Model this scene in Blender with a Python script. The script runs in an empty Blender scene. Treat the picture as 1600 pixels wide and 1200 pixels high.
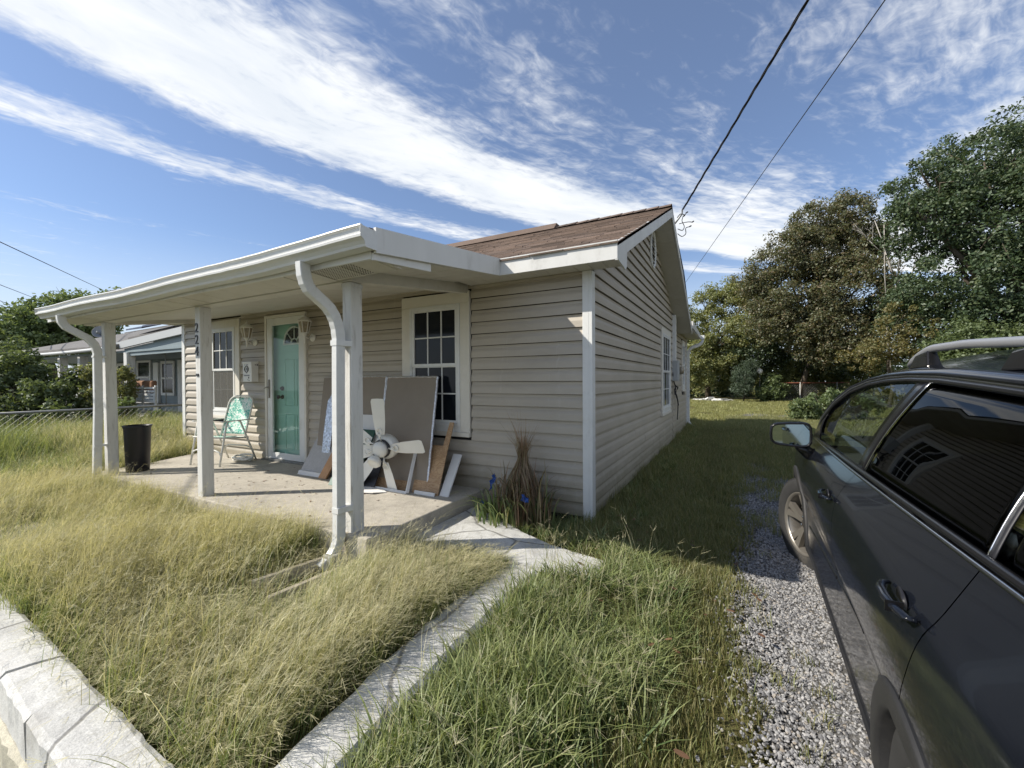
import bpy, math, random
import numpy as np
from mathutils import Vector, Matrix
random.seed(7); RNG = np.random.default_rng(7)
S = bpy.context.scene
COL = S.collection
PI = math.pi

# ------------------------------------------------------------------ camera
CAM = Vector((1.197, -3.772, 1.304))
yaw = math.radians(28.2); pit = -math.atan(6 / 652.); rol = 0.0051; FPX = 652.
fw = Vector((-math.sin(yaw) * math.cos(pit), math.cos(yaw) * math.cos(pit), math.sin(pit)))
rt = Vector((math.cos(yaw), math.sin(yaw), 0)); up = rt.cross(fw)
rt2 = rt * math.cos(rol) - up * math.sin(rol); up2 = up * math.cos(rol) + rt * math.sin(rol)
cd = bpy.data.cameras.new('camera'); cam = bpy.data.objects.new('camera', cd); COL.objects.link(cam)
M = Matrix.Identity(4)
for i in range(3):
    M[i][0] = rt2[i]; M[i][1] = up2[i]; M[i][2] = -fw[i]; M[i][3] = CAM[i]
cam.matrix_world = M
cd.sensor_width = 36; cd.lens = FPX / 1600 * 36; cd.clip_start = .05; cd.clip_end = 3000
S.camera = cam

# ------------------------------------------------------------------ light
SUND = Vector((1.42, 1.0, -1.39)).normalized()          # direction the light travels
sl = bpy.data.lights.new('sun', 'SUN'); sl.energy = 4.9; sl.angle = math.radians(.55); sl.color = (1, .93, .82)
so = bpy.data.objects.new('sun', sl); COL.objects.link(so)
so.rotation_euler = SUND.to_track_quat('-Z', 'Y').to_euler()
elev = math.asin(-SUND.z); az = math.atan2(-SUND.x, -SUND.y)   # clockwise from +Y

W = bpy.data.worlds.new('World'); S.world = W; W.use_nodes = True
class NT:
    """tiny node builder"""
    def __init__(s, nt): s.t = nt; s.n = nt.nodes; s.l = nt.links
    def add(s, typ, **k):
        n = s.n.new(typ)
        for a, b in k.items():
            if a.startswith('i_'):
                key = a[2:]
                key = int(key) if key.isdigit() else key.replace('_', ' ')
                s.set(n.inputs[key], b)
            else: setattr(n, a, b)
        return n
    def set(s, sock, v):
        if isinstance(v, bpy.types.NodeSocket): s.l.new(v, sock)
        elif v is not None: sock.default_value = v
    def m(s, op, a, b=None, c=None, clamp=False):
        n = s.n.new('ShaderNodeMath'); n.operation = op; n.use_clamp = clamp
        for i, x in enumerate((a, b, c)):
            if x is not None: s.set(n.inputs[i], x)
        return n.outputs[0]
    def noise(s, vec, scale, detail=3, rough=.5, dist=0., out=0):
        n = s.n.new('ShaderNodeTexNoise')
        if vec is not None: s.l.new(vec, n.inputs['Vector'])
        n.inputs['Scale'].default_value = scale; n.inputs['Detail'].default_value = detail
        n.inputs['Roughness'].default_value = rough; n.inputs['Distortion'].default_value = dist
        return n.outputs[out]
    def mix(s, f, a, b, mode='MIX'):
        n = s.n.new('ShaderNodeMix'); n.data_type = 'RGBA'; n.blend_type = mode
        s.set(n.inputs[0], f); s.set(n.inputs[6], a); s.set(n.inputs[7], b); return n.outputs[2]
    def ramp(s, f, stops, interp='LINEAR'):
        n = s.n.new('ShaderNodeValToRGB'); cr = n.color_ramp; cr.interpolation = interp
        while len(cr.elements) < len(stops): cr.elements.new(.5)
        for e, (p, c) in zip(cr.elements, stops):
            e.position = p; e.color = c if len(c) == 4 else (*c, 1)
        s.l.new(f, n.inputs[0]); return n.outputs[0]
    def smooth(s, x, a, b):
        n = s.n.new('ShaderNodeMapRange'); n.interpolation_type = 'SMOOTHSTEP'
        s.set(n.inputs[0], x); n.inputs[1].default_value = a; n.inputs[2].default_value = b; return n.outputs[0]
    def comb(s, x, y, z=0.):
        n = s.n.new('ShaderNodeCombineXYZ'); s.set(n.inputs[0], x); s.set(n.inputs[1], y); s.set(n.inputs[2], z); return n.outputs[0]
    def sep(s, v):
        n = s.n.new('ShaderNodeSeparateXYZ'); s.l.new(v, n.inputs[0]); return n.outputs

def schlick(t, base, sc=1.):
    lw = t.add('ShaderNodeLayerWeight'); lw.inputs[0].default_value = .5
    f = lw.outputs['Facing']                                # 1 - |cos|
    p = t.m('POWER', f, 4.2)
    return t.m('ADD', t.m('MULTIPLY', p, (1 - base) * sc), base, clamp=True)
w = NT(W.node_tree); w.n.clear()
sky = w.add('ShaderNodeTexSky', sky_type='NISHITA', sun_disc=False, sun_elevation=elev, sun_rotation=az,
            altitude=300, air_density=1.0, dust_density=.6, ozone_density=2.0)
tc = w.add('ShaderNodeTexCoord'); dx, dy, dz = w.sep(tc.outputs['Generated'])[0:3]
zc = w.m('MAXIMUM', dz, .06)
px_ = w.m('DIVIDE', dx, zc); py_ = w.m('DIVIDE', dy, zc)
wob = w.m('MULTIPLY', w.m('SUBTRACT', w.noise(w.comb(px_, py_), 1.6, 2), .5), .22)
q = w.m('ADD', w.m('SUBTRACT', w.m('ADD', px_, 1.85), w.m('MULTIPLY', w.m('MULTIPLY', py_, py_), .12)), wob)
qn = w.m('MULTIPLY', w.m('ADD', q, 2.5), 1 / 6.)       # q -2.5..3.5 -> 0..1
Q = lambda v: (v + 2.5) / 6.
g = lambda v: (v, v, v)
bias = w.ramp(qn, [(0, g(.30)), (Q(-1.75), g(.20)), (Q(-1.62), g(.46)), (Q(-1.5), g(.16)), (Q(-.95), g(.14)), (Q(-.68), g(.26)), (Q(-.52), g(.68)),
                   (Q(-.36), g(.62)), (Q(-.22), g(.30)), (Q(-.12), g(.16)), (Q(-.02), g(.44)), (Q(.10), g(.86)), (Q(.30), g(1.0)), (Q(.52), g(.86)), (Q(.70), g(.50)),
                   (Q(.9), g(.40)), (Q(1.1), g(.46)), (Q(1.35), g(.30)), (Q(1.65), g(.32)), (Q(1.95), g(.42)), (Q(2.3), g(.60)), (Q(2.8), g(.52)), (1, g(.42))])
v1 = w.comb(w.m('MULTIPLY', q, 2.3), w.m('MULTIPLY', py_, 1.05))
n1 = w.noise(v1, 1.5, 5, .60, .35)
v2 = w.comb(w.m('MULTIPLY', q, 8.), w.m('MULTIPLY', py_, 5.5), 3.)
n2 = w.noise(v2, 2.0, 4, .62, .5)
v3 = w.comb(w.m('MULTIPLY', px_, 1.), py_, 9.)
n3 = w.noise(v3, .8, 3, .5)
n4 = w.noise(w.comb(w.m('MULTIPLY', q, 14.), w.m('MULTIPLY', py_, 2.2), 8.), 1.6, 3, .6)
dsum = w.m('ADD', w.m('ADD', bias, w.m('MULTIPLY', w.m('SUBTRACT', n1, .5), .75)), w.m('MULTIPLY', w.m('SUBTRACT', n2, .5), .60))
dsum = w.m('ADD', dsum, w.m('MULTIPLY', w.m('SUBTRACT', n3, .5), .35))
dsum = w.m('ADD', dsum, w.m('MULTIPLY', w.m('SUBTRACT', n4, .5), .30))
# far clouds thicken towards the horizon, ahead and to the right
hz = w.smooth(dz, .50, .12)
dsum = w.m('ADD', dsum, w.m('MULTIPLY', w.m('MULTIPLY', hz, w.smooth(q, .0, .9)), .50))
dens = w.smooth(dsum, .32, .90)
dens = w.m('MULTIPLY', dens, .97)
cloudc = w.mix(w.smooth(n1, .3, .75), (6.3, 6.7, 7.2, 1), (8.0, 8.1, 8.2, 1))
skyc = w.mix(1., sky.outputs[0], (.86, .95, 1.10, 1), 'MULTIPLY')
hazec = w.mix(w.m('ADD', w.m('MULTIPLY', w.smooth(dz, .30, .0), .8), .09), skyc, (5.6, 6.2, 7.0, 1))
fin = w.mix(dens, hazec, cloudc)
bg = w.add('ShaderNodeBackground'); w.l.new(fin, bg.inputs[0]); bg.inputs[1].default_value = .102
wo = w.add('ShaderNodeOutputWorld'); w.l.new(bg.outputs[0], wo.inputs[0])
vs = S.view_settings; vs.view_transform = 'Standard'; vs.look = 'None'; vs.exposure = 0.42; vs.gamma = 1; vs.use_curve_mapping = False
S.render.film_transparent = False
S.cycles.max_bounces = 8; S.cycles.transparent_max_bounces = 16
S.cycles.sample_clamp_indirect = 6

# ------------------------------------------------------------------ materials
def mat(name, rgb, rough=.6, metal=0., var=.0, vscale=6., bump=0., bscale=60., spec=.5, dirt=None, dscale=2.5, damt=.0, coat=0., stretch=None, fine=None):
    m = bpy.data.materials.new(name); m.use_nodes = True
    t = NT(m.node_tree); b = t.n['Principled BSDF']
    co = t.add('ShaderNodeTexCoord').outputs['Object']
    if stretch:
        mp = t.add('ShaderNodeMapping'); t.l.new(co, mp.inputs[0]); mp.inputs['Scale'].default_value = stretch; co = mp.outputs[0]
    c = (*rgb, 1)
    if var:
        n = t.noise(co, vscale, 4, .6)
        lo = tuple(x * (1 - var) for x in rgb) + (1,); hi = tuple(min(1, x * (1 + var)) for x in rgb) + (1,)
        c = t.ramp(n, [(.3, lo), (.7, hi)])
    if fine:
        n = t.noise(co, fine[0], 2, .6); c = t.mix(1., c, t.ramp(n, [(.35, g(1 - fine[1])), (.65, g(1))]), 'MULTIPLY')
    if dirt:
        n = t.noise(co, dscale, 6, .68, .4)
        f = t.m('MULTIPLY', t.smooth(n, .5, .78), damt)
        c = t.mix(f, c, (*dirt, 1))
    t.set(b.inputs['Base Color'], c)
    b.inputs['Roughness'].default_value = rough; b.inputs['Metallic'].default_value = metal
    b.inputs['Specular IOR Level'].default_value = spec; b.inputs['Coat Weight'].default_value = coat
    if bump:
        n = t.noise(co, bscale, 4, .6)
        bn = t.add('ShaderNodeBump'); bn.inputs['Strength'].default_value = bump; bn.inputs['Distance'].default_value = .01
        t.l.new(n, bn.inputs['Height']); t.l.new(bn.outputs[0], b.inputs['Normal'])
    return m
MT = {}
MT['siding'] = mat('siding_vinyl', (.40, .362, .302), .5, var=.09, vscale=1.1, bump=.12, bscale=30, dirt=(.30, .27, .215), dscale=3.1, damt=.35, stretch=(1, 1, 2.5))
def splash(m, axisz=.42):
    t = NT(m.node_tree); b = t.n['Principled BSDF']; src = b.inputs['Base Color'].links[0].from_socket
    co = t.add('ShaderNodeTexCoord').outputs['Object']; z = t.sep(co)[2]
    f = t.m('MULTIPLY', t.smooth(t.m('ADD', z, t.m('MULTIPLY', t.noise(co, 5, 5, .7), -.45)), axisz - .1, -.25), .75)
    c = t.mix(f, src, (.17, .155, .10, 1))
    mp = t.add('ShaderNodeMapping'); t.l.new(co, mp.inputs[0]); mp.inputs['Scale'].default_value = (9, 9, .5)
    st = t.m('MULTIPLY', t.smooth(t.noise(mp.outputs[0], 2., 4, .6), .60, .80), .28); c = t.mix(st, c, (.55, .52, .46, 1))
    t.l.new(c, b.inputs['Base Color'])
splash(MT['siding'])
MT['white'] = mat('white_vinyl', (.66, .67, .66), .45, var=.05, vscale=3, dirt=(.36, .35, .31), dscale=5, damt=.45)
MT['fascia'] = mat('fascia_metal', (.62, .62, .60), .42, var=.06, vscale=3, dirt=(.30, .29, .25), dscale=4, damt=.55, stretch=(1, 1, .4))
MT['gutter'] = mat('gutter_metal', (.62, .63, .62), .38, var=.05, dirt=(.33, .32, .29), dscale=3, damt=.5, stretch=(.3, 3, 3))
MT['post'] = mat('painted_wood', (.60, .60, .58), .6, var=.06, vscale=8, bump=.25, bscale=40, dirt=(.22, .20, .16), dscale=11, damt=.8, stretch=(2, 2, .25))
MT['soffit'] = mat('soffit_vinyl', (.56, .54, .49), .55, var=.05, dirt=(.40, .37, .30), dscale=4, damt=.5)
MT['casing'] = mat('casing_cream', (.64, .615, .55), .5, var=.04, dirt=(.45, .42, .34), dscale=6, damt=.35)
MT['dark'] = mat('dark_void', (.012, .012, .014), .8)
MT['pane'] = mat('window_glass', (.010, .013, .018), .07, spec=.22, var=.4, vscale=1.5)
MT['screen'] = mat('insect_screen', (.085, .085, .08), .75, fine=(400, .4))
MT['pink'] = mat('house_wrap', (.5, .5, .5))
def shingle_mat(name='asphalt_shingle', base=(.150, .108, .084)):
    m = bpy.data.materials.new(name); m.use_nodes = True; t = NT(m.node_tree); b = t.n['Principled BSDF']
    ge = t.add('ShaderNodeNewGeometry'); co = t.add('ShaderNodeTexCoord').outputs['Object']
    r = t.ramp(ge.outputs['Random Per Island'], [(0, tuple(x * .62 for x in base)), (.5, base), (1, tuple(x * 1.45 for x in base))])
    n = t.noise(co, 160, 2, .6); r = t.mix(1., r, t.ramp(n, [(.3, g(.55)), (.7, g(1.25))]), 'MULTIPLY')
    n = t.noise(co, 1.3, 4, .6); r = t.mix(1., r, t.ramp(n, [(.3, g(.8)), (.7, g(1.15))]), 'MULTIPLY')
    t.l.new(r, b.inputs['Base Color']); b.inputs['Roughness'].default_value = .95
    return m
MT['shingle'] = shingle_mat()
MT['shingle_grey'] = shingle_mat('grey_shingle', (.26, .26, .25))

def concrete(name, rgb, spots=0., crack=True):
    m = bpy.data.materials.new(name); m.use_nodes = True; t = NT(m.node_tree); b = t.n['Principled BSDF']
    co = t.add('ShaderNodeTexCoord').outputs['Object']
    c = t.ramp(t.noise(co, 1.7, 6, .65, .3), [(.28, tuple(x * .70 for x in rgb)), (.5, rgb), (.72, tuple(min(1, x * 1.14) for x in rgb))])
    c = t.mix(1., c, t.ramp(t.noise(co, 150, 3, .7), [(.32, g(.72)), (.6, g(1.05))]), 'MULTIPLY')
    c = t.mix(1., c, t.ramp(t.noise(co, 14, 5, .7), [(.3, g(.80)), (.55, g(1.0))]), 'MULTIPLY')
    if 'paint' in name:
        c = t.mix(t.m('MULTIPLY', t.smooth(t.noise(co, 4.5, 7, .72, .5), .50, .72), .55), c, (.30, .285, .25, 1)); c = t.mix(t.m('MULTIPLY', t.smooth(t.noise(co, 26, 5, .75), .60, .74), .6), c, (.22, .21, .185, 1))
    vo = t.add('ShaderNodeTexVoronoi', feature='DISTANCE_TO_EDGE'); 
    wv = t.mix(.12, co, t.noise(co, 3, 3, out=1)); t.l.new(wv, vo.inputs['Vector']); vo.inputs['Scale'].default_value = .8
    ck = t.smooth(vo.outputs[0], .012, .002)
    if crack: c = t.mix(t.m('MULTIPLY', ck, .7), c, (.10, .095, .085, 1))
    if spots:
        v2 = t.add('ShaderNodeTexVoronoi'); t.l.new(co, v2.inputs['Vector']); v2.inputs['Scale'].default_value = 7
        sp = t.m('MULTIPLY', t.smooth(v2.outputs['Distance'], .13, .05), t.smooth(t.noise(co, 3.1, 1), .50, .56))
        c = t.mix(t.m('MULTIPLY', sp, spots), c, (.06, .05, .045, 1))
    t.l.new(c, b.inputs['Base Color']); b.inputs['Roughness'].default_value = .9
    bn = t.add('ShaderNodeBump'); bn.inputs['Strength'].default_value = .45; bn.inputs['Distance'].default_value = .008
    hh = t.m('ADD', t.noise(co, 60, 5, .7), t.m('MULTIPLY', ck, -1. if crack else 0.)); t.l.new(hh, bn.inputs['Height']); t.l.new(bn.outputs[0], b.inputs['Normal'])
    return m
MT['slab'] = concrete('porch_concrete', (.47, .435, .37), .9, False)
MT['paint'] = concrete('white_painted_concrete', (.60, .60, .58), 0, True)
MT['creampaint'] = concrete('cream_painted_block', (.52, .49, .39), .5, False)
MT['stone'] = concrete('grey_flagstone', (.33, .33, .31), 0, False)

def wood(name, a, b_, sc=(3, 30, 3), rough=.6, wavy=False):
    m = bpy.data.materials.new(name); m.use_nodes = True; t = NT(m.node_tree); b = t.n['Principled BSDF']
    co = t.add('ShaderNodeTexCoord').outputs['Object']
    mp = t.add('ShaderNodeMapping'); t.l.new(co, mp.inputs[0]); mp.inputs['Scale'].default_value = sc
    n = t.noise(mp.outputs[0], 2.2, 5, .6, 1.4 if wavy else .6)
    if wavy: n = t.m('FRACT', t.m('MULTIPLY', n, 6.))
    c = t.ramp(n, [(.15, a), (.6, b_), (.95, a)])
    c = t.mix(1., c, t.ramp(t.noise(co, 5, 4), [(.3, g(.8)), (.7, g(1.05))]), 'MULTIPLY')
    t.l.new(c, b.inputs['Base Color']); b.inputs['Roughness'].default_value = rough
    return m
MT['plywood'] = wood('plywood', (.36, .22, .115), (.50, .345, .20), (2.5, 2, 9), wavy=True)
MT['board'] = wood('pine_board', (.40, .20, .085), (.50, .28, .13), (20, 20, 1.5))
MT['oldwood'] = wood('weathered_wood', (.30, .26, .20), (.42, .38, .31), (14, 2, 14))
MT['foamtan'] = mat('tan_board_face', (.24, .205, .165), .7, var=.05, vscale=4, dirt=(.3, .27, .22), damt=.3)
MT['foil'] = mat('foil_edge', (.62, .64, .68), .28, metal=.9, var=.25, vscale=60, bump=.9, bscale=45)
MT['foilblue'] = mat('crumpled_foil', (.50, .53, .58), .3, metal=.75, var=.5, vscale=35, bump=1., bscale=28)
MT['whiteboard'] = mat('whiteboard', (.66, .66, .65), .55, var=.05, dirt=(.45, .44, .42), damt=.3)
MT['greyboard'] = mat('grey_board', (.42, .42, .42), .8, var=.08, vscale=20, fine=(90, .15))
MT['green'] = mat('green_plastic', (.02, .085, .06), .4)
MT['blackplastic'] = mat('black_plastic', (.016, .016, .02), .5, var=.2)
MT['bin'] = mat('bin_plastic', (.0045, .005, .009), .45, var=.2, dirt=(.012, .012, .015), damt=.4, stretch=(6, 6, .6))
MT['fan'] = mat('fan_white', (.72, .72, .68), .4, var=.03, dirt=(.5, .47, .4), damt=.3)
MT['lampwhite'] = mat('lamp_white', (.70, .69, .65), .4, var=.04)
MT['lampglass'] = mat('lamp_glass', (.30, .26, .19), .12, spec=.6, var=.3, vscale=30)
MT['tube'] = mat('chair_tube', (.66, .66, .62), .4, var=.06, dirt=(.35, .33, .28), damt=.4)
MT['seafoam'] = mat('seafoam_paint', (.31, .53, .47), .5, var=.03)
MT['blackmetal'] = mat('black_metal', (.02, .02, .022), .4)
MT['brass'] = mat('dull_handle', (.22, .2, .17), .4, metal=.6)
MT['mailbox'] = mat('mailbox_white', (.70, .70, .69), .4, var=.04, dirt=(.4, .4, .38), damt=.4, dscale=9)
MT['ink'] = mat('dark_print', (.04, .045, .05), .6)
MT['inkgrey'] = mat('grey_print', (.25, .26, .29), .6)
MT['bluerag'] = mat('blue_plastic', (.015, .07, .30), .45, var=.3, vscale=20)
MT['galv'] = mat('galvanised', (.24, .245, .24), .45, metal=.6, var=.1)
MT['greybox'] = mat('grey_enclosure', (.36, .38, .39), .5, var=.05)
MT['cable'] = mat('black_cable', (.012, .012, .014), .6)
MT['bark'] = mat('bark', (.10, .08, .06), .9, var=.35, vscale=12, bump=.8, bscale=20, stretch=(4, 4, .8))
MT['deadwood'] = mat('grey_dead_wood', (.36, .34, .31), .85, var=.2)
MT['paper'] = mat('white_paper', (.78, .77, .74), .7, var=.03)
MT['redrust'] = mat('rust_red_rail', (.36, .12, .08), .7, var=.2)

def chair_fabric():
    m = bpy.data.materials.new('floral_vinyl'); m.use_nodes = True; t = NT(m.node_tree); b = t.n['Principled BSDF']
    co = t.add('ShaderNodeTexCoord').outputs['Object']
    wv = t.mix(.25, co, t.noise(co, 14, 2, out=1))
    n = t.noise(wv, 17, 3, .65, 1.2)
    c = t.ramp(n, [(.40, (.03, .30, .22)), (.47, (.09, .46, .36)), (.52, (.72, .78, .72)), (.64, (.80, .80, .76)), (.7, (.25, .55, .48))], 'LINEAR')
    n2 = t.noise(co, 6, 2, .5, .5)
    c = t.mix(t.m('MULTIPLY', t.smooth(n2, .56, .66), t.smooth(n, .5, .6)), c, (.72, .50, .50, 1))
    t.l.new(c, b.inputs['Base Color']); b.inputs['Roughness'].default_value = .45
    return m
MT['floral'] = chair_fabric()

def leafmat(name, cols, trans=.35, hgrad=None, rough=.55):
    m = bpy.data.materials.new(name); m.use_nodes = True; t = NT(m.node_tree)
    t.n.clear(); out = t.add('ShaderNodeOutputMaterial')
    ge = t.add('ShaderNodeNewGeometry'); oi = t.add('ShaderNodeObjectInfo')
    f = t.m('FRACT', t.m('ADD', ge.outputs['Random Per Island'], t.m('MULTIPLY', oi.outputs['Random'], .37)))
    c = t.ramp(f, [(i / max(1, len(cols) - 1), k) for i, k in enumerate(cols)])
    if hgrad:
        at = t.add('ShaderNodeAttribute', attribute_name='h'); 
        c = t.mix(t.smooth(at.outputs['Fac'], hgrad[1], hgrad[2]), c, (*hgrad[0], 1)) if len(hgrad) == 3 else c
    br = t.ramp(oi.outputs['Random'], [(0, g(.75)), (1, g(1.2))]); c = t.mix(1., c, br, 'MULTIPLY')
    d = t.add('ShaderNodeBsdfDiffuse'); t.l.new(c, d.inputs[0])
    tr = t.add('ShaderNodeBsdfTranslucent'); c2 = t.mix(1., c, (1.12, 1.08, .72, 1), 'MULTIPLY'); t.l.new(c2, tr.inputs[0])
    mx = t.add('ShaderNodeMixShader'); mx.inputs[0].default_value = trans; t.l.new(d.outputs[0], mx.inputs[1]); t.l.new(tr.outputs[0], mx.inputs[2])
    gl = t.add('ShaderNodeBsdfGlossy'); gl.inputs['Roughness'].default_value = rough; gl.inputs[0].default_value = (.8, .85, .8, 1)
    m2 = t.add('ShaderNodeMixShader'); m2.inputs[0].default_value = .05; t.l.new(mx.outputs[0], m2.inputs[1]); t.l.new(gl.outputs[0], m2.inputs[2])
    t.l.new(m2.outputs[0], out.inputs[0])
    return m
MT['leaf_dark'] = leafmat('leaf_dark_green', [(.048, .080, .036), (.070, .105, .045), (.042, .074, .034), (.12, .145, .065)], .36)
MT['leaf_brown'] = leafmat('leaf_green_brown', [(.21, .185, .105), (.13, .17, .08), (.28, .205, .12), (.16, .19, .09), (.24, .22, .11), (.12, .16, .07)], .48)
MT['leaf_light'] = leafmat('leaf_light_green', [(.20, .23, .085), (.27, .28, .10), (.17, .21, .08), (.33, .30, .12)], 0.48)
MT['leaf_mid'] = leafmat('leaf_mid_green', [(.12, .17, .065), (.17, .22, .085), (.14, .19, .075)], 0.45)
MT['leaf_gold'] = leafmat('leaf_gold', [(.34, .25, .085), (.22, .21, .075), (.38, .27, .09), (.17, .19, .07)], 0.45)
MT['leaf_shrub'] = leafmat('leaf_shrub_grey', [(.07, .105, .065), (.095, .135, .085), (.08, .12, .06)], 0.35)
MT['grass_gold'] = leafmat('grass_golden', [(.23, .28, .09), (.32, .34, .13), (.14, .22, .06), (.48, .44, .25), (.10, .18, .05), (.28, .31, .11), (.18, .26, .08)], .42, ((.60, .56, .36), .5, 1.15))
MT['grass_green'] = leafmat('grass_green', [(.080, .14, .038), (.12, .185, .052), (.19, .24, .08), (.095, .155, .042), (.40, .37, .20)], .42, ((.30, .34, .13), .5, 1.2))
MT['grass_short'] = leafmat('grass_short', [(.15, .18, .055), (.21, .225, .075), (.34, .30, .14), (.11, .15, .045)], .36, ((.38, .34, .16), .5, 1.2))
MT['grass_far'] = leafmat('grass_far', [(.26, .27, .085), (.34, .32, .12), (.20, .23, .07)], .36)
MT['dry'] = leafmat('dry_stalks', [(.26, .15, .085), (.34, .23, .14), (.16, .10, .06), (.14, .14, .05), (.44, .34, .22), (.30, .14, .08)], .3)
MT['deadleaf'] = leafmat('dead_leaf', [(.13, .055, .03), (.20, .11, .06), (.09, .055, .04)], .2)

def ground_mat(name, cols, sc=3., fine=80, bump=.6):
    m = bpy.data.materials.new(name); m.use_nodes = True; t = NT(m.node_tree); b = t.n['Principled BSDF']
    co = t.add('ShaderNodeTexCoord').outputs['Object']
    c = t.ramp(t.noise(co, sc, 6, .65), [(.25 + .5 * i / (len(cols) - 1), k) for i, k in enumerate(cols)])
    c = t.mix(1., c, t.ramp(t.noise(co, fine, 4, .75), [(.3, g(.45)), (.7, g(1.3))]), 'MULTIPLY')
    t.l.new(c, b.inputs['Base Color']); b.inputs['Roughness'].default_value = 1; b.inputs['Specular IOR Level'].default_value = .1
    bn = t.add('ShaderNodeBump'); bn.inputs['Strength'].default_value = bump; bn.inputs['Distance'].default_value = .03
    t.l.new(t.noise(co, fine * .6, 5, .7), bn.inputs['Height']); t.l.new(bn.outputs[0], b.inputs['Normal'])
    return m
MT['soil'] = ground_mat('grassy_soil', [(.075, .08, .030), (.12, .11, .045), (.16, .14, .065)], 2.2)
MT['gravelbed'] = ground_mat('gravel_bed', [(.10, .095, .085), (.17, .165, .155), (.23, .225, .22)], 2., 55, 1.)
def gravel_mat():
    m = bpy.data.materials.new('gravel_stone'); m.use_nodes = True; t = NT(m.node_tree); b = t.n['Principled BSDF']
    oi = t.add('ShaderNodeObjectInfo'); co = t.add('ShaderNodeTexCoord').outputs['Object']
    c = t.ramp(oi.outputs['Random'], [(0, (.07, .07, .075)), (.3, (.19, .19, .195)), (.6, (.28, .28, .28)), (.85, (.38, .375, .37)), (1, (.26, .225, .18))])
    t.l.new(c, b.inputs['Base Color']); b.inputs['Roughness'].default_value = .85
    return m
MT['gravel'] = gravel_mat()

# ------------------------------------------------------------------ mesh helpers
def tag(o, label=None, cat=None, group=None, kind=None):
    if label: o['label'] = label
    if cat: o['category'] = cat
    if group: o['group'] = group
    if kind: o['kind'] = kind
    return o
def thing(name, loc, label, cat, group=None, rot=0.):
    o = bpy.data.objects.new(name, None); COL.objects.link(o); o.empty_display_size = .2
    o.location = loc; o.rotation_euler = (0, 0, rot)
    return tag(o, label, cat, group)
def world_of(p):
    m = Matrix.Identity(4)
    while p is not None:
        m = (p.matrix_parent_inverse @ (Matrix.Translation(p.location) @ p.rotation_euler.to_matrix().to_4x4())) @ m if p.parent else (Matrix.Translation(p.location) @ p.rotation_euler.to_matrix().to_4x4()) @ m
        p = p.parent
    return m
def link(o, parent=None, local=False):
    COL.objects.link(o)
    if parent is not None:
        o.parent = parent
        if not local: o.matrix_parent_inverse = world_of(parent).inverted()
    return o
def raw(name, V, F, m, parent=None, smooth=False, local=False, fm=None):
    me = bpy.data.meshes.new(name); me.from_pydata([tuple(map(float, v)) for v in V], [], F)
    ms = m if isinstance(m, (list, tuple)) else [m]
    for k in ms: me.materials.append(MT[k] if isinstance(k, str) else k)
    if fm is not None: me.polygons.foreach_set('material_index', fm)
    if smooth: me.polygons.foreach_set('use_smooth', [True] * len(F))
    me.update()
    return link(bpy.data.objects.new(name, me), parent, local)
def npmesh(name, V, Fq, m, parent=None, h=None, local=False, smooth=False):
    """fast numpy mesh; Fq (n,k) array of k-gons"""
    me = bpy.data.meshes.new(name); V = np.asarray(V, np.float32); Fq = np.asarray(Fq, np.int32)
    n, k = Fq.shape
    me.vertices.add(len(V)); me.vertices.foreach_set('co', V.ravel())
    me.loops.add(n * k); me.loops.foreach_set('vertex_index', Fq.ravel())
    me.polygons.add(n); me.polygons.foreach_set('loop_start', np.arange(0, n * k, k, dtype=np.int32))
    if smooth: me.polygons.foreach_set('use_smooth', np.ones(n, bool))
    me.materials.append(MT[m] if isinstance(m, str) else m)
    if h is not None:
        a = me.attributes.new('h', 'FLOAT', 'POINT'); a.data.foreach_set('value', np.asarray(h, np.float32))
    me.update(calc_edges=True); me.validate()
    if name is None: return me
    return link(bpy.data.objects.new(name, me), parent, local)
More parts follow.
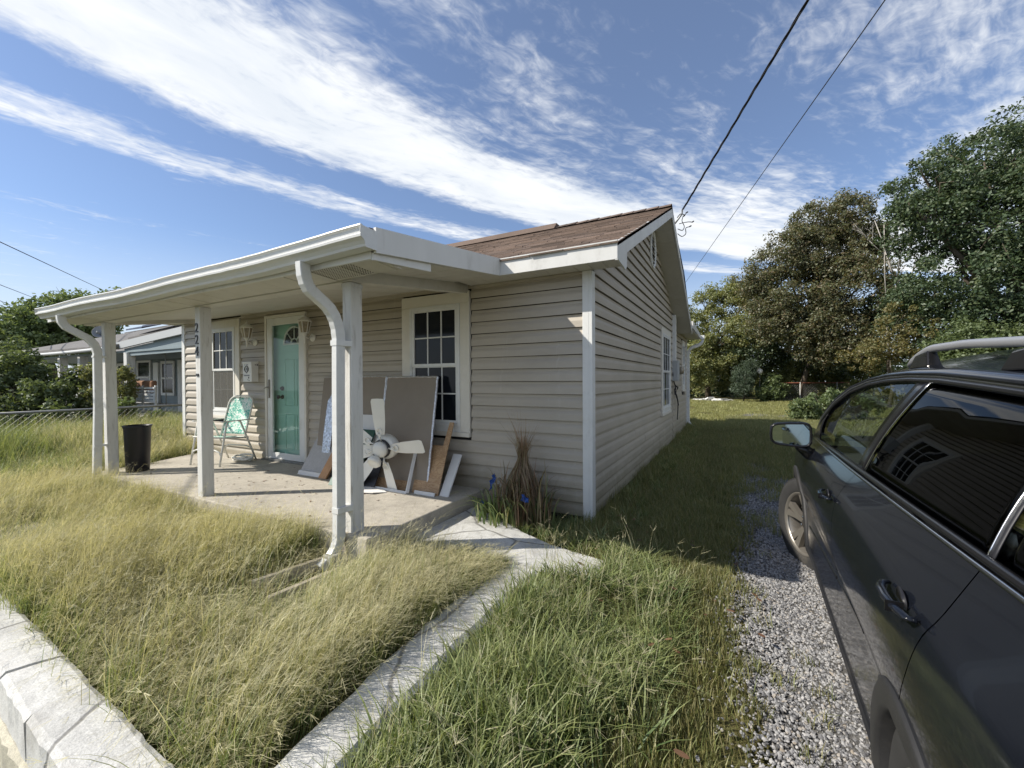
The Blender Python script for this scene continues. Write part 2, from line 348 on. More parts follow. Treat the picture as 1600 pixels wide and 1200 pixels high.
class MB:
    def __init__(s): s.v = []; s.f = []; s.m = []; s.mi = 0
    def add(s, V, F):
        o = len(s.v); s.v += [tuple(p) for p in V]; s.f += [tuple(i + o for i in f) for f in F]; s.m += [s.mi] * len(F); return s
    def box(s, x0, x1, y0, y1, z0, z1):
        return s.add([(x0, y0, z0), (x1, y0, z0), (x1, y1, z0), (x0, y1, z0), (x0, y0, z1), (x1, y0, z1), (x1, y1, z1), (x0, y1, z1)],
                     [(0, 3, 2, 1), (4, 5, 6, 7), (0, 1, 5, 4), (1, 2, 6, 5), (2, 3, 7, 6), (3, 0, 4, 7)])
    def hexa(s, P):
        return s.add(P, [(0, 3, 2, 1), (4, 5, 6, 7), (0, 1, 5, 4), (1, 2, 6, 5), (2, 3, 7, 6), (3, 0, 4, 7)])
    def slab(s, poly, n, t):
        """polygon (3d pts) extruded by vector n*t"""
        k = len(poly); e = Vector(n) * t
        V = [Vector(p) for p in poly] + [Vector(p) + e for p in poly]
        F = [tuple(range(k))[::-1], tuple(range(k, 2 * k))] + [(i, (i + 1) % k, k + (i + 1) % k, k + i) for i in range(k)]
        return s.add(V, F)
    def tube(s, pts, r, n=8, caps=True, closed=False, flat=1.):
        pts = [Vector(p) for p in pts]; rs = r if isinstance(r, (list, tuple)) else [r] * len(pts)
        V = []; F = []; prev = None
        for i, p in enumerate(pts):
            if closed: d = pts[(i + 1) % len(pts)] - pts[i - 1]
            else: d = (pts[min(i + 1, len(pts) - 1)] - pts[max(i - 1, 0)])
            d.normalize()
            if prev is None:
                a = Vector((0, 0, 1)) if abs(d.z) < .9 else Vector((1, 0, 0)); u = d.cross(a).normalized()
            else:
                u = (prev - d * prev.dot(d)).normalized()
            prev = u; vv = d.cross(u)
            for k in range(n):
                t = 2 * PI * k / n; V.append(p + (u * math.cos(t) + vv * math.sin(t) * flat) * rs[i])
        L = len(pts)
        for i in range(L if closed else L - 1):
            j = (i + 1) % L
            for k in range(n): F.append((i * n + k, i * n + (k + 1) % n, j * n + (k + 1) % n, j * n + k))
        if caps and not closed: F += [tuple(range(n))[::-1], tuple(range((L - 1) * n, L * n))]
        return s.add(V, F)
    def lathe(s, prof, c=(0, 0, 0), n=24, ax='z'):
        """prof [(r, h)] about axis through c"""
        V = []; F = []
        for r, h in prof:
            for k in range(n):
                t = 2 * PI * k / n; a, b = r * math.cos(t), r * math.sin(t)
                p = (a, b, h) if ax == 'z' else ((h, a, b) if ax == 'x' else (a, h, b))
                V.append((p[0] + c[0], p[1] + c[1], p[2] + c[2]))
        for i in range(len(prof) - 1):
            for k in range(n): F.append((i * n + k, i * n + (k + 1) % n, (i + 1) * n + (k + 1) % n, (i + 1) * n + k))
        F += [tuple(range(n))[::-1], tuple(range((len(prof) - 1) * n, len(prof) * n))]
        return s.add(V, F)
    def xf(s, Mx, start=0):
        s.v = s.v[:start] + [tuple(Mx @ Vector(p)) for p in s.v[start:]]; return s
    def build(s, name, m, parent=None, smooth=False, local=False, bevel=0., auto=False):
        o = raw(name, s.v, s.f, m, parent, smooth, local, s.m if isinstance(m, (list, tuple)) else None)
        if bevel:
            b = o.modifiers.new('bevel', 'BEVEL'); b.width = bevel; b.segments = 2; b.limit_method = 'ANGLE'
        return o
def arc(c, r, a0, a1, n, pl='xz'):
    o = []
    for i in range(n + 1):
        t = a0 + (a1 - a0) * i / n; a, b = r * math.cos(t), r * math.sin(t)
        o.append({'xz': (c[0] + a, c[1], c[2] + b), 'xy': (c[0] + a, c[1] + b, c[2]), 'yz': (c[0], c[1] + a, c[2] + b)}[pl])
    return o
def sm(x, a, b): t = np.clip((x - a) / (b - a), 0, 1); return t * t * (3 - 2 * t)
def text(name, s, size, m, Mx, parent, depth=.004):
    cu = bpy.data.curves.new(name, 'FONT'); cu.body = s; cu.size = size; cu.extrude = depth; cu.resolution_u = 4
    tmp = bpy.data.objects.new('tmp', cu); COL.objects.link(tmp)
    me = bpy.data.meshes.new_from_object(tmp.evaluated_get(bpy.context.evaluated_depsgraph_get()))
    bpy.data.objects.remove(tmp); me.name = name; me.materials.clear(); me.materials.append(MT[m]); me.transform(Mx)
    return link(bpy.data.objects.new(name, me), parent)

# ------------------------------------------------------------------ ground
def gz(x, y):
    x = np.asarray(x, float); y = np.asarray(y, float)
    back = -.115 + .115 * sm(y, 3, 9)                          # right and behind
    right = np.where(y > -.4, back, -.115 - .075 * sm(-y, .4, 2.8))
    right = np.where((x < 1.0) & (y > -1.2), np.maximum(right, -.05 - .07 * sm(x, 0.2, 1.0)), right)
    yard = -.06 - .05 * sm(-y, 1.7, 2.9) - .10 * sm(-x, 5.5, 12)
    z = np.where(x < -.15, np.where(y < 6, yard, back), right)
    low = -.62 + .42 * sm(x, -.9, .35)
    z = np.where(y < -3.08, low, z)
    z = z - .35 * sm(-x, 12, 22) + .0 * y
    z = z + .02 * np.sin(x * 1.7 + y) * np.cos(y * 1.3 - x * .6) * (np.hypot(x - 1.2, y + 3.7) > 1.5)
    return z
xs = sorted(set(list(np.round(np.concatenate([np.linspace(-160, -22, 14), np.linspace(-20, -8, 25), np.linspace(-7.7, -.35, 50), [-.18, -.12], np.linspace(.05, 3.5, 24), np.linspace(4, 20, 17), np.linspace(24, 160, 12)]), 3))))
ys = sorted(set(list(np.round(np.concatenate([np.linspace(-60, -6, 10), np.linspace(-5.5, -3.2, 10), [-3.09, -3.05], np.linspace(-2.9, 9, 80), np.linspace(10, 40, 31), np.linspace(45, 200, 12)]), 3))))
X, Y = np.meshgrid(xs, ys); Z = gz(X, Y); nx, ny = len(xs), len(ys)
idx = np.arange(nx * ny).reshape(ny, nx)
Fq = np.stack([idx[:-1, :-1], idx[:-1, 1:], idx[1:, 1:], idx[1:, :-1]], -1).reshape(-1, 4)
tag(npmesh('lawn_ground', np.stack([X, Y, Z], -1).reshape(-1, 3), Fq, 'soil', smooth=False), kind='structure')
# gravel driveway sheet, wavering left edge
V = []; F = []
yv = np.linspace(-9, 14, 120)
for i, y in enumerate(yv):
    e = 1.22 + .05 * math.sin(y * 2.3) + .04 * math.sin(y * 6.1 + 1) + .02 * math.sin(y * 15) + .10 * float(sm(y, 4, 12))
    for j, x in enumerate((e, e + .25, e + .8, e + 1.4, 3.4, 3.7)):
        V.append((x, y, float(gz(x, y)) + .008 + (.012 if 0 < j < 4 else -.012 if j in (0, 5) else 0)))
for i in range(len(yv) - 1):
    for j in range(5):
        a = i * 6 + j; F.append((a, a + 1, a + 7, a + 6))
tag(raw('gravel_driveway', V, F, 'gravelbed', smooth=True), kind='structure')
def GE(y): return 1.22 + .05 * math.sin(y * 2.3) + .04 * math.sin(y * 6.1 + 1) + .02 * math.sin(y * 15)

# ------------------------------------------------------------------ painted retaining walls and walk
def rough_strip(mb, path_in, path_out, ztop, zbot, seg=.05, amp=.006, seed=0):
    """solid whose top runs between two parallel polylines, edges worn"""
    rr = random.Random(seed); n = len(path_in)
    V = []; F = []
    for a, b in zip(path_in, path_out):
        j = lambda: rr.uniform(-amp, amp)
        V += [(a[0] + j(), a[1] + j(), zbot), (a[0] + j(), a[1] + j(), ztop - .012 + j()), (a[0] * .9 + b[0] * .1, a[1] * .9 + b[1] * .1, ztop + j() * .7),
              ((a[0] + b[0]) / 2, (a[1] + b[1]) / 2, ztop + .004 + j() * .5),
              (a[0] * .1 + b[0] * .9, a[1] * .1 + b[1] * .9, ztop + j() * .7), (b[0] + j() * 1.5, b[1] + j() * 1.5, ztop - .02 + j()), (b[0] + j(), b[1] + j(), zbot)]
    for i in range(n - 1):
        for k in range(6): F.append((i * 7 + k, i * 7 + 7 + k, i * 7 + 8 + k, i * 7 + 1 + k))
    F += [tuple(range(7)), tuple(range((n - 1) * 7, n * 7))[::-1]]
    mb.add(V, F)
fwall = thing('retaining_wall', (-1.5, -3.06, -.6), 'white painted low concrete wall holding the front yard, cap cracked into blocks', 'retaining wall')
YI = lambda x: -3.06 - .0407 * (max(x, -3.8) + .5)
cuts = [(-9.0, 0), (-6.2, .01), (-4.6, .02), (-3.3, -.02), (-2.15, .02), (-1.74, .06), (-1.31, .0), (-.05, 0)]
for i in range(len(cuts) - 1):
    (x0, s0), (x1, s1) = cuts[i], cuts[i + 1]
    n = max(4, int((x1 - x0) / .05)); mb = MB(); pin = []; pout = []
    for k in range(n + 1):
        t = k / n; xa = (x0 + .006) * (1 - t) + (x1 - .008) * t; sk = s0 * (1 - t) + s1 * t
        pin.append((xa + sk * .5, YI(xa) + .003 * math.sin(xa * 11))); pout.append((xa - sk * .8, YI(xa) - .205 + .004 * math.sin(xa * 7 + 1)))
    rough_strip(mb, pin, pout, -.035 - .006 * (i % 2), -.22, seed=i, amp=.0028)
    mb.build('cap_block', 'paint', fwall)
mb = MB(); pin = [(x, YI(x) - .03) for x in np.linspace(-9, -.06, 160)]; pout = [(x, YI(x) - .222 - .005 * math.sin(x * 7)) for x in np.linspace(-9, -.06, 160)]
rough_strip(mb, pin, pout, -.225, -.80, amp=.004, seed=50); mb.build('wall_face', 'creampaint', fwall)
swall = thing('retaining_wall', (-.15, -2., -.3), 'white painted concrete curb running beside the golden grass toward the house corner', 'curb')
cuts = [(-3.22, 0), (-2.32, .02), (-1.93, -.03), (-1.10, 0)]
for i in range(3):
    y0, y1 = cuts[i][0], cuts[i + 1][0]; n = int((y1 - y0) / .05)
    yy = np.linspace(y0 + .004, y1 - .004, n + 1)
    pin = [(float(np.interp(y, [-3.2, -2.8, -2.35, -1.95, -1.46, -1.1], [.0, -.014, -.03, -.05, -.05, -.02])) + .006 * math.sin(y * 13), y) for y in yy]; pout = [(float(np.interp(y, [-3.2, -2.9, -2.3, -1.9, -1.43, -1.07], [-.20, -.223, -.294, -.32, -.355, -.31])) + .006 * math.sin(y * 15 + 2), y) for y in yy]
    mb = MB(); rough_strip(mb, pout[::1], pin, -.032 - .004 * i, -.45, seed=20 + i, amp=.003); mb.build('cap_block', 'paint', swall)
# painted walk from the slab to the corner
mb = MB()
poly = [(-1.16, -1.30), (-1.16, -.22), (-.80, -.36), (-.42, -.56), (-.10, -.69), (.34, -.74), (.43, -.92), (.36, -1.10), (.05, -1.09), (-.30, -1.09), (-.62, -1.15)]
V = [(x, y, -.018 + .03 * float(sm(-x, .2, 1.1)) - .02 * float(sm(x, 0, .4))) for x, y in poly]
k = len(V); cx, cy = -.35, -.82
V += [(cx, cy, .0)] + [(x, y, -.2) for x, y in poly]
F = [(i, (i + 1) % k, k)[::-1] for i in range(k)] + [(i, (i + 1) % k, k + 1 + (i + 1) % k, k + 1 + i) for i in range(k)]
mb.add(V, F); o = mb.build('painted_walk', 'paint'); tag(o, kind='structure')
# flagstones in the yard
for (pts, lab) in (([(-5.30, -1.50), (-4.90, -1.47), (-4.62, -1.86), (-4.95, -1.98)], 'grey flagstone set in the grass before the left end of the porch'),
                   ([(-4.85, -2.50), (-4.40, -2.36), (-4.05, -2.60), (-4.35, -2.80)], 'pale flagstone half hidden by dry grass near the front wall')):
    mb = MB(); P = [];
    for i in range(4):
        a = Vector((*pts[i], 0)); b = Vector((*pts[(i + 1) % 4], 0))
        for t in (0.08, .35, .65, .92): 
            p = a.lerp(b, t); P.append((p.x + random.uniform(-.012, .012), p.y + random.uniform(-.012, .012), .0))
    mb.slab(P, (0, 0, -1), .12)
    tag(mb.build('flagstone', 'stone', bevel=.008), lab, 'flagstone', None)

# ------------------------------------------------------------------ the house
H = thing('house', (-3.7, 3., 0), 'single storey house with taupe vinyl siding, brown shingle roof and white trimmed front porch', 'house')
HX0, HX1, HY = -7.385, 0.0, 6.14
LAP = .127
PROF = [(-.006, .05), (.002, .045), (.025, .012), (.0255, .0), (.0262, .03), (.0215, .48), (.0165, .60), (.0065, .75), (.0040, .968), (-.012, .975)]
def siding_course(parent, wall, z, a, b, lap=LAP, sgn=1, m='siding', name='siding_plank', lift=0.):
    """wall 'f' (y=0 facing -y), 's' (x=0 facing +x) or 'l'; a,b functions of z or numbers; broken in panels like real vinyl"""
    fa = a if callable(a) else (lambda z_: a); fb = b if callable(b) else (lambda z_: b)
    V = []; F = []; n = len(PROF)
    L = fb(z) - fa(z); k = max(1, int(L / .6))
    for j in range(k + 1):
        for o, h in PROF:
            zz = z + h * lap; s = fa(zz) + (fb(zz) - fa(zz)) * j / k
            w_ = .0012 * math.sin(s * 3.1 + z * 17) + .0008 * math.sin(s * 7.7 + z * 5)      # vinyl is never quite flat
            oo = o + w_ + (lift if 0 < h < .95 else 0)
            V.append((s, -oo, zz + w_ * .6) if wall == 'f' else (oo * sgn + (0 if sgn > 0 else HX0), s, zz + w_ * .6))
    for j in range(k):
        for i in range(n - 1): F.append((j * n + i, (j + 1) * n + i, (j + 1) * n + i + 1, j * n + i + 1))
    F += [tuple(range(n)), tuple(range(k * n, (k + 1) * n))[::-1]]
    return raw(name, V, F, m, parent)
front_open = [(-2.29, -1.31, .68, 2.28), (-6.58, -5.63, .70, 2.30), (-4.965, -4.01, .1, 2.275)]
for kz in range(18):
    z = .022 + kz * LAP; segs = [(HX0 + .055, -.062)]
    for (x0, x1, z0, z1) in front_open:
        if z + .05 > z0 and z + LAP - .03 < z1:
            ns = []
            for a, b in segs:
                if x0 > a and x1 < b: ns += [(a, x0), (x1, b)]
                else: ns.append((a, b))
            segs = ns
    for a, b in segs:
        if b - a > 2.2:                                      # lapped joint in long runs
            j_ = a + (b - a) * (.34 + .31 * ((kz * 7) % 5) / 4); siding_course(H, 'f', z, a, j_ + .02); siding_course(H, 'f', z, j_, b, lift=.0022)
        else: siding_course(H, 'f', z, a, b)
RG = 3.07
def zu(y): return 3.80 - .436 * abs(y - RG)                 # underside of rake at wall
for kz in range(30):
    z = .022 + kz * LAP
    f0 = lambda z_: max(.062, RG - (3.80 - z_) / .436) if z_ > 2.45 else .062
    f1 = lambda z_: min(5.60, RG + (3.80 - z_) / .436)
    if f1(z) - f0(z) < .25: break
    if z + .06 < 2.24 and z + .06 > .62:
        siding_course(H, 's', z, f0, 4.06); siding_course(H, 's', z, 5.22, f1)
    elif f1(z) - f0(z) > 3.:
        j_ = 1.9 + 2. * ((kz * 3) % 4) / 3
        siding_course(H, 's', z, f0, j_ + .02); siding_course(H, 's', z, j_, f1, lift=.0022)
    else: siding_course(H, 's', z, f0, f1)
for kz in range(19):                                         # rear section beyond the conduit
    z = .022 + kz * LAP
    if .95 < z + .06 < 2.28: siding_course(H, 's', z, 5.66, 7.30); siding_course(H, 's', z, 7.94, 8.44)
    else: siding_course(H, 's', z, 5.66, 8.44)
for kz in range(26):
    z = .022 + kz * LAP
    siding_course(H, 's', z, lambda z_: max(.06, RG - (3.80 - z_) / .436) if z_ > 2.45 else .06, lambda z_: min(6.1, RG + (3.80 - z_) / .436), sgn=-1)
# structural walls behind the siding; near-black ones paint shade into the lap gaps
mb = MB()
mb.box(HX0 + .03, -4.94, .012, .1, -.2, 2.31); mb.box(-4.04, -.03, .012, .1, -.2, 2.31); mb.box(-4.94, -4.04, .012, .1, 2.24, 2.31); mb.box(-4.94, -4.04, .012, .1, -.2, .15)
mb.build('front_wall', 'dark', H)
mb = MB(); mb.add([(-.1, .101, -.2), (-.1, 8.5, -.2), (-.1, 8.5, 2.4), (-.1, 6.14, 2.46), (-.1, RG, 3.78), (-.1, .101, 2.48),
                   (-.014, .101, -.2), (-.014, 8.48, -.2), (-.014, 8.48, 2.4), (-.014, 6.14, 2.46), (-.014, RG, 3.78), (-.014, .101, 2.48)],
                  [(0, 1, 2, 3, 4, 5)[::-1], (6, 7, 8, 9, 10, 11)] + [(i, (i + 1) % 6, 6 + (i + 1) % 6, 6 + i) for i in range(6)])
mb.build('side_wall', 'dark', H)
mb = MB(); mb.add([(HX0 + .1, .101, -.2), (HX0 + .1, 6.14, -.2), (HX0 + .1, 6.14, 2.46), (HX0 + .1, RG, 3.78), (HX0 + .1, .101, 2.48),
                   (HX0 + .014, .101, -.2), (HX0 + .014, 6.14, -.2), (HX0 + .014, 6.14, 2.46), (HX0 + .014, RG, 3.78), (HX0 + .014, .101, 2.48)],
                  [(0, 1, 2, 3, 4), (5, 6, 7, 8, 9)[::-1]] + [(i, (i + 1) % 5, 5 + (i + 1) % 5, 5 + i) for i in range(5)])
mb.build('side_wall', 'siding', H)
mb = MB(); mb.box(HX0 + .1, -.1, 8.39, 8.49, -.2, 2.4); mb.box(HX0 + .1, HX0 + .2, 6.15, 8.38, -.2, 2.4); mb.build('rear_wall', 'siding', H)
# corner trims (L sections, a worn white)
def corner(x, y, sx, sy, z0, z1, w=.062):
    mb = MB(); mb.box(min(x, x + sx * w), max(x, x + sx * w), y - .028 * (1 if sy > 0 else -1) if 0 else min(y, y - sy * .032), max(y, y - sy * .032), z0, z1)
    mb.box(min(x, x - sx * .032), max(x, x - sx * .032), min(y - sy * .032, y + sy * w), max(y - sy * .032, y + sy * w), z0, z1)
    mb.build('corner_trim', 'white', H, bevel=.003)
corner(0, 0, -1, 1, -.04, 2.315); corner(HX0, 0, 1, 1, .05, 2.315); corner(0, 8.5, -1, -1, .0, 2.40)
# frieze strip under soffit at front
mb = MB(); mb.box(HX0 + .02, -.065, -.028, -.001, 2.290, 2.314); mb.build('frieze_trim', 'siding', H)

# main roof
RT = lambda y: 3.985 - .447 * abs(y - 3.1)                  # roof top
YE0, YE1 = -.30, 6.44
XR0, XR1 = -7.70, .335
mb = MB()
mb.add([(XR0, YE0, RT(YE0) - .02), (XR1, YE0, RT(YE0) - .02), (XR1, 3.1, RT(3.1) - .02), (XR0, 3.1, RT(3.1) - .02), (XR1, YE1, RT(YE1) - .02), (XR0, YE1, RT(YE1) - .02),
        (XR0, YE0, RT(YE0) - .05), (XR1, YE0, RT(YE0) - .05), (XR1, 3.1, RT(3.1) - .05), (XR0, 3.1, RT(3.1) - .05), (XR1, YE1, RT(YE1) - .05), (XR0, YE1, RT(YE1) - .05)],
       [(0, 1, 2, 3), (3, 2, 4, 5), (9, 8, 7, 6), (11, 10, 8, 9), (0, 6, 7, 1), (1, 7, 8, 2), (2, 8, 10, 4), (4, 10, 11, 5), (5, 11, 9, 3), (3, 9, 6, 0)])
mb.build('roof', 'shingle', H)
def shingles(x0, x1, yA, yB, zf, up_sign, name='roof_shingles', m='shingle', expo=.135, tab=.3):
    """tabs laid in courses; zf(y) roof height; A is the eave"""
    V = []; F = []; dist = abs(yB - yA); sl = math.hypot(1, (zf(yB) - zf(yA)) / (yB - yA)); n = int(dist * sl / expo); rr = random.Random(3)
    for r in range(n + 1):
        s0 = r * expo / sl; s1 = s0 + expo * 1.25 / sl; y0 = yA + up_sign * s0; y1 = yA + up_sign * min(s1, dist)
        x = x0 - (r % 3) * tab / 3 - rr.uniform(0, .05)
        while x < x1:
            w_ = tab * rr.choice((.55, .75, 1, 1, 1.2)); a = max(x, x0) + .003; b = min(x + w_, x1) - .003
            x += w_
            if b - a < .03: continue
            l = rr.uniform(0, .004); z0 = zf(y0) + .008 + l; z1 = zf(y1) - .001; k = len(V); j = rr.uniform(-.006, .006) * up_sign
            V += [(a, y0 + j, z0), (b, y0 + j, z0), (b, y1, z1), (a, y1, z1), (a, y0 + j, z0 - .012), (b, y0 + j, z0 - .012)]
            F += [(k, k + 1, k + 2, k + 3), (k + 4, k + 5, k + 1, k), (k + 5, k + 2, k + 1), (k + 4, k, k + 3)]
    return tag(raw(name, V, F, m, H), kind='stuff')
shingles(XR0, XR1 + .012, YE0 - .02, 3.1, lambda y: RT(y) - .018, 1, tab=.33)
mb = MB(); 
V = []; F = []
rr = random.Random(5); x = XR0
while x < XR1 - .1:                                          # ridge caps
    k = len(V); e = .008 + rr.uniform(0, .006); x2 = min(x + .24, XR1 + .01)
    V += [(x, 2.94, RT(2.94) + e * .5), (x, 3.1, RT(3.1) + .012 + e), (x, 3.26, RT(3.26) + e * .5), (x2, 2.94, RT(2.94) + e * 1.6), (x2, 3.1, RT(3.1) + .022 + e), (x2, 3.26, RT(3.26) + e * 1.6)]
    F += [(k, k + 3, k + 4, k + 1), (k + 1, k + 4, k + 5, k + 2)]; x += .19
tag(raw('ridge_caps', V, F, 'shingle', H), kind='stuff')
# raised ridge vent along the ridge (dark strip), stopping short of the gable
mb = MB(); mb.hexa([(-6.9, 2.90, RT(2.90) + .012), (-1.55, 2.90, RT(2.90) + .012), (-1.55, 3.30, RT(3.3) + .012), (-6.9, 3.3, RT(3.3) + .012),
                    (-6.9, 3.02, RT(3.1) + .05), (-1.55, 3.02, RT(3.1) + .05), (-1.55, 3.18, RT(3.1) + .05), (-6.9, 3.18, RT(3.1) + .05)]); mb.build('ridge_vent', 'shingle', H)
# rake boards on the right gable
def rake(y0, z0, y1, z1, x=XR1, t=.022, h=.155, name='rake_board'):
    mb = MB(); mb.hexa([(x - t, y0, z0 - h), (x, y0, z0 - h), (x, y1, z1 - h), (x - t, y1, z1 - h), (x - t, y0, z0), (x, y0, z0), (x, y1, z1), (x - t, y1, z1)])
    return mb.build(name, 'fascia', H)
rake(YE0 + .001, RT(YE0) - .012, 3.098, RT(3.1) - .022); rake(3.102, RT(3.1) - .022, YE1, RT(YE1) - .022)
# eave return at the corner
mb = MB(); mb.add([(XR1 - .001, YE0, 2.31), (XR1 - .001, -.01, 2.285), (XR1 - .001, .04, 2.32), (XR1 - .001, .05, 2.47), (XR1 - .001, YE0, 2.36),
                   (XR1 - .02, YE0, 2.31), (XR1 - .02, -.01, 2.285), (XR1 - .02, .04, 2.32), (XR1 - .02, .05, 2.47), (XR1 - .02, YE0, 2.36)],
                  [(0, 1, 2, 3, 4), (5, 6, 7, 8, 9)[::-1]] + [(i, (i + 1) % 5, 5 + (i + 1) % 5, 5 + i) for i in range(5)])
mb.build('eave_return', 'fascia', H)
# rake soffit panels
def soffit_panel(P, n=1, name='soffit_panel'):
    mb = MB(); mb.slab(P, (0, 0, 1), .008); return mb.build(name, 'soffit', H)
for i in range(13):
    a = .0 + i * .236; b = a + .232
    y0, y1 = a + .02, min(b + .02, RG); soffit_panel([(.002, y0, zu(y0) - .005), (XR1 - .024, y0, zu(y0) - .005), (XR1 - .024, y1, zu(y1) - .005), (.002, y1, zu(y1) - .005)])
for i in range(14):
    y0 = RG + i * .238; y1 = y0 + .234; soffit_panel([(.002, y0, zu(y0) - .005), (XR1 - .024, y0, zu(y0) - .005), (XR1 - .024, y1, zu(y1) - .005), (.002, y1, zu(y1) - .005)])
# front eave: fascia and soffit right of the porch, and the short run left of it
for (a, b, a2) in ((-.80, XR1 - .001, -1.31), (XR0, -6.62, XR0)):
    mb = MB(); mb.box(a, b, YE0 - .001, YE0 + .018, 2.305, 2.452); mb.build('fascia_board', 'fascia', H, bevel=.002)
    x = a2
    while x < b - .02:
        x2 = min(x + .133, b - .003); soffit_panel([(x + .002, YE0 + .02, 2.315), (x2, YE0 + .02, 2.315), (x2, -.003, 2.318), (x + .002, -.003, 2.318)]); x += .136
    # thin drip edge
    mb = MB(); mb.box(a, b, YE0 - .012, YE0 + .02, 2.4525, 2.462); mb.build('drip_edge', 'fascia', H)

# rear addition roof with its own boxed eave, gutter and downspout
mb = MB(); mb.hexa([(HX0, 6.35, 2.44), (.36, 6.35, 2.44), (.36, 8.80, 2.405), (HX0, 8.80, 2.405), (HX0, 6.35, 2.60), (.36, 6.35, 2.60), (.36, 8.8, 2.50), (HX0, 8.8, 2.50)]); mb.build('rear_roof', 'fascia', H)
for i in range(9):
    y0 = 6.5 + i * .25; soffit_panel([(.002, y0, 2.398), (.35, y0, 2.398), (.35, y0 + .245, 2.396), (.002, y0 + .245, 2.396)])
mb = MB(); mb.hexa([(HX0, 8.80, 2.40), (.44, 8.80, 2.40), (.44, 8.90, 2.42), (HX0, 8.90, 2.42), (HX0, 8.8, 2.51), (.44, 8.8, 2.51), (.44, 8.93, 2.51), (HX0, 8.93, 2.51)]); mb.build('gutter', 'gutter', H)
def downspout(pts, parent, wx=.058, wy=.078, name='downspout', ribs=()):
    """rectangular pipe swept along pts (frames kept), with ribbed elbows"""
    V = []; F = []; pts = [Vector(p) for p in pts]; n = len(pts); u = Vector((1, 0, 0)) 
    for i, p in enumerate(pts):
        d = (pts[min(i + 1, n - 1)] - pts[max(i - 1, 0)]).normalized()
        uu = (DSU - d * DSU.dot(d)).normalized(); vv = d.cross(uu)
        s = 1.0 + (.06 if i in ribs else 0)
        for a, b in ((-.5, -.42), (-.42, -.5), (.42, -.5), (.5, -.42), (.5, .42), (.42, .5), (-.42, .5), (-.5, .42)):
            V.append(p + uu * a * wx * s + vv * b * wy * s)
    for i in range(n - 1):
        for k in range(8): F.append((i * 8 + k, i * 8 + (k + 1) % 8, i * 8 + 8 + (k + 1) % 8, i * 8 + 8 + k))
    F += [tuple(range(8))[::-1], tuple(range((n - 1) * 8, n * 8))]
    return raw(name, V, F, 'gutter', parent)
def bez(a, b, c, n):
    a, b, c = Vector(a), Vector(b), Vector(c)
    return [a * (1 - t) ** 2 + b * 2 * t * (1 - t) + c * t * t for t in np.linspace(0, 1, n)]
DSU = Vector((1, 0, 0))
downspout(bez((.40, 8.86, 2.40), (.40, 8.86, 2.28), (.25, 8.72, 2.22), 5) + bez((.15, 8.62, 2.18), (.06, 8.55, 2.12), (.06, 8.55, 1.98), 5) + [Vector((.06, 8.55, .16)), Vector((.12, 8.50, .06)), Vector((.22, 8.42, .02))], H)

# gable louvre vent (octagonal-oval)
gv = MB(); cy_, cz_ = 3.19, 3.375
ring = [(.030, cy_ + .20 * math.cos(t), cz_ + .285 * math.sin(t)) for t in np.linspace(0, 2 * PI, 28, endpoint=False)]
gv.tube(ring, .022, 8, closed=True); gvo = gv.build('gable_vent', 'white', H, smooth=True)
mb = MB(); mb.slab([(p[0] - .012, p[1], p[2]) for p in ring], (1, 0, 0), -.012); mb.build('vent_back', 'dark', gvo)
for k in range(9):
    z = cz_ - .225 + k * .056; hw = .19 * math.sqrt(max(0, 1 - ((z - cz_) / .285) ** 2))
    mb = MB(); mb.hexa([(.040, cy_ - hw, z - .018), (.044, cy_ - hw, z - .018), (.044, cy_ + hw, z - .018), (.040, cy_ + hw, z - .018), (.018, cy_ - hw, z + .018), (.022, cy_ - hw, z + .018), (.022, cy_ + hw, z + .018), (.018, cy_ + hw, z + .018)])
    mb.build('louvre', 'white', gvo)

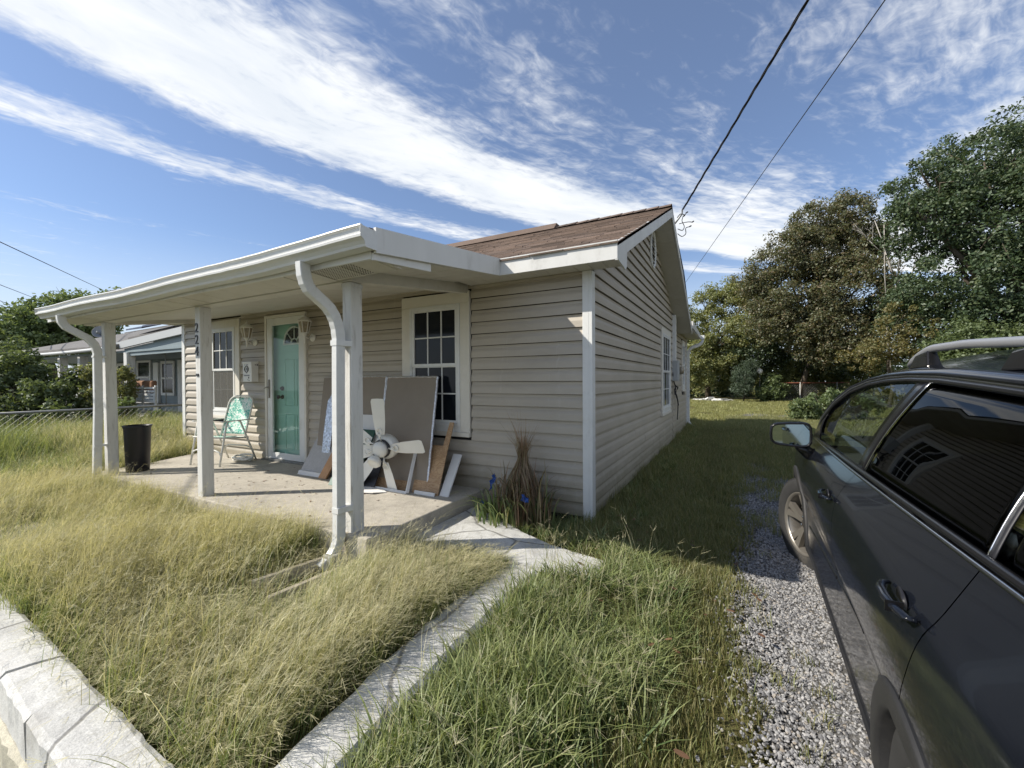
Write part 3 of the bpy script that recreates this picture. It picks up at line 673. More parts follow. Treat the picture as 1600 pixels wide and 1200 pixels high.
# ---------------------------------------------------------------- windows
def window(parent, P, x0, x1, z0, z1, cw=.125, dark_lower=False, grid=(3, 2), simple=False):
    """P(s, out, z) -> world. casing outer x0..x1, z0..z1"""
    def bx(mb, a, b, o0, o1, c, d):
        mb.hexa([P(a, o0, c), P(b, o0, c), P(b, o1, c), P(a, o1, c), P(a, o0, d), P(b, o0, d), P(b, o1, d), P(a, o1, d)]); return mb
    win = MB(); ix0, ix1, iz0, iz1 = x0 + cw, x1 - cw, z0 + .11, z1 - cw
    bx(win, ix0, ix1, -.001, .012, iz0, iz1)
    w_ = win.build('window', 'dark', parent)
    for a, b, c, d, mm in ((x0, x0 + cw, z0 + .05, z1 - cw + .0, 'casing'), (x1 - cw, x1, z0 + .05, z1 - cw, 'casing'), (x0, x1, z1 - cw, z1, 'casing')):
        bx(MB(), a + .001, b - .001, .0, .040, c, d).build('casing_board', mm, w_, bevel=.004)
    bx(MB(), x0 + .0, x1, .0, .052, z0, z0 + .05).build('sill', 'casing', w_, bevel=.004)
    bx(MB(), ix0, ix1, .0, .038, z0 + .051, iz0).build('sill', 'white', w_, bevel=.003)
    mid = (iz0 + iz1) / 2 + .0; fwid = .038
    fr = MB()
    for a, b, c, d in ((ix0, ix0 + .03, iz0, iz1), (ix1 - .03, ix1, iz0, iz1), (ix0 + .03, ix1 - .03, iz1 - .03, iz1), (ix0 + .03, ix1 - .03, iz0, iz0 + .03)): bx(fr, a, b, .013, .046, c, d)
    fr.build('frame', 'white', w_, bevel=.002)
    for lv, (c, d, o) in enumerate(((iz0 + .03, mid + .012, .020), (mid - .012, iz1 - .03, .030))):
        a, b = ix0 + .03, ix1 - .03
        sa = MB(); s = .034
        for e in ((a, a + s, c, d), (b - s, b, c, d), (a + s, b - s, c, c + s), (a + s, b - s, d - s, d)): bx(sa, e[0], e[1], o - .006, o + .012, e[2], e[3])
        sa.build('sash', 'white', w_, bevel=.002)
        nx_, nz_ = grid; pw = (b - a - 2 * s) / nx_; ph = (d - c - 2 * s) / nz_
        for i in range(nx_):
            for j in range(nz_):
                pa = MB(); aa = a + s + i * pw; cc = c + s + j * ph; tl = random.uniform(-.0006, .0006)
                pa.hexa([P(aa, o - .006, cc), P(aa + pw, o - .006, cc), P(aa + pw, o - .004, cc), P(aa, o - .004, cc), P(aa, o - .006, cc + ph), P(aa + pw, o - .006, cc + ph), P(aa + pw, o - .004 + tl, cc + ph), P(aa, o - .004 + tl, cc + ph)])
                pa.build('pane', 'pane', w_)
        for i in range(1, nx_): bx(MB(), a + s + i * pw - .007, a + s + i * pw + .007, o - .004, o + .004, c + s, d - s).build('muntin', 'white', w_)
        for j in range(1, nz_): bx(MB(), a + s, b - s, o - .0045, o + .0045, c + s + j * ph - .007, c + s + j * ph + .007).build('muntin', 'white', w_)
        if lv == 0 and dark_lower:
            bx(MB(), a + s, b - s, o + .006, o + .007, c + s, d - s).build('insect_screen', 'screen_mesh', w_)
    return w_
# half see-through insect screen
m = bpy.data.materials.new('screen_mesh'); m.use_nodes = True; t = NT(m.node_tree); t.n.clear()
o_ = t.add('ShaderNodeOutputMaterial'); tr = t.add('ShaderNodeBsdfTransparent'); df = t.add('ShaderNodeBsdfDiffuse'); df.inputs[0].default_value = (.16, .16, .15, 1)
mx = t.add('ShaderNodeMixShader'); mx.inputs[0].default_value = .55; t.l.new(tr.outputs[0], mx.inputs[1]); t.l.new(df.outputs[0], mx.inputs[2]); t.l.new(mx.outputs[0], o_.inputs[0]); MT['screen_mesh'] = m
PF = lambda s, o, z: (s, -o, z); PS = lambda s, o, z: (o, s, z)
window(H, PF, -2.278, -1.322, .69, 2.27)
window(H, PF, -6.569, -5.637, .71, 2.29, dark_lower=True)
window(H, PS, 4.07, 5.21, .64, 2.25, cw=.10)
window(H, PS, 7.31, 7.93, 1.0, 2.27, cw=.08, grid=(2, 2))

# ---------------------------------------------------------------- doors
dr = MB(); dr.box(-4.94, -4.04, .055, .095, .17, 2.235); door = dr.build('door', 'seafoam', H)
# fanlight on the inner door
cxd, czd, Rr = -4.40, 1.845, .235
mb = MB(); mb.slab([(cxd + Rr * math.cos(t), .054, czd + Rr * 1.05 * math.sin(t)) for t in np.linspace(0, PI, 20)], (0, -1, 0), .004); mb.build('fanlight_pane', 'pane', door)
mb = MB(); mb.tube([(cxd + Rr * math.cos(t), .045, czd + Rr * 1.05 * math.sin(t)) for t in np.linspace(0, PI, 22)], .016, 6)
mb.tube([(cxd - Rr - .01, .045, czd), (cxd + Rr + .01, .045, czd)], .016, 6); mb.tube([(cxd + .075 * math.cos(t), .045, czd + .075 * math.sin(t)) for t in np.linspace(0, PI, 12)], .010, 6)
for t in (PI * .25, PI * .5, PI * .75): mb.tube([(cxd + .075 * math.cos(t), .045, czd + .075 * math.sin(t)), (cxd + Rr * math.cos(t), .045, czd + Rr * math.sin(t))], .009, 6)
mb.build('fanlight_frame', 'white', door, smooth=True)
for (xa, xb, za, zb) in ((-4.62, -4.42, .95, 1.62), (-4.36, -4.16, .95, 1.62), (-4.62, -4.42, .32, .82), (-4.36, -4.16, .32, .82)):
    mb = MB(); mb.tube([(xa, .053, za), (xb, .053, za), (xb, .053, zb), (xa, .053, zb)], .008, 6, closed=True); mb.build('raised_panel', 'seafoam', door)
mb = MB(); mb.lathe([(.03, 0), (.03, .01), (.012, .015), (.012, .05), (.026, .055), (.028, .075), (.012, .085)], (0, 0, 0), 14, 'y'); mb.xf(Matrix.Translation((-4.69, .052, 1.075)) @ Matrix.Scale(-1, 4, (0, 1, 0))); mb.build('door_knob', 'blackmetal', door, smooth=True)
mb = MB(); mb.lathe([(.032, 0), (.032, .014), (.02, .018), (.02, .03)], (0, 0, 0), 14, 'y'); mb.xf(Matrix.Translation((-4.69, .052, 1.20)) @ Matrix.Scale(-1, 4, (0, 1, 0))); mb.build('deadbolt', 'blackmetal', door, smooth=True)
sd = MB()
for a, b, c, d in ((-4.957, -4.915, .16, 2.267), (-4.06, -4.018, .16, 2.267), (-4.915, -4.06, 2.225, 2.267)): sd.box(a, b, -.052, .05, c, d)
sdo = sd.build('door_frame', 'casing', H, bevel=.003)
st = MB()
for a, b, c, d in ((-4.912, -4.80, .175, 2.222), (-4.185, -4.063, .175, 2.222), (-4.80, -4.185, 2.12, 2.222), (-4.80, -4.185, .175, .265)): st.box(a, b, -.040, -.008, c, d)
sto = st.build('storm_door', 'white', H, bevel=.004)
mb = MB(); mb.add([(-4.80, -.024, .265), (-4.185, -.024, .265), (-4.185, -.024, 2.12), (-4.80, -.024, 2.12)], [(0, 1, 2, 3)])
m = bpy.data.materials.new('storm_glass'); m.use_nodes = True; t = NT(m.node_tree); t.n.clear()
o_ = t.add('ShaderNodeOutputMaterial'); tr = t.add('ShaderNodeBsdfTransparent'); tr.inputs[0].default_value = (.86, .93, .91, 1); gl = t.add('ShaderNodeBsdfGlossy'); gl.inputs['Roughness'].default_value = .01
mx = t.add('ShaderNodeMixShader'); t.l.new(schlick(t, .05, .55), mx.inputs[0]); t.l.new(tr.outputs[0], mx.inputs[1]); t.l.new(gl.outputs[0], mx.inputs[2]); t.l.new(mx.outputs[0], o_.inputs[0]); MT['stormglass'] = m
mb.build('glass_pane', 'stormglass', sto)
mb = MB(); mb.box(-4.872, -4.852, -.055, -.041, 1.06, 1.33); mb.tube([(-4.862, -.05, 1.22), (-4.862, -.085, 1.22), (-4.915, -.09, 1.20)], .008, 8); mb.build('handle', 'brass', sto, bevel=.002)
mb = MB(); mb.box(-4.98, -4.0, -.10, .05, .148, .172); mb.build('threshold', 'galv', H)

# ---------------------------------------------------------------- porch
PX0, PX1 = -6.60, -.785
PT = lambda y: 2.262 + (y + 1.86) * .128
sag = lambda x: -.022 * math.sin(PI * (x - PX0) / (PX1 - PX0)) - .006 * math.sin(3 * (x - PX0))
mb = MB(); n = 24; V = []; F = []
for i in range(n + 1):
    x = PX0 + (PX1 - .0235 - PX0) * i / n; s = sag(x)
    V += [(x, -1.88, PT(-1.88) - .035 + s), (x, -.2, PT(-.2) - .035), (x, -.2, PT(-.2) - .006), (x, -1.88, PT(-1.88) - .006 + s)]
for i in range(n):
    for k in range(4): F.append((i * 4 + k, i * 4 + (k + 1) % 4, i * 4 + 4 + (k + 1) % 4, i * 4 + 4 + k))
F += [(0, 3, 2, 1), (n * 4, n * 4 + 1, n * 4 + 2, n * 4 + 3)]
raw('porch_roof', V, F, 'shingle', H)
shingles(PX0, PX1 - .024, -1.90, -.1, lambda y: PT(y) - .008, 1)
# rake boards both ends, raked lower trim
for x, nm in ((PX1, 1), (PX0, -1)):
    mb = MB(); a, b = (x - .022, x) if nm > 0 else (x, x + .022)
    mb.hexa([(a, -1.865, PT(-1.865) - .155), (b, -1.865, PT(-1.865) - .155), (b, YE0 - .003, 2.303), (a, YE0 - .003, 2.303), (a, -1.865, PT(-1.865) + .004), (b, -1.865, PT(-1.865) + .004), (b, YE0 - .003, 2.466), (a, YE0 - .003, 2.466)])
    mb.build('rake_board', 'fascia', H)
mb = MB(); x = PX1 - .026; mb.hexa([(x - .02, -1.86, 2.066), (x, -1.86, 2.066), (x, -1.30, 2.118), (x - .02, -1.30, 2.118), (x - .02, -1.86, 2.112), (x, -1.86, 2.112), (x, -1.30, 2.184), (x - .02, -1.30, 2.184)]); mb.build('trim_board', 'fascia', H)
# porch fascia behind gutter
mb = MB(); mb.box(PX0 + .022, PX1 - .048, -1.862, -1.842, 2.075, 2.215); mb.build('fascia_board', 'fascia', H)
# perforated soffit between fascia and beam, individual panels
x = PX0 + .03
k = 0
while x < PX1 - .08:
    x2 = min(x + .30, PX1 - .05); s = sag((x + x2) / 2) * .5
    soffit_panel([(x + .002, -1.84, 2.088 + s), (x2 - .002, -1.84, 2.088 + s), (x2 - .002, -1.585, 2.072 + s), (x + .002, -1.585, 2.072 + s)]); x += .30; k += 1
mb = MB()                                                   # perforations near the right end
for i in range(26):
    for j in range(9):
        xx = -1.62 + i * .022; yy = -1.82 + j * .024; mb.box(xx, xx + .0055, yy, yy + .0055, 2.0665 + (-(yy + 1.585) * .0627), 2.070 + (-(yy + 1.585) * .0627))
tag(mb.build('soffit_perforations', 'dark', H), kind='stuff')
# front beam
mb = MB(); mb.box(-6.42, -1.34, -1.575, -1.465, 2.055, 2.20); mb.build('beam', 'soffit', H, bevel=.003)
# side beams from corner posts to the wall
mb = MB(); mb.hexa([(-1.43, -1.464, 2.062), (-1.342, -1.464, 2.062), (-1.342, -.02, 2.245), (-1.43, -.02, 2.245), (-1.43, -1.464, 2.19), (-1.342, -1.464, 2.19), (-1.342, -.02, 2.36), (-1.43, -.02, 2.36)]); mb.build('side_beam', 'soffit', H, bevel=.003)
mb = MB(); mb.hexa([(-6.42, -1.464, 2.062), (-6.33, -1.464, 2.062), (-6.33, -.31, 2.235), (-6.42, -.31, 2.235), (-6.42, -1.464, 2.19), (-6.33, -1.464, 2.19), (-6.33, -.31, 2.33), (-6.42, -.31, 2.33)]); mb.build('side_beam', 'soffit', H, bevel=.003)
# ceiling panels
x = -6.33
while x < -1.44:
    x2 = min(x + .405, -1.432)
    mb = MB(); mb.slab([(x + .003, -1.463, 2.115), (x2, -1.463, 2.115), (x2, -.03, 2.335), (x + .003, -.03, 2.335)], (0, 0, 1), .008); mb.build('ceiling_panel', 'soffit', H); x += .408
# overhang soffit beyond the side beam
for a, b in ((-1.34, PX1 - .024), (PX0 + .024, -6.422)):
    y = -1.57
    while y < -.32:
        y2 = min(y + .30, -.285); zf = lambda v: 2.136 + (v + 1.57) * .134
        soffit_panel([(a, y + .002, zf(y)), (b, y + .002, zf(y)), (b, y2, zf(y2)), (a, y2, zf(y2))]); y += .302
# wall strip under ceiling
mb = MB(); mb.box(-5.60, -1.31, -.030, -.001, 2.315, 2.36); mb.build('frieze_trim', 'siding', H)
# gutter: K profile
gp = [(-1.868, 0.0), (-1.868, .115), (-1.872, .115), (-1.872, .006), (-1.938, .006), (-1.946, .020), (-1.962, .040), (-1.980, .052), (-1.972, .074), (-1.972, .108), (-1.982, .121), (-1.998, .122), (-2.001, .113), (-1.984, .104), (-1.980, .076), (-1.998, .062), (-1.996, .048), (-1.972, .034), (-1.956, .016), (-1.950, 0.0)]
n = 60; V = []; F = []; GX0, GX1 = -6.46, -.775
for i in range(n + 1):
    x = GX0 + (GX1 - GX0) * i / n; s = sag(x) + .012 * (x - GX0) / (GX1 - GX0) + random.uniform(-.0012, .0012)
    for (y, z) in gp: V.append((x, y + .002 * math.sin(x * 4), 2.105 + z + s))
m_ = len(gp)
for i in range(n):
    for k in range(m_): F.append((i * m_ + k, i * m_ + (k + 1) % m_, i * m_ + m_ + (k + 1) % m_, i * m_ + m_ + k))
F += [tuple(range(m_))[::-1], tuple(range(n * m_, n * m_ + m_))]
gut = raw('gutter', V, F, 'gutter', H)
for xe, d in ((GX1, .002), (GX0, -.002)):
    s = .012 if d > 0 else 0
    cap = [(-1.866, -.002), (-1.866, .117), (-1.999, .122), (-2.002, .083), (-1.992, .055), (-1.969, .039), (-1.957, -.002)]
    mb = MB(); mb.slab([(xe, y, 2.105 + z + s) for y, z in cap], (1, 0, 0), d); mb.build('end_cap', 'gutter', gut)
# downspouts at the porch
DSU = Vector((1, 0, 0))
p1 = bez((-1.405, -1.93, 2.115), (-1.405, -1.93, 1.98), (-1.405, -1.87, 1.93), 9) + bez((-1.405, -1.76, 1.86), (-1.405, -1.655, 1.79), (-1.405, -1.645, 1.62), 10)
p1 += [Vector((-1.410, -1.645, 1.2)), Vector((-1.415, -1.645, .26))] + bez((-1.418, -1.645, .14), (-1.42, -1.655, .02), (-1.44, -1.79, -.05), 7)
downspout(p1, H, ribs=(3, 5, 7, 11, 13, 15, 17))
for z in (1.585, .345):
    mb = MB(); xa = -1.408
    mb.hexa([(xa - .033, -1.688, z - .02), (xa + .033, -1.688, z - .02), (xa + .052, -1.562, z - .02), (xa - .034, -1.55, z - .02), (xa - .033, -1.688, z + .02), (xa + .033, -1.688, z + .02), (xa + .052, -1.562, z + .02), (xa - .034, -1.55, z + .02)]); mb.build('strap', 'gutter', H)
p2 = bez((-5.86, -1.93, 2.10), (-5.86, -1.93, 1.99), (-5.84, -1.87, 1.95), 6) + bez((-5.80, -1.76, 1.87), (-5.76, -1.66, 1.81), (-5.755, -1.645, 1.66), 8)
p2 += [Vector((-5.755, -1.645, 1.)), Vector((-5.765, -1.66, .20))] + bez((-5.77, -1.66, .12), (-5.78, -1.68, .02), (-5.90, -1.90, -.03), 6)
downspout(p2, H, ribs=(2, 4, 8, 10, 12))
for z in (1.62, .52):
    mb = MB(); xa = -5.757
    mb.hexa([(xa - .033, -1.69, z - .012), (xa + .033, -1.69, z - .012), (xa + .02, -1.562, z - .012), (xa - .034, -1.55, z - .012), (xa - .033, -1.69, z + .012), (xa + .033, -1.69, z + .012), (xa + .02, -1.562, z + .012), (xa - .034, -1.55, z + .012)]); mb.build('strap', 'gutter', H)
# posts
for (x, lean) in ((-1.405, .0), (-3.565, .012), (-5.83, .045)):
    mb = MB(); w2 = .046; zt = 2.054 if x > -2 else 2.054
    mb.hexa([(x - w2 + lean, -1.565, .135), (x + w2 + lean, -1.565, .135), (x + w2 + lean, -1.455, .135), (x - w2 + lean, -1.455, .135), (x - w2, -1.57, zt), (x + w2, -1.57, zt), (x + w2, -1.46, zt), (x - w2, -1.46, zt)])
    po = mb.build('post', 'post', H, bevel=.006)
    mb = MB(); mb.box(x - w2 - .004 + lean * 0, x + w2 + .004, -1.5745, -1.4555, 2.02, 2.045) if x > -2 else None
    if x > -2: mb.build('post_cap', 'post', po)
    if -4 < x < -3:
        for i, ch in enumerate('224'):
            z = 1.80 - i * .118
            text('house_number', ch, .135, 'blackmetal', Matrix.Translation((x - .038, -1.5735, z)) @ Matrix.Rotation(PI / 2, 4, 'X'), po)
        mb = MB(); mb.box(x - .02, x + .02, -1.578, -1.569, 1.36, 1.385); mb.build('nail_plate', 'blackmetal', po)
# porch slab
mb = MB(); n = 40; V = []
front = [(-6.05 + (4.87) * i / n, -1.60 + random.uniform(-.008, .008)) for i in range(n + 1)]
right_ = [(-1.165 + random.uniform(-.006, .006), -1.60 + 1.61 * i / 10) for i in range(1, 11)]
left_ = [(-6.55 , .01), (-6.45, -.4), (-6.2, -.95)]
P = front + right_ + left_
tp = [(x, y, .150) for x, y in P]
mb.slab(tp, (0, 0, -1), .32)
slab = mb.build('porch_slab', 'slab', H, bevel=.012)

# ---------------------------------------------------------------- utility gear on the side wall
c = thing('service_conduit', (.05, 5.64, 1.66), 'tall white conduit cover rising from the grey electrical box to the gable soffit', 'conduit')
mb = MB(); mb.box(.004, .085, 5.60, 5.72, 1.70, 2.66); mb.build('channel', 'white', c, bevel=.004)
c = thing('electrical_panel', (.05, 5.66, 1.28), 'grey electrical box with round meter under the white conduit on the side wall', 'electric box')
mb = MB(); mb.box(.012, .13, 5.56, 5.86, 1.27, 1.70); mb.build('cabinet', 'greybox', c, bevel=.008)
mb = MB(); mb.box(.012, .10, 5.90, 6.22, 1.38, 1.62); mb.build('meter_socket', 'greybox', c, bevel=.01)
mb = MB(); mb.lathe([(.085, .0), (.085, .06), (.07, .09), (.03, .10)], (.10, 6.06, 1.50), 20, 'x'); mb.build('meter_dome', 'lampglass', c, smooth=True)
c = thing('loose_cables', (.08, 5.8, .6), 'tangle of black cables hanging below the grey electrical box', 'cables')
rr = random.Random(9)
for k, pts in enumerate(([(.03, 5.56, 1.45), (.05, 5.58, 1.22), (.10, 5.75, 1.12), (.09, 5.95, 1.15), (.05, 6.25, 1.10)], [(.05, 5.6, 1.25), (.09, 5.68, 1.05), (.07, 5.58, .95), (.05, 5.66, 1.1), (.08, 5.9, 1.18), (.06, 6.1, 1.08)],
                         [(.05, 5.66, 1.1), (.06, 5.85, .95), (.08, 6.05, .80), (.06, 6.15, .55), (.06, 6.05, .42)], [(.05, 5.68, 1.08), (.07, 6.0, .92), (.06, 6.3, .72)])):
    pp = []
    for i in range(len(pts) - 1):
        for t in np.linspace(0, 1, 5)[:-1]: pp.append(Vector(pts[i]).lerp(Vector(pts[i + 1]), t))
    pp.append(Vector(pts[-1]))
    for _ in range(3): pp = [pp[0]] + [(pp[i - 1] + pp[i] * 2 + pp[i + 1]) / 4 for i in range(1, len(pp) - 1)] + [pp[-1]]
    mb = MB(); mb.tube(pp, .010, 6); mb.build('cable', 'cable', c, smooth=True)
# service drop at the gable peak
c = thing('service_bracket', (.30, 4.1, 4.1), 'twisted service wires and splices tied off on the back slope of the gable rake', 'wire bracket')
mb = MB(); mb.tube([(.32, 3.55, 3.86), (.42, 3.62, 4.02), (.42, 3.65, 4.10)], .014, 8); mb.build('bracket', 'galv', c, smooth=True)
sq = [[(.36, 3.5, 3.93), (.40, 3.58, 4.02), (.46, 3.7, 4.02), (.47, 3.74, 4.07)], [(.38, 3.6, 3.86), (.44, 3.75, 3.92), (.50, 3.9, 3.97), (.54, 4.0, 3.99)], [(.35, 3.66, 3.80), (.41, 3.8, 3.80), (.44, 3.84, 3.88), (.40, 3.74, 3.95), (.43, 3.68, 4.0)], [(.34, 3.72, 3.74), (.39, 3.9, 3.73), (.45, 3.98, 3.80), (.44, 3.9, 3.88), (.50, 4.0, 3.92)]]
for i, pts in enumerate(sq):
    pv = [Vector(p) for p in pts]; pp = []
    for k in range(len(pv) - 1):
        for t_ in np.linspace(0, 1, 5)[:-1]: pp.append(pv[k].lerp(pv[k + 1], t_))
    pp.append(pv[-1])
    for _ in range(2): pp = [pp[0]] + [(pp[k - 1] + pp[k] * 2 + pp[k + 1]) / 4 for k in range(1, len(pp) - 1)] + [pp[-1]]
    mb = MB(); mb.tube(pp, .0065, 6); mb.tube([pp[-1], pp[-1] + Vector((.022, .025, .02))], .012, 6); mb.build('splice', 'cable', c, smooth=True)
mb = MB(); mb.tube([(.33, 3.9, 3.60), (.345, 4.6, 3.30), (.33, 5.4, 2.92), (.30, 5.62, 2.80), (.1, 5.66, 2.72)], .008, 6); mb.build('cable', 'cable', c, smooth=True)

def wire(name, pts, r, lab, cat='power line', sagz=0., tw=0., group=None, seg=60):
    a, b = Vector(pts[0]), Vector(pts[1]); pp = []
    rs = random.Random(2)
    for i in range(seg + 1):
        t = i / seg; p = a.lerp(b, t); p.z -= sagz * 4 * t * (1 - t)
        pp.append(p)
    mb = MB()
    if tw:
        for ph in (0, 2.1, 4.2):
            q_ = []
            for i, p in enumerate(pp):
                q_.append(p + Vector((math.cos(i * 1.1 + ph), .3 * math.sin(i * .7), math.sin(i * 1.1 + ph))) * tw)
            mb.tube(q_, r, 5)
    else: mb.tube(pp, r, 5)
    return tag(mb.build(name, 'cable', smooth=True), lab, cat, group)

# ---------------------------------------------------------------- porch fittings
def lantern(x, z, lab):
    L_ = thing('wall_lantern', (x, -.02, z), lab, 'wall lamp', 'white lanterns either side of the door')
    mb = MB(); mb.lathe([(.055, 0), (.055, .012), (.04, .022), (.015, .03), (.012, .05)], (0, 0, 0), 18, 'y'); mb.xf(Matrix.Translation((x, -.018, z - .13)) @ Matrix.Scale(-1, 4, (0, 1, 0))); mb.build('wall_plate', 'lampwhite', L_, smooth=True)
    mb = MB(); mb.tube([(x, -.05, z - .13), (x, -.09, z - .15), (x, -.13, z - .13), (x, -.145, z - .09)], .010, 8); mb.build('arm', 'lampwhite', L_, smooth=True)
    c0 = Vector((x, -.145, z)); n = 6
    mb = MB(); mb.lathe([(.004, -.22), (.010, -.19), (.018, -.14), (.014, -.12), (.030, -.095), (.034, -.08)], c0, 12); mb.build('finial', 'lampwhite', L_, smooth=True)
    rb, rtp, zb, zt = .045, .078, -.078, .075
    mb = MB()
    for k in range(n):
        a = 2 * PI * k / n; a2 = 2 * PI * (k + 1) / n
        B = lambda r, t, zz: c0 + Vector((r * math.cos(t), r * math.sin(t), zz))
        mb.tube([B(rb, a, zb), B(rtp, a, zt)], .0055, 5); mb.tube([B(rb, a, zb), B(rb, a2, zb)], .0055, 5); mb.tube([B(rtp, a, zt), B(rtp, a2, zt)], .006, 5)
    mb.build('cage', 'lampwhite', L_)
    for k in range(n):
        a = 2 * PI * k / n; a2 = 2 * PI * (k + 1) / n
        mb = MB(); mb.slab([c0 + Vector((r * math.cos(t) * .97, r * math.sin(t) * .97, zz)) for r, t, zz in ((rb, a, zb), (rb, a2, zb), (rtp, a2, zt), (rtp, a, zt))], (0, 0, 1), .001); mb.build('glass_panel', 'lampglass', L_)
    mb = MB(); mb.lathe([(.090, .072), (.092, .082), (.060, .115), (.028, .135), (.014, .14), (.016, .155), (.006, .165), (.003, .185)], c0, 12); mb.build('cap', 'lampwhite', L_)
lantern(-5.235, 2.03, 'white six sided lantern between the small window and the door')
lantern(-3.90, 2.03, 'white six sided lantern on the wall right of the seafoam door')

mbx = thing('mailbox', (-5.27, -.02, 1.3), 'white metal wall mailbox with round dark emblem, left of the door', 'mailbox')
mb = MB(); mb.box(-5.385, -5.16, -.125, -.019, 1.30, 1.58); mb.build('body', 'mailbox', mbx, bevel=.006)
mb = MB(); mb.hexa([(-5.392, -.132, 1.575), (-5.153, -.132, 1.575), (-5.153, -.018, 1.582), (-5.392, -.018, 1.582), (-5.392, -.132, 1.60), (-5.153, -.132, 1.60), (-5.153, -.018, 1.618), (-5.392, -.018, 1.618)]); mb.build('lid', 'mailbox', mbx, bevel=.004)
em = MB(); em.tube(arc((-5.285, -.127, 1.49), .046, 0, 2 * PI, 20)[:-1], .009, 6, closed=True, flat=.5); em.build('emblem', 'ink', mbx, smooth=True)
mb = MB(); mb.slab(arc((-5.285, -.1262, 1.49), .022, 0, 2 * PI, 10)[:-1], (0, -1, 0), .002); mb.slab([(-5.312, -.1262, 1.470), (-5.255, -.1262, 1.470), (-5.275, -.1262, 1.482), (-5.297, -.1262, 1.482)], (0, -1, 0), .003); mb.build('emblem_centre', 'inkgrey', mbx)
mb = MB(); mb.box(-5.355, -5.215, -.1275, -.1255, 1.385, 1.405); mb.box(-5.294, -5.276, -.1275, -.1255, 1.425, 1.44); mb.build('printed_line', 'inkgrey', mbx)
mb = MB(); mb.box(-5.245, -5.225, -.1275, -.1255, 1.35, 1.375); mb.box(-5.262, -5.250, -.1275, -.1255, 1.325, 1.335); mb.box(-5.235, -5.215, -.1275, -.1255, 1.315, 1.323); mb.build('printed_mark', 'ink', mbx)
mb = MB(); 
for (a, b) in ((-5.34, -5.325), (-5.30, -5.28), (-5.27, -5.25)): mb.box(a, b, -.1275, -.1255, 1.545, 1.562)
mb.build('printed_mark', 'inkgrey', mbx)
mb = MB(); mb.box(-5.1605, -5.158, -.075, -.060, 1.545, 1.56); mb.box(-5.1605, -5.158, -.05, -.03, 1.542, 1.564); mb.build('lock', 'ink', mbx)

# trash can
tcn = thing('trash_can', (-5.655, -1.30, .15), 'tall black plastic bin beside the left porch post', 'trash can')
mb = MB(); c0 = (-5.655, -1.30, .15); mb.lathe([(.112, 0), (.120, .01), (.138, .55), (.140, .56), (.146, .572), (.146, .590), (.138, .595), (.132, .57), (.118, .06), (.0, .05)], c0, 28); mb.build('bin_body', 'bin', tcn, smooth=True)
mb = MB(); mb.tube([(c0[0] + .147 * math.cos(t), c0[1] + .147 * math.sin(t), .15 + .590) for t in np.linspace(0, 2 * PI, 28, endpoint=False)], .006, 6, closed=True); mb.build('rim', 'bin', tcn, smooth=True)

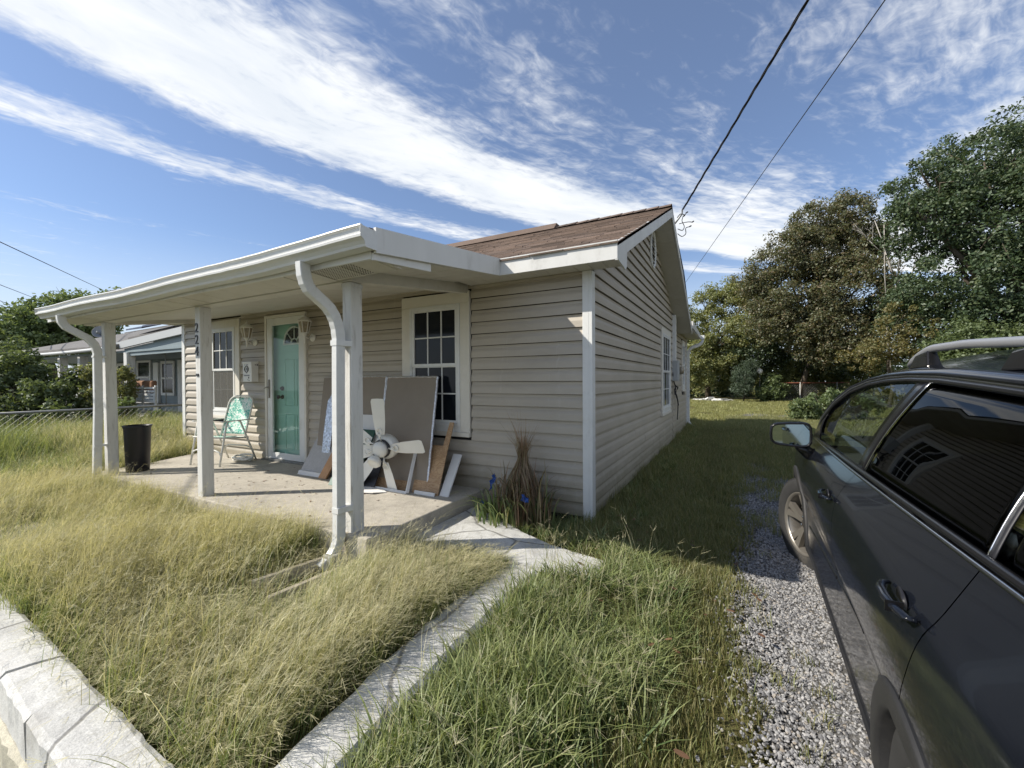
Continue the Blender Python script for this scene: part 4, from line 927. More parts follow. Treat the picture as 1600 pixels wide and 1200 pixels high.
# lawn chair, local frame: x right, y back
def lawn_chair():
    r_ = thing('lawn_chair', (-5.21, -.72, .15), 'folding lawn chair with white tube frame and green floral vinyl', 'chair', rot=math.radians(12))
    R = .0125
    w2 = .265
    for s in (-1, 1):
        mb = MB(); mb.tube([(s * w2, -.02, 0), (s * w2, .09, .575), (s * w2, .12, .60)], R, 8); mb.build('leg', 'tube', r_, smooth=True, local=True)
        mb = MB(); mb.tube([(s * w2, .55, 0), (s * w2, .30, .585), (s * w2, .27, .60)], R, 8); mb.build('leg', 'tube', r_, smooth=True, local=True)
        mb = MB(); mb.box(s * w2 - .022, s * w2 + .022, .02, .50, .597, .612); mb.build('armrest', 'tube', r_, local=True, bevel=.006)
    # bowed cross braces
    mb = MB(); mb.tube([(-w2, .01, .13), (-w2 + .03, .005, .19), (-w2 + .10, .0, .215), (w2 - .10, .0, .215), (w2 - .03, .005, .19), (w2, .01, .13)], R * .9, 8); mb.build('brace', 'tube', r_, smooth=True, local=True)
    mb = MB(); mb.tube([(-w2, .50, .13), (-w2 + .03, .485, .19), (-w2 + .10, .47, .215), (w2 - .10, .47, .215), (w2 - .03, .485, .19), (w2, .50, .13)], R * .9, 8); mb.build('brace', 'tube', r_, smooth=True, local=True)
    # back frame: rounded top
    b0 = Vector((0, .40, .36)); bd = Vector((0, .29, 1.0)).normalized()
    def B(u, v): return (u, (b0 + bd * v).y, (b0 + bd * v).z)
    hw = .225; Ht = .60
    path = [B(-hw, -.02)] + [B(-hw, Ht - .12)] + [B(-hw + .12 - .12 * math.cos(t), Ht - .12 + .12 * math.sin(t)) for t in np.linspace(.2, PI / 2, 5)] + [B(hw - .12 + .12 * math.sin(t), Ht - .12 + .12 * math.cos(t)) for t in np.linspace(0, PI / 2, 6)] + [B(hw, -.02)]
    mb = MB(); mb.tube(path, R, 8); mb.build('back_frame', 'tube', r_, smooth=True, local=True)
    mb = MB(); V = []; F = []; nu, nv = 10, 12
    for j in range(nv + 1):
        for i in range(nu + 1):
            v = .03 + (Ht - .05) * j / nv; hh = hw - (0 if v < Ht - .12 else (.12 - math.sqrt(max(0, .12 ** 2 - (v - Ht + .12) ** 2))))
            u = -hh + 2 * hh * i / nu; p = b0 + bd * v; sg = .018 * (1 - (2 * i / nu - 1) ** 2); V.append((u, p.y + sg, p.z))
    for j in range(nv):
        for i in range(nu): a = j * (nu + 1) + i; F.append((a, a + 1, a + nu + 2, a + nu + 1))
    o = raw('backrest', V, F, 'floral', r_, True, True); so_ = o.modifiers.new('s', 'SOLIDIFY'); so_.thickness = .008
    sf = [(-.25, .02, .385), (.25, .02, .385), (.25, .43, .345), (-.25, .43, .345)]
    mb = MB(); mb.tube(sf, R, 8, closed=True); mb.build('seat_frame', 'tube', r_, smooth=True, local=True)
    V = []; F = []
    for j in range(9):
        for i in range(11):
            u = -.245 + .49 * i / 10; v = .02 + .41 * j / 8; V.append((u, v, .39 - .04 * (v - .02) / .41 - .022 * math.sin(PI * i / 10) * math.sin(PI * j / 8)))
    for j in range(8):
        for i in range(10): a = j * 11 + i; F.append((a, a + 1, a + 12, a + 11))
    o = raw('seat', V, F, 'floral', r_, True, True); so_ = o.modifiers.new('s', 'SOLIDIFY'); so_.thickness = .008
    return r_
lawn_chair()
# bundled white hose / cord under the chair
hs = MB(); pp = []
rr = random.Random(4)
for i in range(90):
    t = i / 90 * 2 * PI * 4; pp.append(Vector((-5.10 + (.16 + .03 * math.sin(t * .37)) * math.cos(t), -.30 + (.09 + .02 * math.cos(t * .6)) * math.sin(t), .175 + .012 * (i / 90 * 4) + .018 * math.sin(t * 1.3))))
hs.tube(pp, .013, 7); tag(hs.build('coiled_hose', 'tube', smooth=True), 'coil of white hose lying under the lawn chair', 'hose')

# ---------------------------------------------------------------- boards leaning on the wall
def leaning(name, lab, cat, x0, x1, yb, zb, yt, zt, th, m, edge=None, shear=0., group=None, bevel=.001, cut=None):
    """board whose bottom edge rests at (yb,zb) and top leans at (yt,zt); shear shifts top in x. faces -y"""
    a = Vector((x0, yb, zb)); b = Vector((x1, yb, zb)); c = Vector((x1 + shear, yt, zt)); d = Vector((x0 + shear, yt, zt))
    n = (b - a).cross(d - a).normalized()                   # points toward -y/up
    r_ = thing(name, tuple((a + b) / 2), lab, cat, group)
    mb = MB(); P = cut([a, b, c, d]) if cut else [a, b, c, d]
    mb.slab([tuple(p) for p in P], tuple(-n), th)
    mb.build('panel', m, r_, bevel=bevel)
    if edge:
        for (p, q) in ((d, c), (b, c), (a, d)):
            e = (q - p).normalized(); s = e.cross(n) * .006
            mb = MB(); k = 26; pts = []
            for i in range(k + 1):
                t = i / k; pts.append(p.lerp(q, t) - n * th / 2 + Vector((random.uniform(-1, 1), random.uniform(-1, 1), random.uniform(-1, 1))) * .002)
            mb.tube(pts, [th * .62 * random.uniform(.9, 1.12) for _ in pts], 6); mb.build('foil_tape', edge, r_)
    return r_
leaning('insulation_board', 'narrow tan board with crumpled foil strip, leftmost of the big leaning boards', 'foam board', -3.47, -2.96, -.34, .152, -.075, 1.345, .022, 'foamtan', shear=-.14)
mb = MB(); fb = lambda u, v: Vector((-3.47 - .14 * v + u, -.34 + .265 * v - .012, .152 + 1.193 * v + .004))
P = [(.14, .02), (.27, .02), (.285, .45), (.30, .80), (.29, .985), (.23, .985), (.215, .82), (.15, .74), (.13, .40)]
V = []; F = []
V = [tuple(fb(u, v)) for u, v in P]; mb.slab(V, (0, -1, .2), .012); tag(mb.build('foil_strip', 'foilblue'), 'crumpled silver foil hanging over the narrow leaning tan board', 'foil')
leaning('insulation_board', 'tan board with foil edge, middle of the big boards, mostly behind the downspout', 'foam board', -2.94, -2.41, -.36, .152, -.085, 1.355, .022, 'foamtan', edge='foil', shear=-.08)
leaning('insulation_board', 'widest tan board with foil edges, leaning in front of the large window', 'foam board', -2.33, -1.595, -.44, .152, -.115, 1.345, .024, 'foamtan', edge='foil', shear=-.105)
leaning('grey_panel', 'short grey board leaning by the door with white bottom edge', 'board', -3.60, -3.19, -.46, .152, -.20, .60, .016, 'greyboard', shear=.03)
mb = MB(); mb.hexa([(-3.60, -.478, .152), (-3.19, -.478, .152), (-3.19, -.462, .152), (-3.60, -.462, .152), (-3.598, -.458, .20), (-3.188, -.458, .20), (-3.188, -.44, .20), (-3.598, -.44, .20)])
tag(mb.build('edge_strip', 'whiteboard'), 'white strip along the foot of the short grey board', 'trim strip')
leaning('wood_plank', 'reddish pine plank leaning between the grey board and the green sheet', 'plank', -3.185, -3.055, -.50, .152, -.16, .86, .022, 'board', shear=.18)
leaning('green_sheet', 'dark green plastic sheet leaning behind the near porch post', 'sheet', -2.80, -2.42, -.66, .152, -.30, .74, .012, 'green', shear=-.02)
leaning('white_panel', 'white panel leaning behind the ceiling fan', 'board', -2.83, -2.36, -.52, .152, -.20, .90, .016, 'whiteboard', shear=-.05)
leaning('black_sheet', 'black sheet leaning in the shade behind the ceiling fan', 'sheet', -2.85, -2.20, -.57, .152, -.27, .68, .010, 'blackplastic', shear=-.03)
# picture / screen frame
r_ = thing('window_screen_frame', (-2.0, -.5, .15), 'empty white wooden frame leaning behind the ceiling fan', 'frame')
A = Vector((-2.33, -.53, .155)); B_ = Vector((-1.76, -.54, .155)); C_ = Vector((-1.86, -.20, .80)); D_ = Vector((-2.46, -.20, .80))
for p, q_ in ((A, B_), (B_, C_), (C_, D_), (D_, A)):
    mb = MB(); mb.tube([p, q_], .021, 4); mb.build('frame_rail', 'whiteboard', r_, bevel=.002)
leaning('plywood_sheet', 'brown plywood sheet seen through the empty white frame', 'plywood', -2.30, -1.86, -.47, .152, -.20, .60, .012, 'plywood', shear=.02)
def lcut(P):
    a, b, c, d = P
    f = lambda u, v: a + (b - a) * u + (d - a) * v
    return [f(0, 0), f(1, 0), f(1, .62), f(1.02, 1.0), f(.86, 1.0), f(.80, .66), f(0, .66)]
leaning('plywood_sheet', 'plywood offcut with a tall narrow tongue at its right side', 'plywood', -1.76, -1.425, -.47, .152, -.10, .85, .014, 'plywood', shear=-.07, cut=lcut)
leaning('white_panel', 'narrow white board leaning at the right end of the pile', 'board', -1.418, -1.305, -.455, .152, -.13, .52, .022, 'whiteboard', shear=-.06, bevel=.008)
leaning('wood_block', 'small pale strip of wood lying at the foot of the plywood offcut', 'wood strip', -1.70, -1.44, -.505, .151, -.492, .185, .012, 'whiteboard')
# paper rug
V = []; F = []
P = [(-2.52, -.60), (-2.30, -.78), (-2.05, -.72), (-1.98, -.60), (-2.10, -.54), (-2.25, -.56), (-2.4, -.52)]
mb = MB(); mb.slab([(x, y, .152 + .006 * (i % 3)) for i, (x, y) in enumerate(P)], (0, 0, 1), .006); tag(mb.build('paper_sheet', 'paper'), 'torn white paper lying on the porch slab below the ceiling fan', 'paper')
# dead leaves on the slab
rr = random.Random(8); mb = MB()
for k in range(80):
    x = rr.uniform(-5.6, -1.5); y = rr.uniform(-1.5, -.4); s = rr.uniform(.006, .014); a = rr.uniform(0, 6.28)
    P = [Vector((x + s * math.cos(a + t) * (1.6 if i % 2 == 0 else .6), y + s * math.sin(a + t) * (1.6 if i % 2 == 0 else .6), .1515 + rr.uniform(0, .008))) for i, t in enumerate(np.linspace(0, 2 * PI, 6, endpoint=False))]
    mb.add(P, [tuple(range(6))])
tag(mb.build('leaf_litter', 'deadleaf'), kind='stuff')

# ceiling fan propped on its blades
fanr = thing('ceiling_fan', (-2.03, -.60, .155), 'six bladed white ceiling fan propped upright on the porch against the boards', 'ceiling fan')
fc = Vector((-2.045, -.585, .60)); fn = Vector((.10, -.97, -.16)).normalized()            # axis toward viewer
fu = Vector((0, 0, 1)).cross(fn).normalized(); fv = fn.cross(fu)      # fu to the right seen from front
def FM(c_): 
    m = Matrix.Identity(4)
    for i in range(3): m[i][0] = fu[i]; m[i][1] = fv[i]; m[i][2] = fn[i]; m[i][3] = c_[i]
    return m
MF = FM(fc)
mb = MB(); mb.lathe([(.05, -.16), (.105, -.14), (.13, -.10), (.13, -.04), (.115, -.02), (.09, -.01)], n=28); mb.xf(MF); mb.build('motor', 'fan', fanr, smooth=True)
mb = MB(); mb.lathe([(.09, -.012), (.098, -.004), (.098, .012), (.085, .016)], n=28); mb.xf(MF); mb.build('band', 'blackmetal', fanr, smooth=True)
mb = MB(); mb.lathe([(.082, .012), (.085, .05), (.072, .075), (.04, .09), (.012, .092)], n=24); mb.xf(MF); mb.build('hub', 'fan', fanr, smooth=True)
mb = MB(); mb.lathe([(.035, 0), (.06, .02), (.075, .06), (.06, .085), (.04, .07)], n=20); mb.xf(MF @ Matrix.Translation((-.035, -.085, .06)) @ Matrix.Rotation(.5, 4, 'X')); mb.build('light_cup', 'fan', fanr, smooth=True)
for bi, (ang, Lb, foreshort) in enumerate(((88, .53, 1), (6, .52, 1), (-80, .50, 1), (-135, .53, 1), (152, .52, 1), (192, .36, 1))):
    t0 = math.radians(ang); pr = [(.15, .045), (.19, .052), (Lb * .55, .064), (Lb - .03, .074), (Lb, .062), (Lb + .004, 0)]
    o2 = [(r, wv) for r, wv in pr] + [(r, -wv) for r, wv in pr[-2::-1]]
    dpt = -.0 if bi != 5 else -.05
    mb = MB(); 
    pl = []
    for r, wv in o2: pl.append(Vector((r, wv, .012 + wv * .20 + dpt)))
    mb.slab([tuple(p) for p in pl], (0, 0, 1), .0045); Rz = Matrix.Rotation(t0, 4, 'Z'); mb.xf(MF @ Rz); bl = mb.build('blade', 'fan', fanr, bevel=.002)
    mb = MB(); mb.tube([(.09, 0, .012), (.13, .0, .03), (.17, .02, .028)], .009, 6); mb.tube([(.09, 0, .012), (.13, .0, .03), (.17, -.02, .028)], .009, 6)
    mb.tube([(.19 + .030 * math.cos(a), .030 * math.sin(a), .027) for a in np.linspace(0, 2 * PI, 14, endpoint=False)], .006, 6, closed=True); mb.xf(MF @ Rz); mb.build('blade_arm', 'fan', bl, smooth=True)

# trim lumber half sunk in the grass below the downspout
for i, (a, b, lab) in enumerate((((-1.56, -2.20), (-1.47, -1.74), 'left of two weathered boards edging the splash bed under the downspout'), ((-1.33, -2.24), (-1.28, -1.78), 'right of two weathered boards edging the splash bed under the downspout'))):
    d = (Vector((*b, 0)) - Vector((*a, 0))).normalized(); s = Vector((-d.y, d.x, 0)) * .019; z0, z1 = -.13, .015 - .03 * i
    A = Vector((*a, 0)); B_ = Vector((*b, 0))
    mb = MB(); mb.hexa([tuple(p + Vector((0, 0, z))) for z in (z0, z1) for p in (A - s, A + s, B_ + s, B_ - s)]); tag(mb.build('landscape_board', 'oldwood', bevel=.004), lab, 'board')
mb = MB(); mb.box(-1.46, -1.36, -1.76, -1.64, -.10, .04); tag(mb.build('splash_block', 'stone', bevel=.01), 'small concrete block under the near downspout', 'concrete block')

# ---------------------------------------------------------------- the parked car (local frame: x forward, y left, z up; origin under rear axle)
CARA = math.radians(1.8)
car = thing('parked_car', (2.425, -2.60, -.147), 'dark blue grey compact crossover parked on the gravel drive beside the house', 'car')
car.rotation_euler = (0, 0, PI / 2 - CARA)
def carpaint():
    m = bpy.data.materials.new('car_paint'); m.use_nodes = True; t = NT(m.node_tree); b = t.n['Principled BSDF']
    co = t.add('ShaderNodeTexCoord').outputs['Object']
    n = t.noise(co, 900, 2, .6)
    c = t.ramp(n, [(.35, (.005, .0062, .0095)), (.65, (.009, .011, .016))])
    dz_ = t.sep(co)[2]
    dust = t.m('MULTIPLY', t.m('MULTIPLY', t.smooth(t.noise(co, 5, 6, .7), .38, .75), t.smooth(dz_, .60, .25)), .10)
    c = t.mix(dust, c, (.16, .145, .12, 1))
    t.l.new(c, b.inputs['Base Color']); b.inputs['Metallic'].default_value = .0; b.inputs['Specular IOR Level'].default_value = .2
    t.l.new(t.m('ADD', t.m('MULTIPLY', dust, .9), t.m('ADD', .10, t.m('MULTIPLY', t.noise(co, 3, 5, .7), .10))), b.inputs['Roughness'])
    b.inputs['Coat Weight'].default_value = .38; b.inputs['Coat Roughness'].default_value = .03
    return m
MT['carpaint'] = carpaint()
MT['cladding'] = mat('black_cladding', (.020, .020, .021), .6, var=.12, vscale=12, dirt=(.07, .065, .055), dscale=4, damt=.4, bump=.15, bscale=300)
MT['gloss'] = mat('gloss_black', (.008, .008, .009), .22, spec=.35)
MT['chrome'] = mat('satin_chrome', (.50, .51, .53), .22, metal=1.)
MT['tyre'] = mat('tyre_rubber', (.022, .022, .022), .85, var=.2, vscale=10, dirt=(.10, .088, .070), dscale=5, damt=.6)
MT['rim'] = mat('alloy_rim', (.27, .25, .22), .35, metal=.65, dirt=(.11, .095, .075), damt=.5, dscale=8)
MT['rimdark'] = mat('alloy_dark', (.05, .045, .04), .5, metal=.3)
MT['seat'] = mat('seat_cloth', (.03, .03, .032), .85)
MT['headliner'] = mat('headliner', (.30, .30, .28), .9)
MT['railsilver'] = mat('rail_silver', (.40, .41, .43), .4, metal=.6)
MT['mirror'] = mat('mirror_glass', (.42, .52, .55), .03, metal=1.)
def tint(name, col, base=.05):
    m = bpy.data.materials.new(name); m.use_nodes = True; t = NT(m.node_tree); t.n.clear()
    o_ = t.add('ShaderNodeOutputMaterial'); tr = t.add('ShaderNodeBsdfTransparent'); tr.inputs[0].default_value = (*col, 1); gl = t.add('ShaderNodeBsdfGlossy'); gl.inputs['Roughness'].default_value = .012
    mx = t.add('ShaderNodeMixShader')
    t.l.new(schlick(t, base, .45), mx.inputs[0]); t.l.new(tr.outputs[0], mx.inputs[1]); t.l.new(gl.outputs[0], mx.inputs[2]); t.l.new(mx.outputs[0], o_.inputs[0])
    MT[name] = m
tint('glass_front', (.62, .68, .64)); tint('glass_tint', (.07, .075, .075), .02)

def taper(x):
    f = 1.
    if x > 2.75: f -= .20 * ((x - 2.75) / .85) ** 2.2
    if x < -.35: f -= .12 * ((-.35 - x) / .5) ** 2
    return f
def zbelt(x): return 1.078 - .038 * x + .0058 * x * abs(x) if x < 2.4 else 1.020 - .06 * (x - 2.4) - .07 * (x - 2.4) ** 2
def sect(x, v):
    """side skin: v 0 (rocker) .. 1 (belt) -> (y, z)"""
    zb = zbelt(x)
    K = [(0, .835, .235), (.07, .862, .27), (.16, .868, .36), (.36, .872, .53), (.47, .874, .62), (.51, .884, .655), (.68, .893, .79), (.84, .878, .91), (.93, .850, .975), (1.0, .806, zb)]
    for i in range(len(K) - 1):
        if v <= K[i + 1][0] + 1e-9:
            a, b = K[i], K[i + 1]; t = (v - a[0]) / (b[0] - a[0])
            # smooth (Catmull) interpolation
            p0 = K[max(i - 1, 0)]; p3 = K[min(i + 2, len(K) - 1)]
            def cr(q): 
                m1 = (b[q] - p0[q]) / max(1e-6, (b[0] - p0[0])) * (b[0] - a[0]); m2 = (p3[q] - a[q]) / max(1e-6, p3[0] - a[0]) * (b[0] - a[0])
                return (2 * t ** 3 - 3 * t * t + 1) * a[q] + (t ** 3 - 2 * t * t + t) * m1 + (-2 * t ** 3 + 3 * t * t) * b[q] + (t ** 3 - t * t) * m2
            y, z = cr(1), cr(2)
            # wheel bulge
            for wx in (0., 2.665):
                y += .012 * math.exp(-((x - wx) / .42) ** 2) * math.exp(-((z - .62) / .25) ** 2)
            return y * taper(x), z + (zb - 1.04) * v * 0
    return .80, zb
WX = (.04, 2.665); WZS = {.04: .300, 2.665: .345}; WZ = .345
WCS = {.04: .375, 2.665: .395}
def panel(name, fa, fb, nu, nv, v0=0., v1=1., side=1, m='carpaint', inset=0., parent=None):
    V = []; F = []; uv = []
    for j in range(nv + 1):
        v = v0 + (v1 - v0) * j / nv
        for i in range(nu + 1):
            z_ = sect(1., v)[1]; a, b = fa(z_), fb(z_); x = a + (b - a) * i / nu; y, z = sect(x, v)
            V.append([x, (y - inset), z])
    for j in range(nv):
        for i in range(nu):
            q = [j * (nu + 1) + i, j * (nu + 1) + i + 1, (j + 1) * (nu + 1) + i + 1, (j + 1) * (nu + 1) + i]
            cx = sum(V[k][0] for k in q) / 4; cz = sum(V[k][2] for k in q) / 4
            if any(math.hypot(cx - wx, cz - WZS[wx]) < WCS[wx] for wx in WX): continue
            F.append(tuple(q) if side > 0 else tuple(q[::-1]))
    for p in V:
        for wx in WX:
            zz_, rc = WZS[wx], WCS[wx]; d = math.hypot(p[0] - wx, p[2] - zz_)
            if rc - .05 < d < rc: p[0] = wx + (p[0] - wx) * rc / d; p[2] = zz_ + (p[2] - zz_) * rc / d
    V = [(x, y * side, z) for x, y, z in V]
    used = sorted({k for f in F for k in f}); mp = {k: i for i, k in enumerate(used)}
    o = raw(name, [V[k] for k in used], [tuple(mp[k] for k in f) for f in F], m, parent or car, True, True)
    return o
sFD = lambda z: 2.13 - .10 * (1 - z) ** 2                 # fender / front door
sBD = lambda z: 1.07 + .02 * max(0, z - .6) - .06 * max(0, .62 - z)   # front / rear door
def sRD(z):                                                # rear door / quarter
    P = [(.20, .40), (.45, .40), (.58, .24), (.66, .10), (.72, .05), (.80, .012), (.88, -.012), (.94, -.035), (1.0, -.045), (1.12, -.075)]
    for (a, xa), (b, xb) in zip(P, P[1:]):
        if z <= b: t = min(1, max(0, (z - a) / (b - a))); return xa + (xb - xa) * t
    return P[-1][1]
GAP = .0022
body = None
body_parts = {}
fd = None
for side in (1, -1):
    panel('fender', lambda z: sFD(z) + GAP, lambda z: 3.45, 44, 26, side=side)
    f_ = panel('front_door', lambda z: sBD(z) + GAP, lambda z: sFD(z) - GAP, 40, 30, .10, side=side)
    r_ = panel('rear_door', lambda z: sRD(z) + GAP, lambda z: sBD(z) - GAP, 44, 34, .10, side=side)
    panel('quarter_panel', lambda z: -.80, lambda z: sRD(z) - GAP, 36, 30, side=side)
    panel('sill_panel', lambda z: .40, lambda z: 2.24, 30, 3, 0., .098, side=side, m='cladding')
    panel('inner_shell', lambda z: -.78, lambda z: 3.40, 60, 12, 0.02, .985, side=side, m='gloss', inset=.03)
    if side > 0: fdo, rdo = f_, r_
# lower cladding strip with the crease, on doors
def strip(x0, x1, za, zb, off0, off1, m, parent, name, n=30, side=1, thick=.012):
    V = []; F = []
    for i in range(n + 1):
        x = x0 + (x1 - x0) * i / n
        for zz, of in ((za(x), off0), (zb(x), off1)):
            v = .5; lo, hi = 0., 1.
            for _ in range(22):
                v = (lo + hi) / 2
                if sect(x, v)[1] < zz: lo = v
                else: hi = v
            y = sect(x, v)[0]; V += [(x, side * (y + of), zz), (x, side * (y - thick), zz)]
    for i in range(n):
        a = i * 4; b = a + 4
        F += [(a, b, b + 2, a + 2), (a + 1, a + 3, b + 3, b + 1), (a, a + 1, b + 1, b), (a + 2, b + 2, b + 3, a + 3)]
    F += [(0, 2, 3, 1), (n * 4, n * 4 + 1, n * 4 + 3, n * 4 + 2)]
    return raw(name, V, F, m, parent, False, True)
zc = lambda x: .628 - .085 * (x - .5)
for side in (1, -1):
    strip(.53, 1.045, lambda x: zc(x) - .006, lambda x: zc(x) + .006, .003, .003, 'gloss', car, 'door_moulding', side=side)
    strip(1.075, 2.09, lambda x: zc(x) - .006, lambda x: zc(x) + .006, .003, .003, 'gloss', car, 'door_moulding', side=side)
    strip(.42, 2.24, lambda x: .235, lambda x: .330 - .01 * (x - .4), .014, .010, 'cladding', car, 'sill_cladding', side=side)
# wheel arch cladding rings
def arch(wx, side, a0, a1):
    V = []; F = []; n = 40
    q0 = WCS[wx] - .395; WZ = WZS[wx]
    prof = [(.352 + q0, -.10), (.354 + q0, .000), (.360 + q0, .009), (.368 + q0, .012), (.424 + q0, .009), (.431 + q0, .005), (.433 + q0, -.02)]
    k = len(prof)
    for i in range(n + 1):
        t = a0 + (a1 - a0) * i / n
        for r, o in prof:
            x = wx + r * math.cos(t); z = max(.215, WZ + r * math.sin(t)); zz = min(max(z, .24), 1.0)
            v = .5; lo, hi = 0., 1.
            for _ in range(18):
                v = (lo + hi) / 2
                if sect(x, v)[1] < zz: lo = v
                else: hi = v
            y = sect(x, v)[0] + o if o > -.05 else .74
            V.append((x, side * y, z))
    for i in range(n):
        for j in range(k - 1): F.append((i * k + j, i * k + j + 1, (i + 1) * k + j + 1, (i + 1) * k + j))
    o = raw('wheel_arch', V, F, 'cladding', car, True, True); return o
for wx in WX:
    for side in (1, -1): arch(wx, side, -.32, PI + .32)
# wheel wells (dark liners)
for wx in WX:
    for side in (1, -1):
        V = []; F = []; n = 20
        for i in range(n + 1):
            t = -.3 + (PI + .6) * i / n; x = wx + .37 * math.cos(t); z = max(.2, WZS[wx] + .37 * math.sin(t)); V += [(x, side * .84, z), (x, side * .55, z), (wx, side * .55, WZS[wx])]
        for i in range(n): a = i * 3; F += [(a, a + 3, a + 4, a + 1), (a + 1, a + 4, a + 5)]
        raw('wheel_well', V, F, 'dark', car, False, True)
# wheels
def wheel(x, side, steer=0.):
    w_ = bpy.data.objects.new('wheel', None); COL.objects.link(w_); w_.parent = car; w_.location = (x, side * (.775 if x > 1 else .745), (WZ + .003) if x > 1 else .286); w_.rotation_euler = (0, 0, steer if side > 0 else PI + steer)
    tw = .112; R = .345
    prof = [(.225, -tw * .9), (.30, -tw), (.330, -tw * .92), (R - .003, -tw * .72), (R, -tw * .5), (R, tw * .5), (R - .003, tw * .72), (.330, tw * .92), (.300, tw), (.262, tw * 1.0), (.232, tw * .93), (.222, tw * .8)]
    mb = MB(); mb.lathe(prof, n=64, ax='y'); mb.f = mb.f[:-2]; mb.build('tyre', 'tyre', w_, smooth=True, local=True)
    # tread blocks
    tb = MB()
    for k in range(72):
        a = 2 * PI * k / 72
        for j, (y0, y1) in enumerate(((-.098, -.062), (-.056, -.020), (-.014, .014), (.020, .056), (.062, .098))):
            a0 = a + (.02 if j % 2 else 0); a1 = a0 + 2 * PI / 72 * .78; r0, r1 = R - .012, R + (.005 if abs(y0 + y1) < .14 else -.001)
            pts = [(r * math.cos(t), y, r * math.sin(t)) for r in (r0, r1) for (t, y) in ((a0, y0), (a1, y0), (a1, y1), (a0, y1))]
            tb.hexa(pts)
    tag(tb.build('tread', 'tyre', w_, local=True), kind='stuff')
    mb = MB(); mb.lathe([(.232, -tw * .85), (.20, -.06), (.205, .03), (.222, tw * .78), (.236, tw * .93), (.229, tw * .97), (.216, tw * .8)], n=48, ax='y'); mb.f = mb.f[:-2]; mb.build('rim', 'rim', w_, smooth=True, local=True)
    mb = MB(); mb.lathe([(.02, .0), (.195, .0), (.195, .01), (.02, .01)], n=32, ax='y'); mb.build('brake_disc', 'rimdark', w_, smooth=False, local=True)
    for k in range(5):
        a = 2 * PI * k / 5 + .3
        for da, mm in ((-.17, 'rim'), (.17, 'rim')):
            mb = MB(); P = []
            for r, wv, d0, y1 in ((.035, .020, da * .2, .075), (.13, .018, da * .75, .082), (.222, .026, da * 1.05, .092)):
                for s in (-1, 1):
                    t = a + d0 + s * wv / max(r, .05); P.append((r, t, y1))
            V = []
            for r, t, y1 in P: V += [(r * math.cos(t), y1, r * math.sin(t)), (r * math.cos(t), y1 - .035, r * math.sin(t))]
            F = []
            for q in range(2):
                b0 = q * 4; F += [(b0, b0 + 2, b0 + 6, b0 + 4), (b0 + 1, b0 + 5, b0 + 7, b0 + 3), (b0, b0 + 4, b0 + 5, b0 + 1), (b0 + 2, b0 + 3, b0 + 7, b0 + 6)]
            mb.add(V, F); mb.build('spoke', mm, w_, local=True)
    mb = MB(); mb.lathe([(.0, .088), (.030, .088), (.036, .08), (.05, .07), (.05, .04)], n=20, ax='y'); mb.build('hub_cap', 'rimdark', w_, smooth=True, local=True)
    for k in range(5):
        a = 2 * PI * k / 5 + .9; mb = MB(); mb.lathe([(.010, .03), (.010, .078), (.004, .082)], (.057 * math.cos(a), 0, .057 * math.sin(a)), 8, 'y'); mb.build('lug_nut', 'chrome', w_, local=True)
wheel(2.665, 1, math.radians(24)); wheel(2.665, -1, math.radians(24)); wheel(.045, 1); wheel(.045, -1)

# greenhouse
TOP = [(2.50, .790, 1.030), (2.28, .770, 1.185), (2.05, .738, 1.295), (1.80, .700, 1.380), (1.55, .668, 1.424), (1.30, .646, 1.444), (1.05, .636, 1.450), (.75, .628, 1.446), (.45, .624, 1.430), (.10, .625, 1.410), (-.25, .632, 1.375), (-.55, .645, 1.310), (-.78, .665, 1.22)]
def topc(x):
    T = TOP[::-1]
    if x <= T[0][0]: return T[0][1:]
    for a, b in zip(T, T[1:]):
        if x <= b[0]: t = (x - a[0]) / (b[0] - a[0]); return (a[1] + (b[1] - a[1]) * t, a[2] + (b[2] - a[2]) * t)
    return T[-1][1:]
def gp_(x, f, off=0., side=1):
    """point on the glass plane at station x, f 0 belt..1 top; slight barrel"""
    y1, z1 = topc(x); y0, z0 = .806 * taper(x) - .006, zbelt(x) + .012
    y = y0 + (y1 - y0) * f + .018 * math.sin(PI * f); z = z0 + (z1 - z0) * f
    return (x, side * (y + off), z)
def ruled(name, fa, fb, f0, f1, m, off=0., side=1, nu=24, nv=8, th=.003, parent=None):
    V = []; F = []
    for j in range(nv + 1):
        f = f0 + (f1 - f0) * j / nv
        for i in range(nu + 1):
            x = fa(f) + (fb(f) - fa(f)) * i / nu; V.append(gp_(x, f, off, side))
    for j in range(nv):
        for i in range(nu): a = j * (nu + 1) + i; F.append((a, a + 1, a + nu + 2, a + nu + 1)[::side])
    o = raw(name, V, F, m, parent or car, True, True); s = o.modifiers.new('s', 'SOLIDIFY'); s.thickness = th; return o
bpf = lambda f: 1.10 - .16 * f       # front edge of B pillar
bpr = lambda f: .985 - .16 * f
cpf = lambda f: -.07 + .05 * f
afr = lambda f: 2.50 - .02 - .0 * f
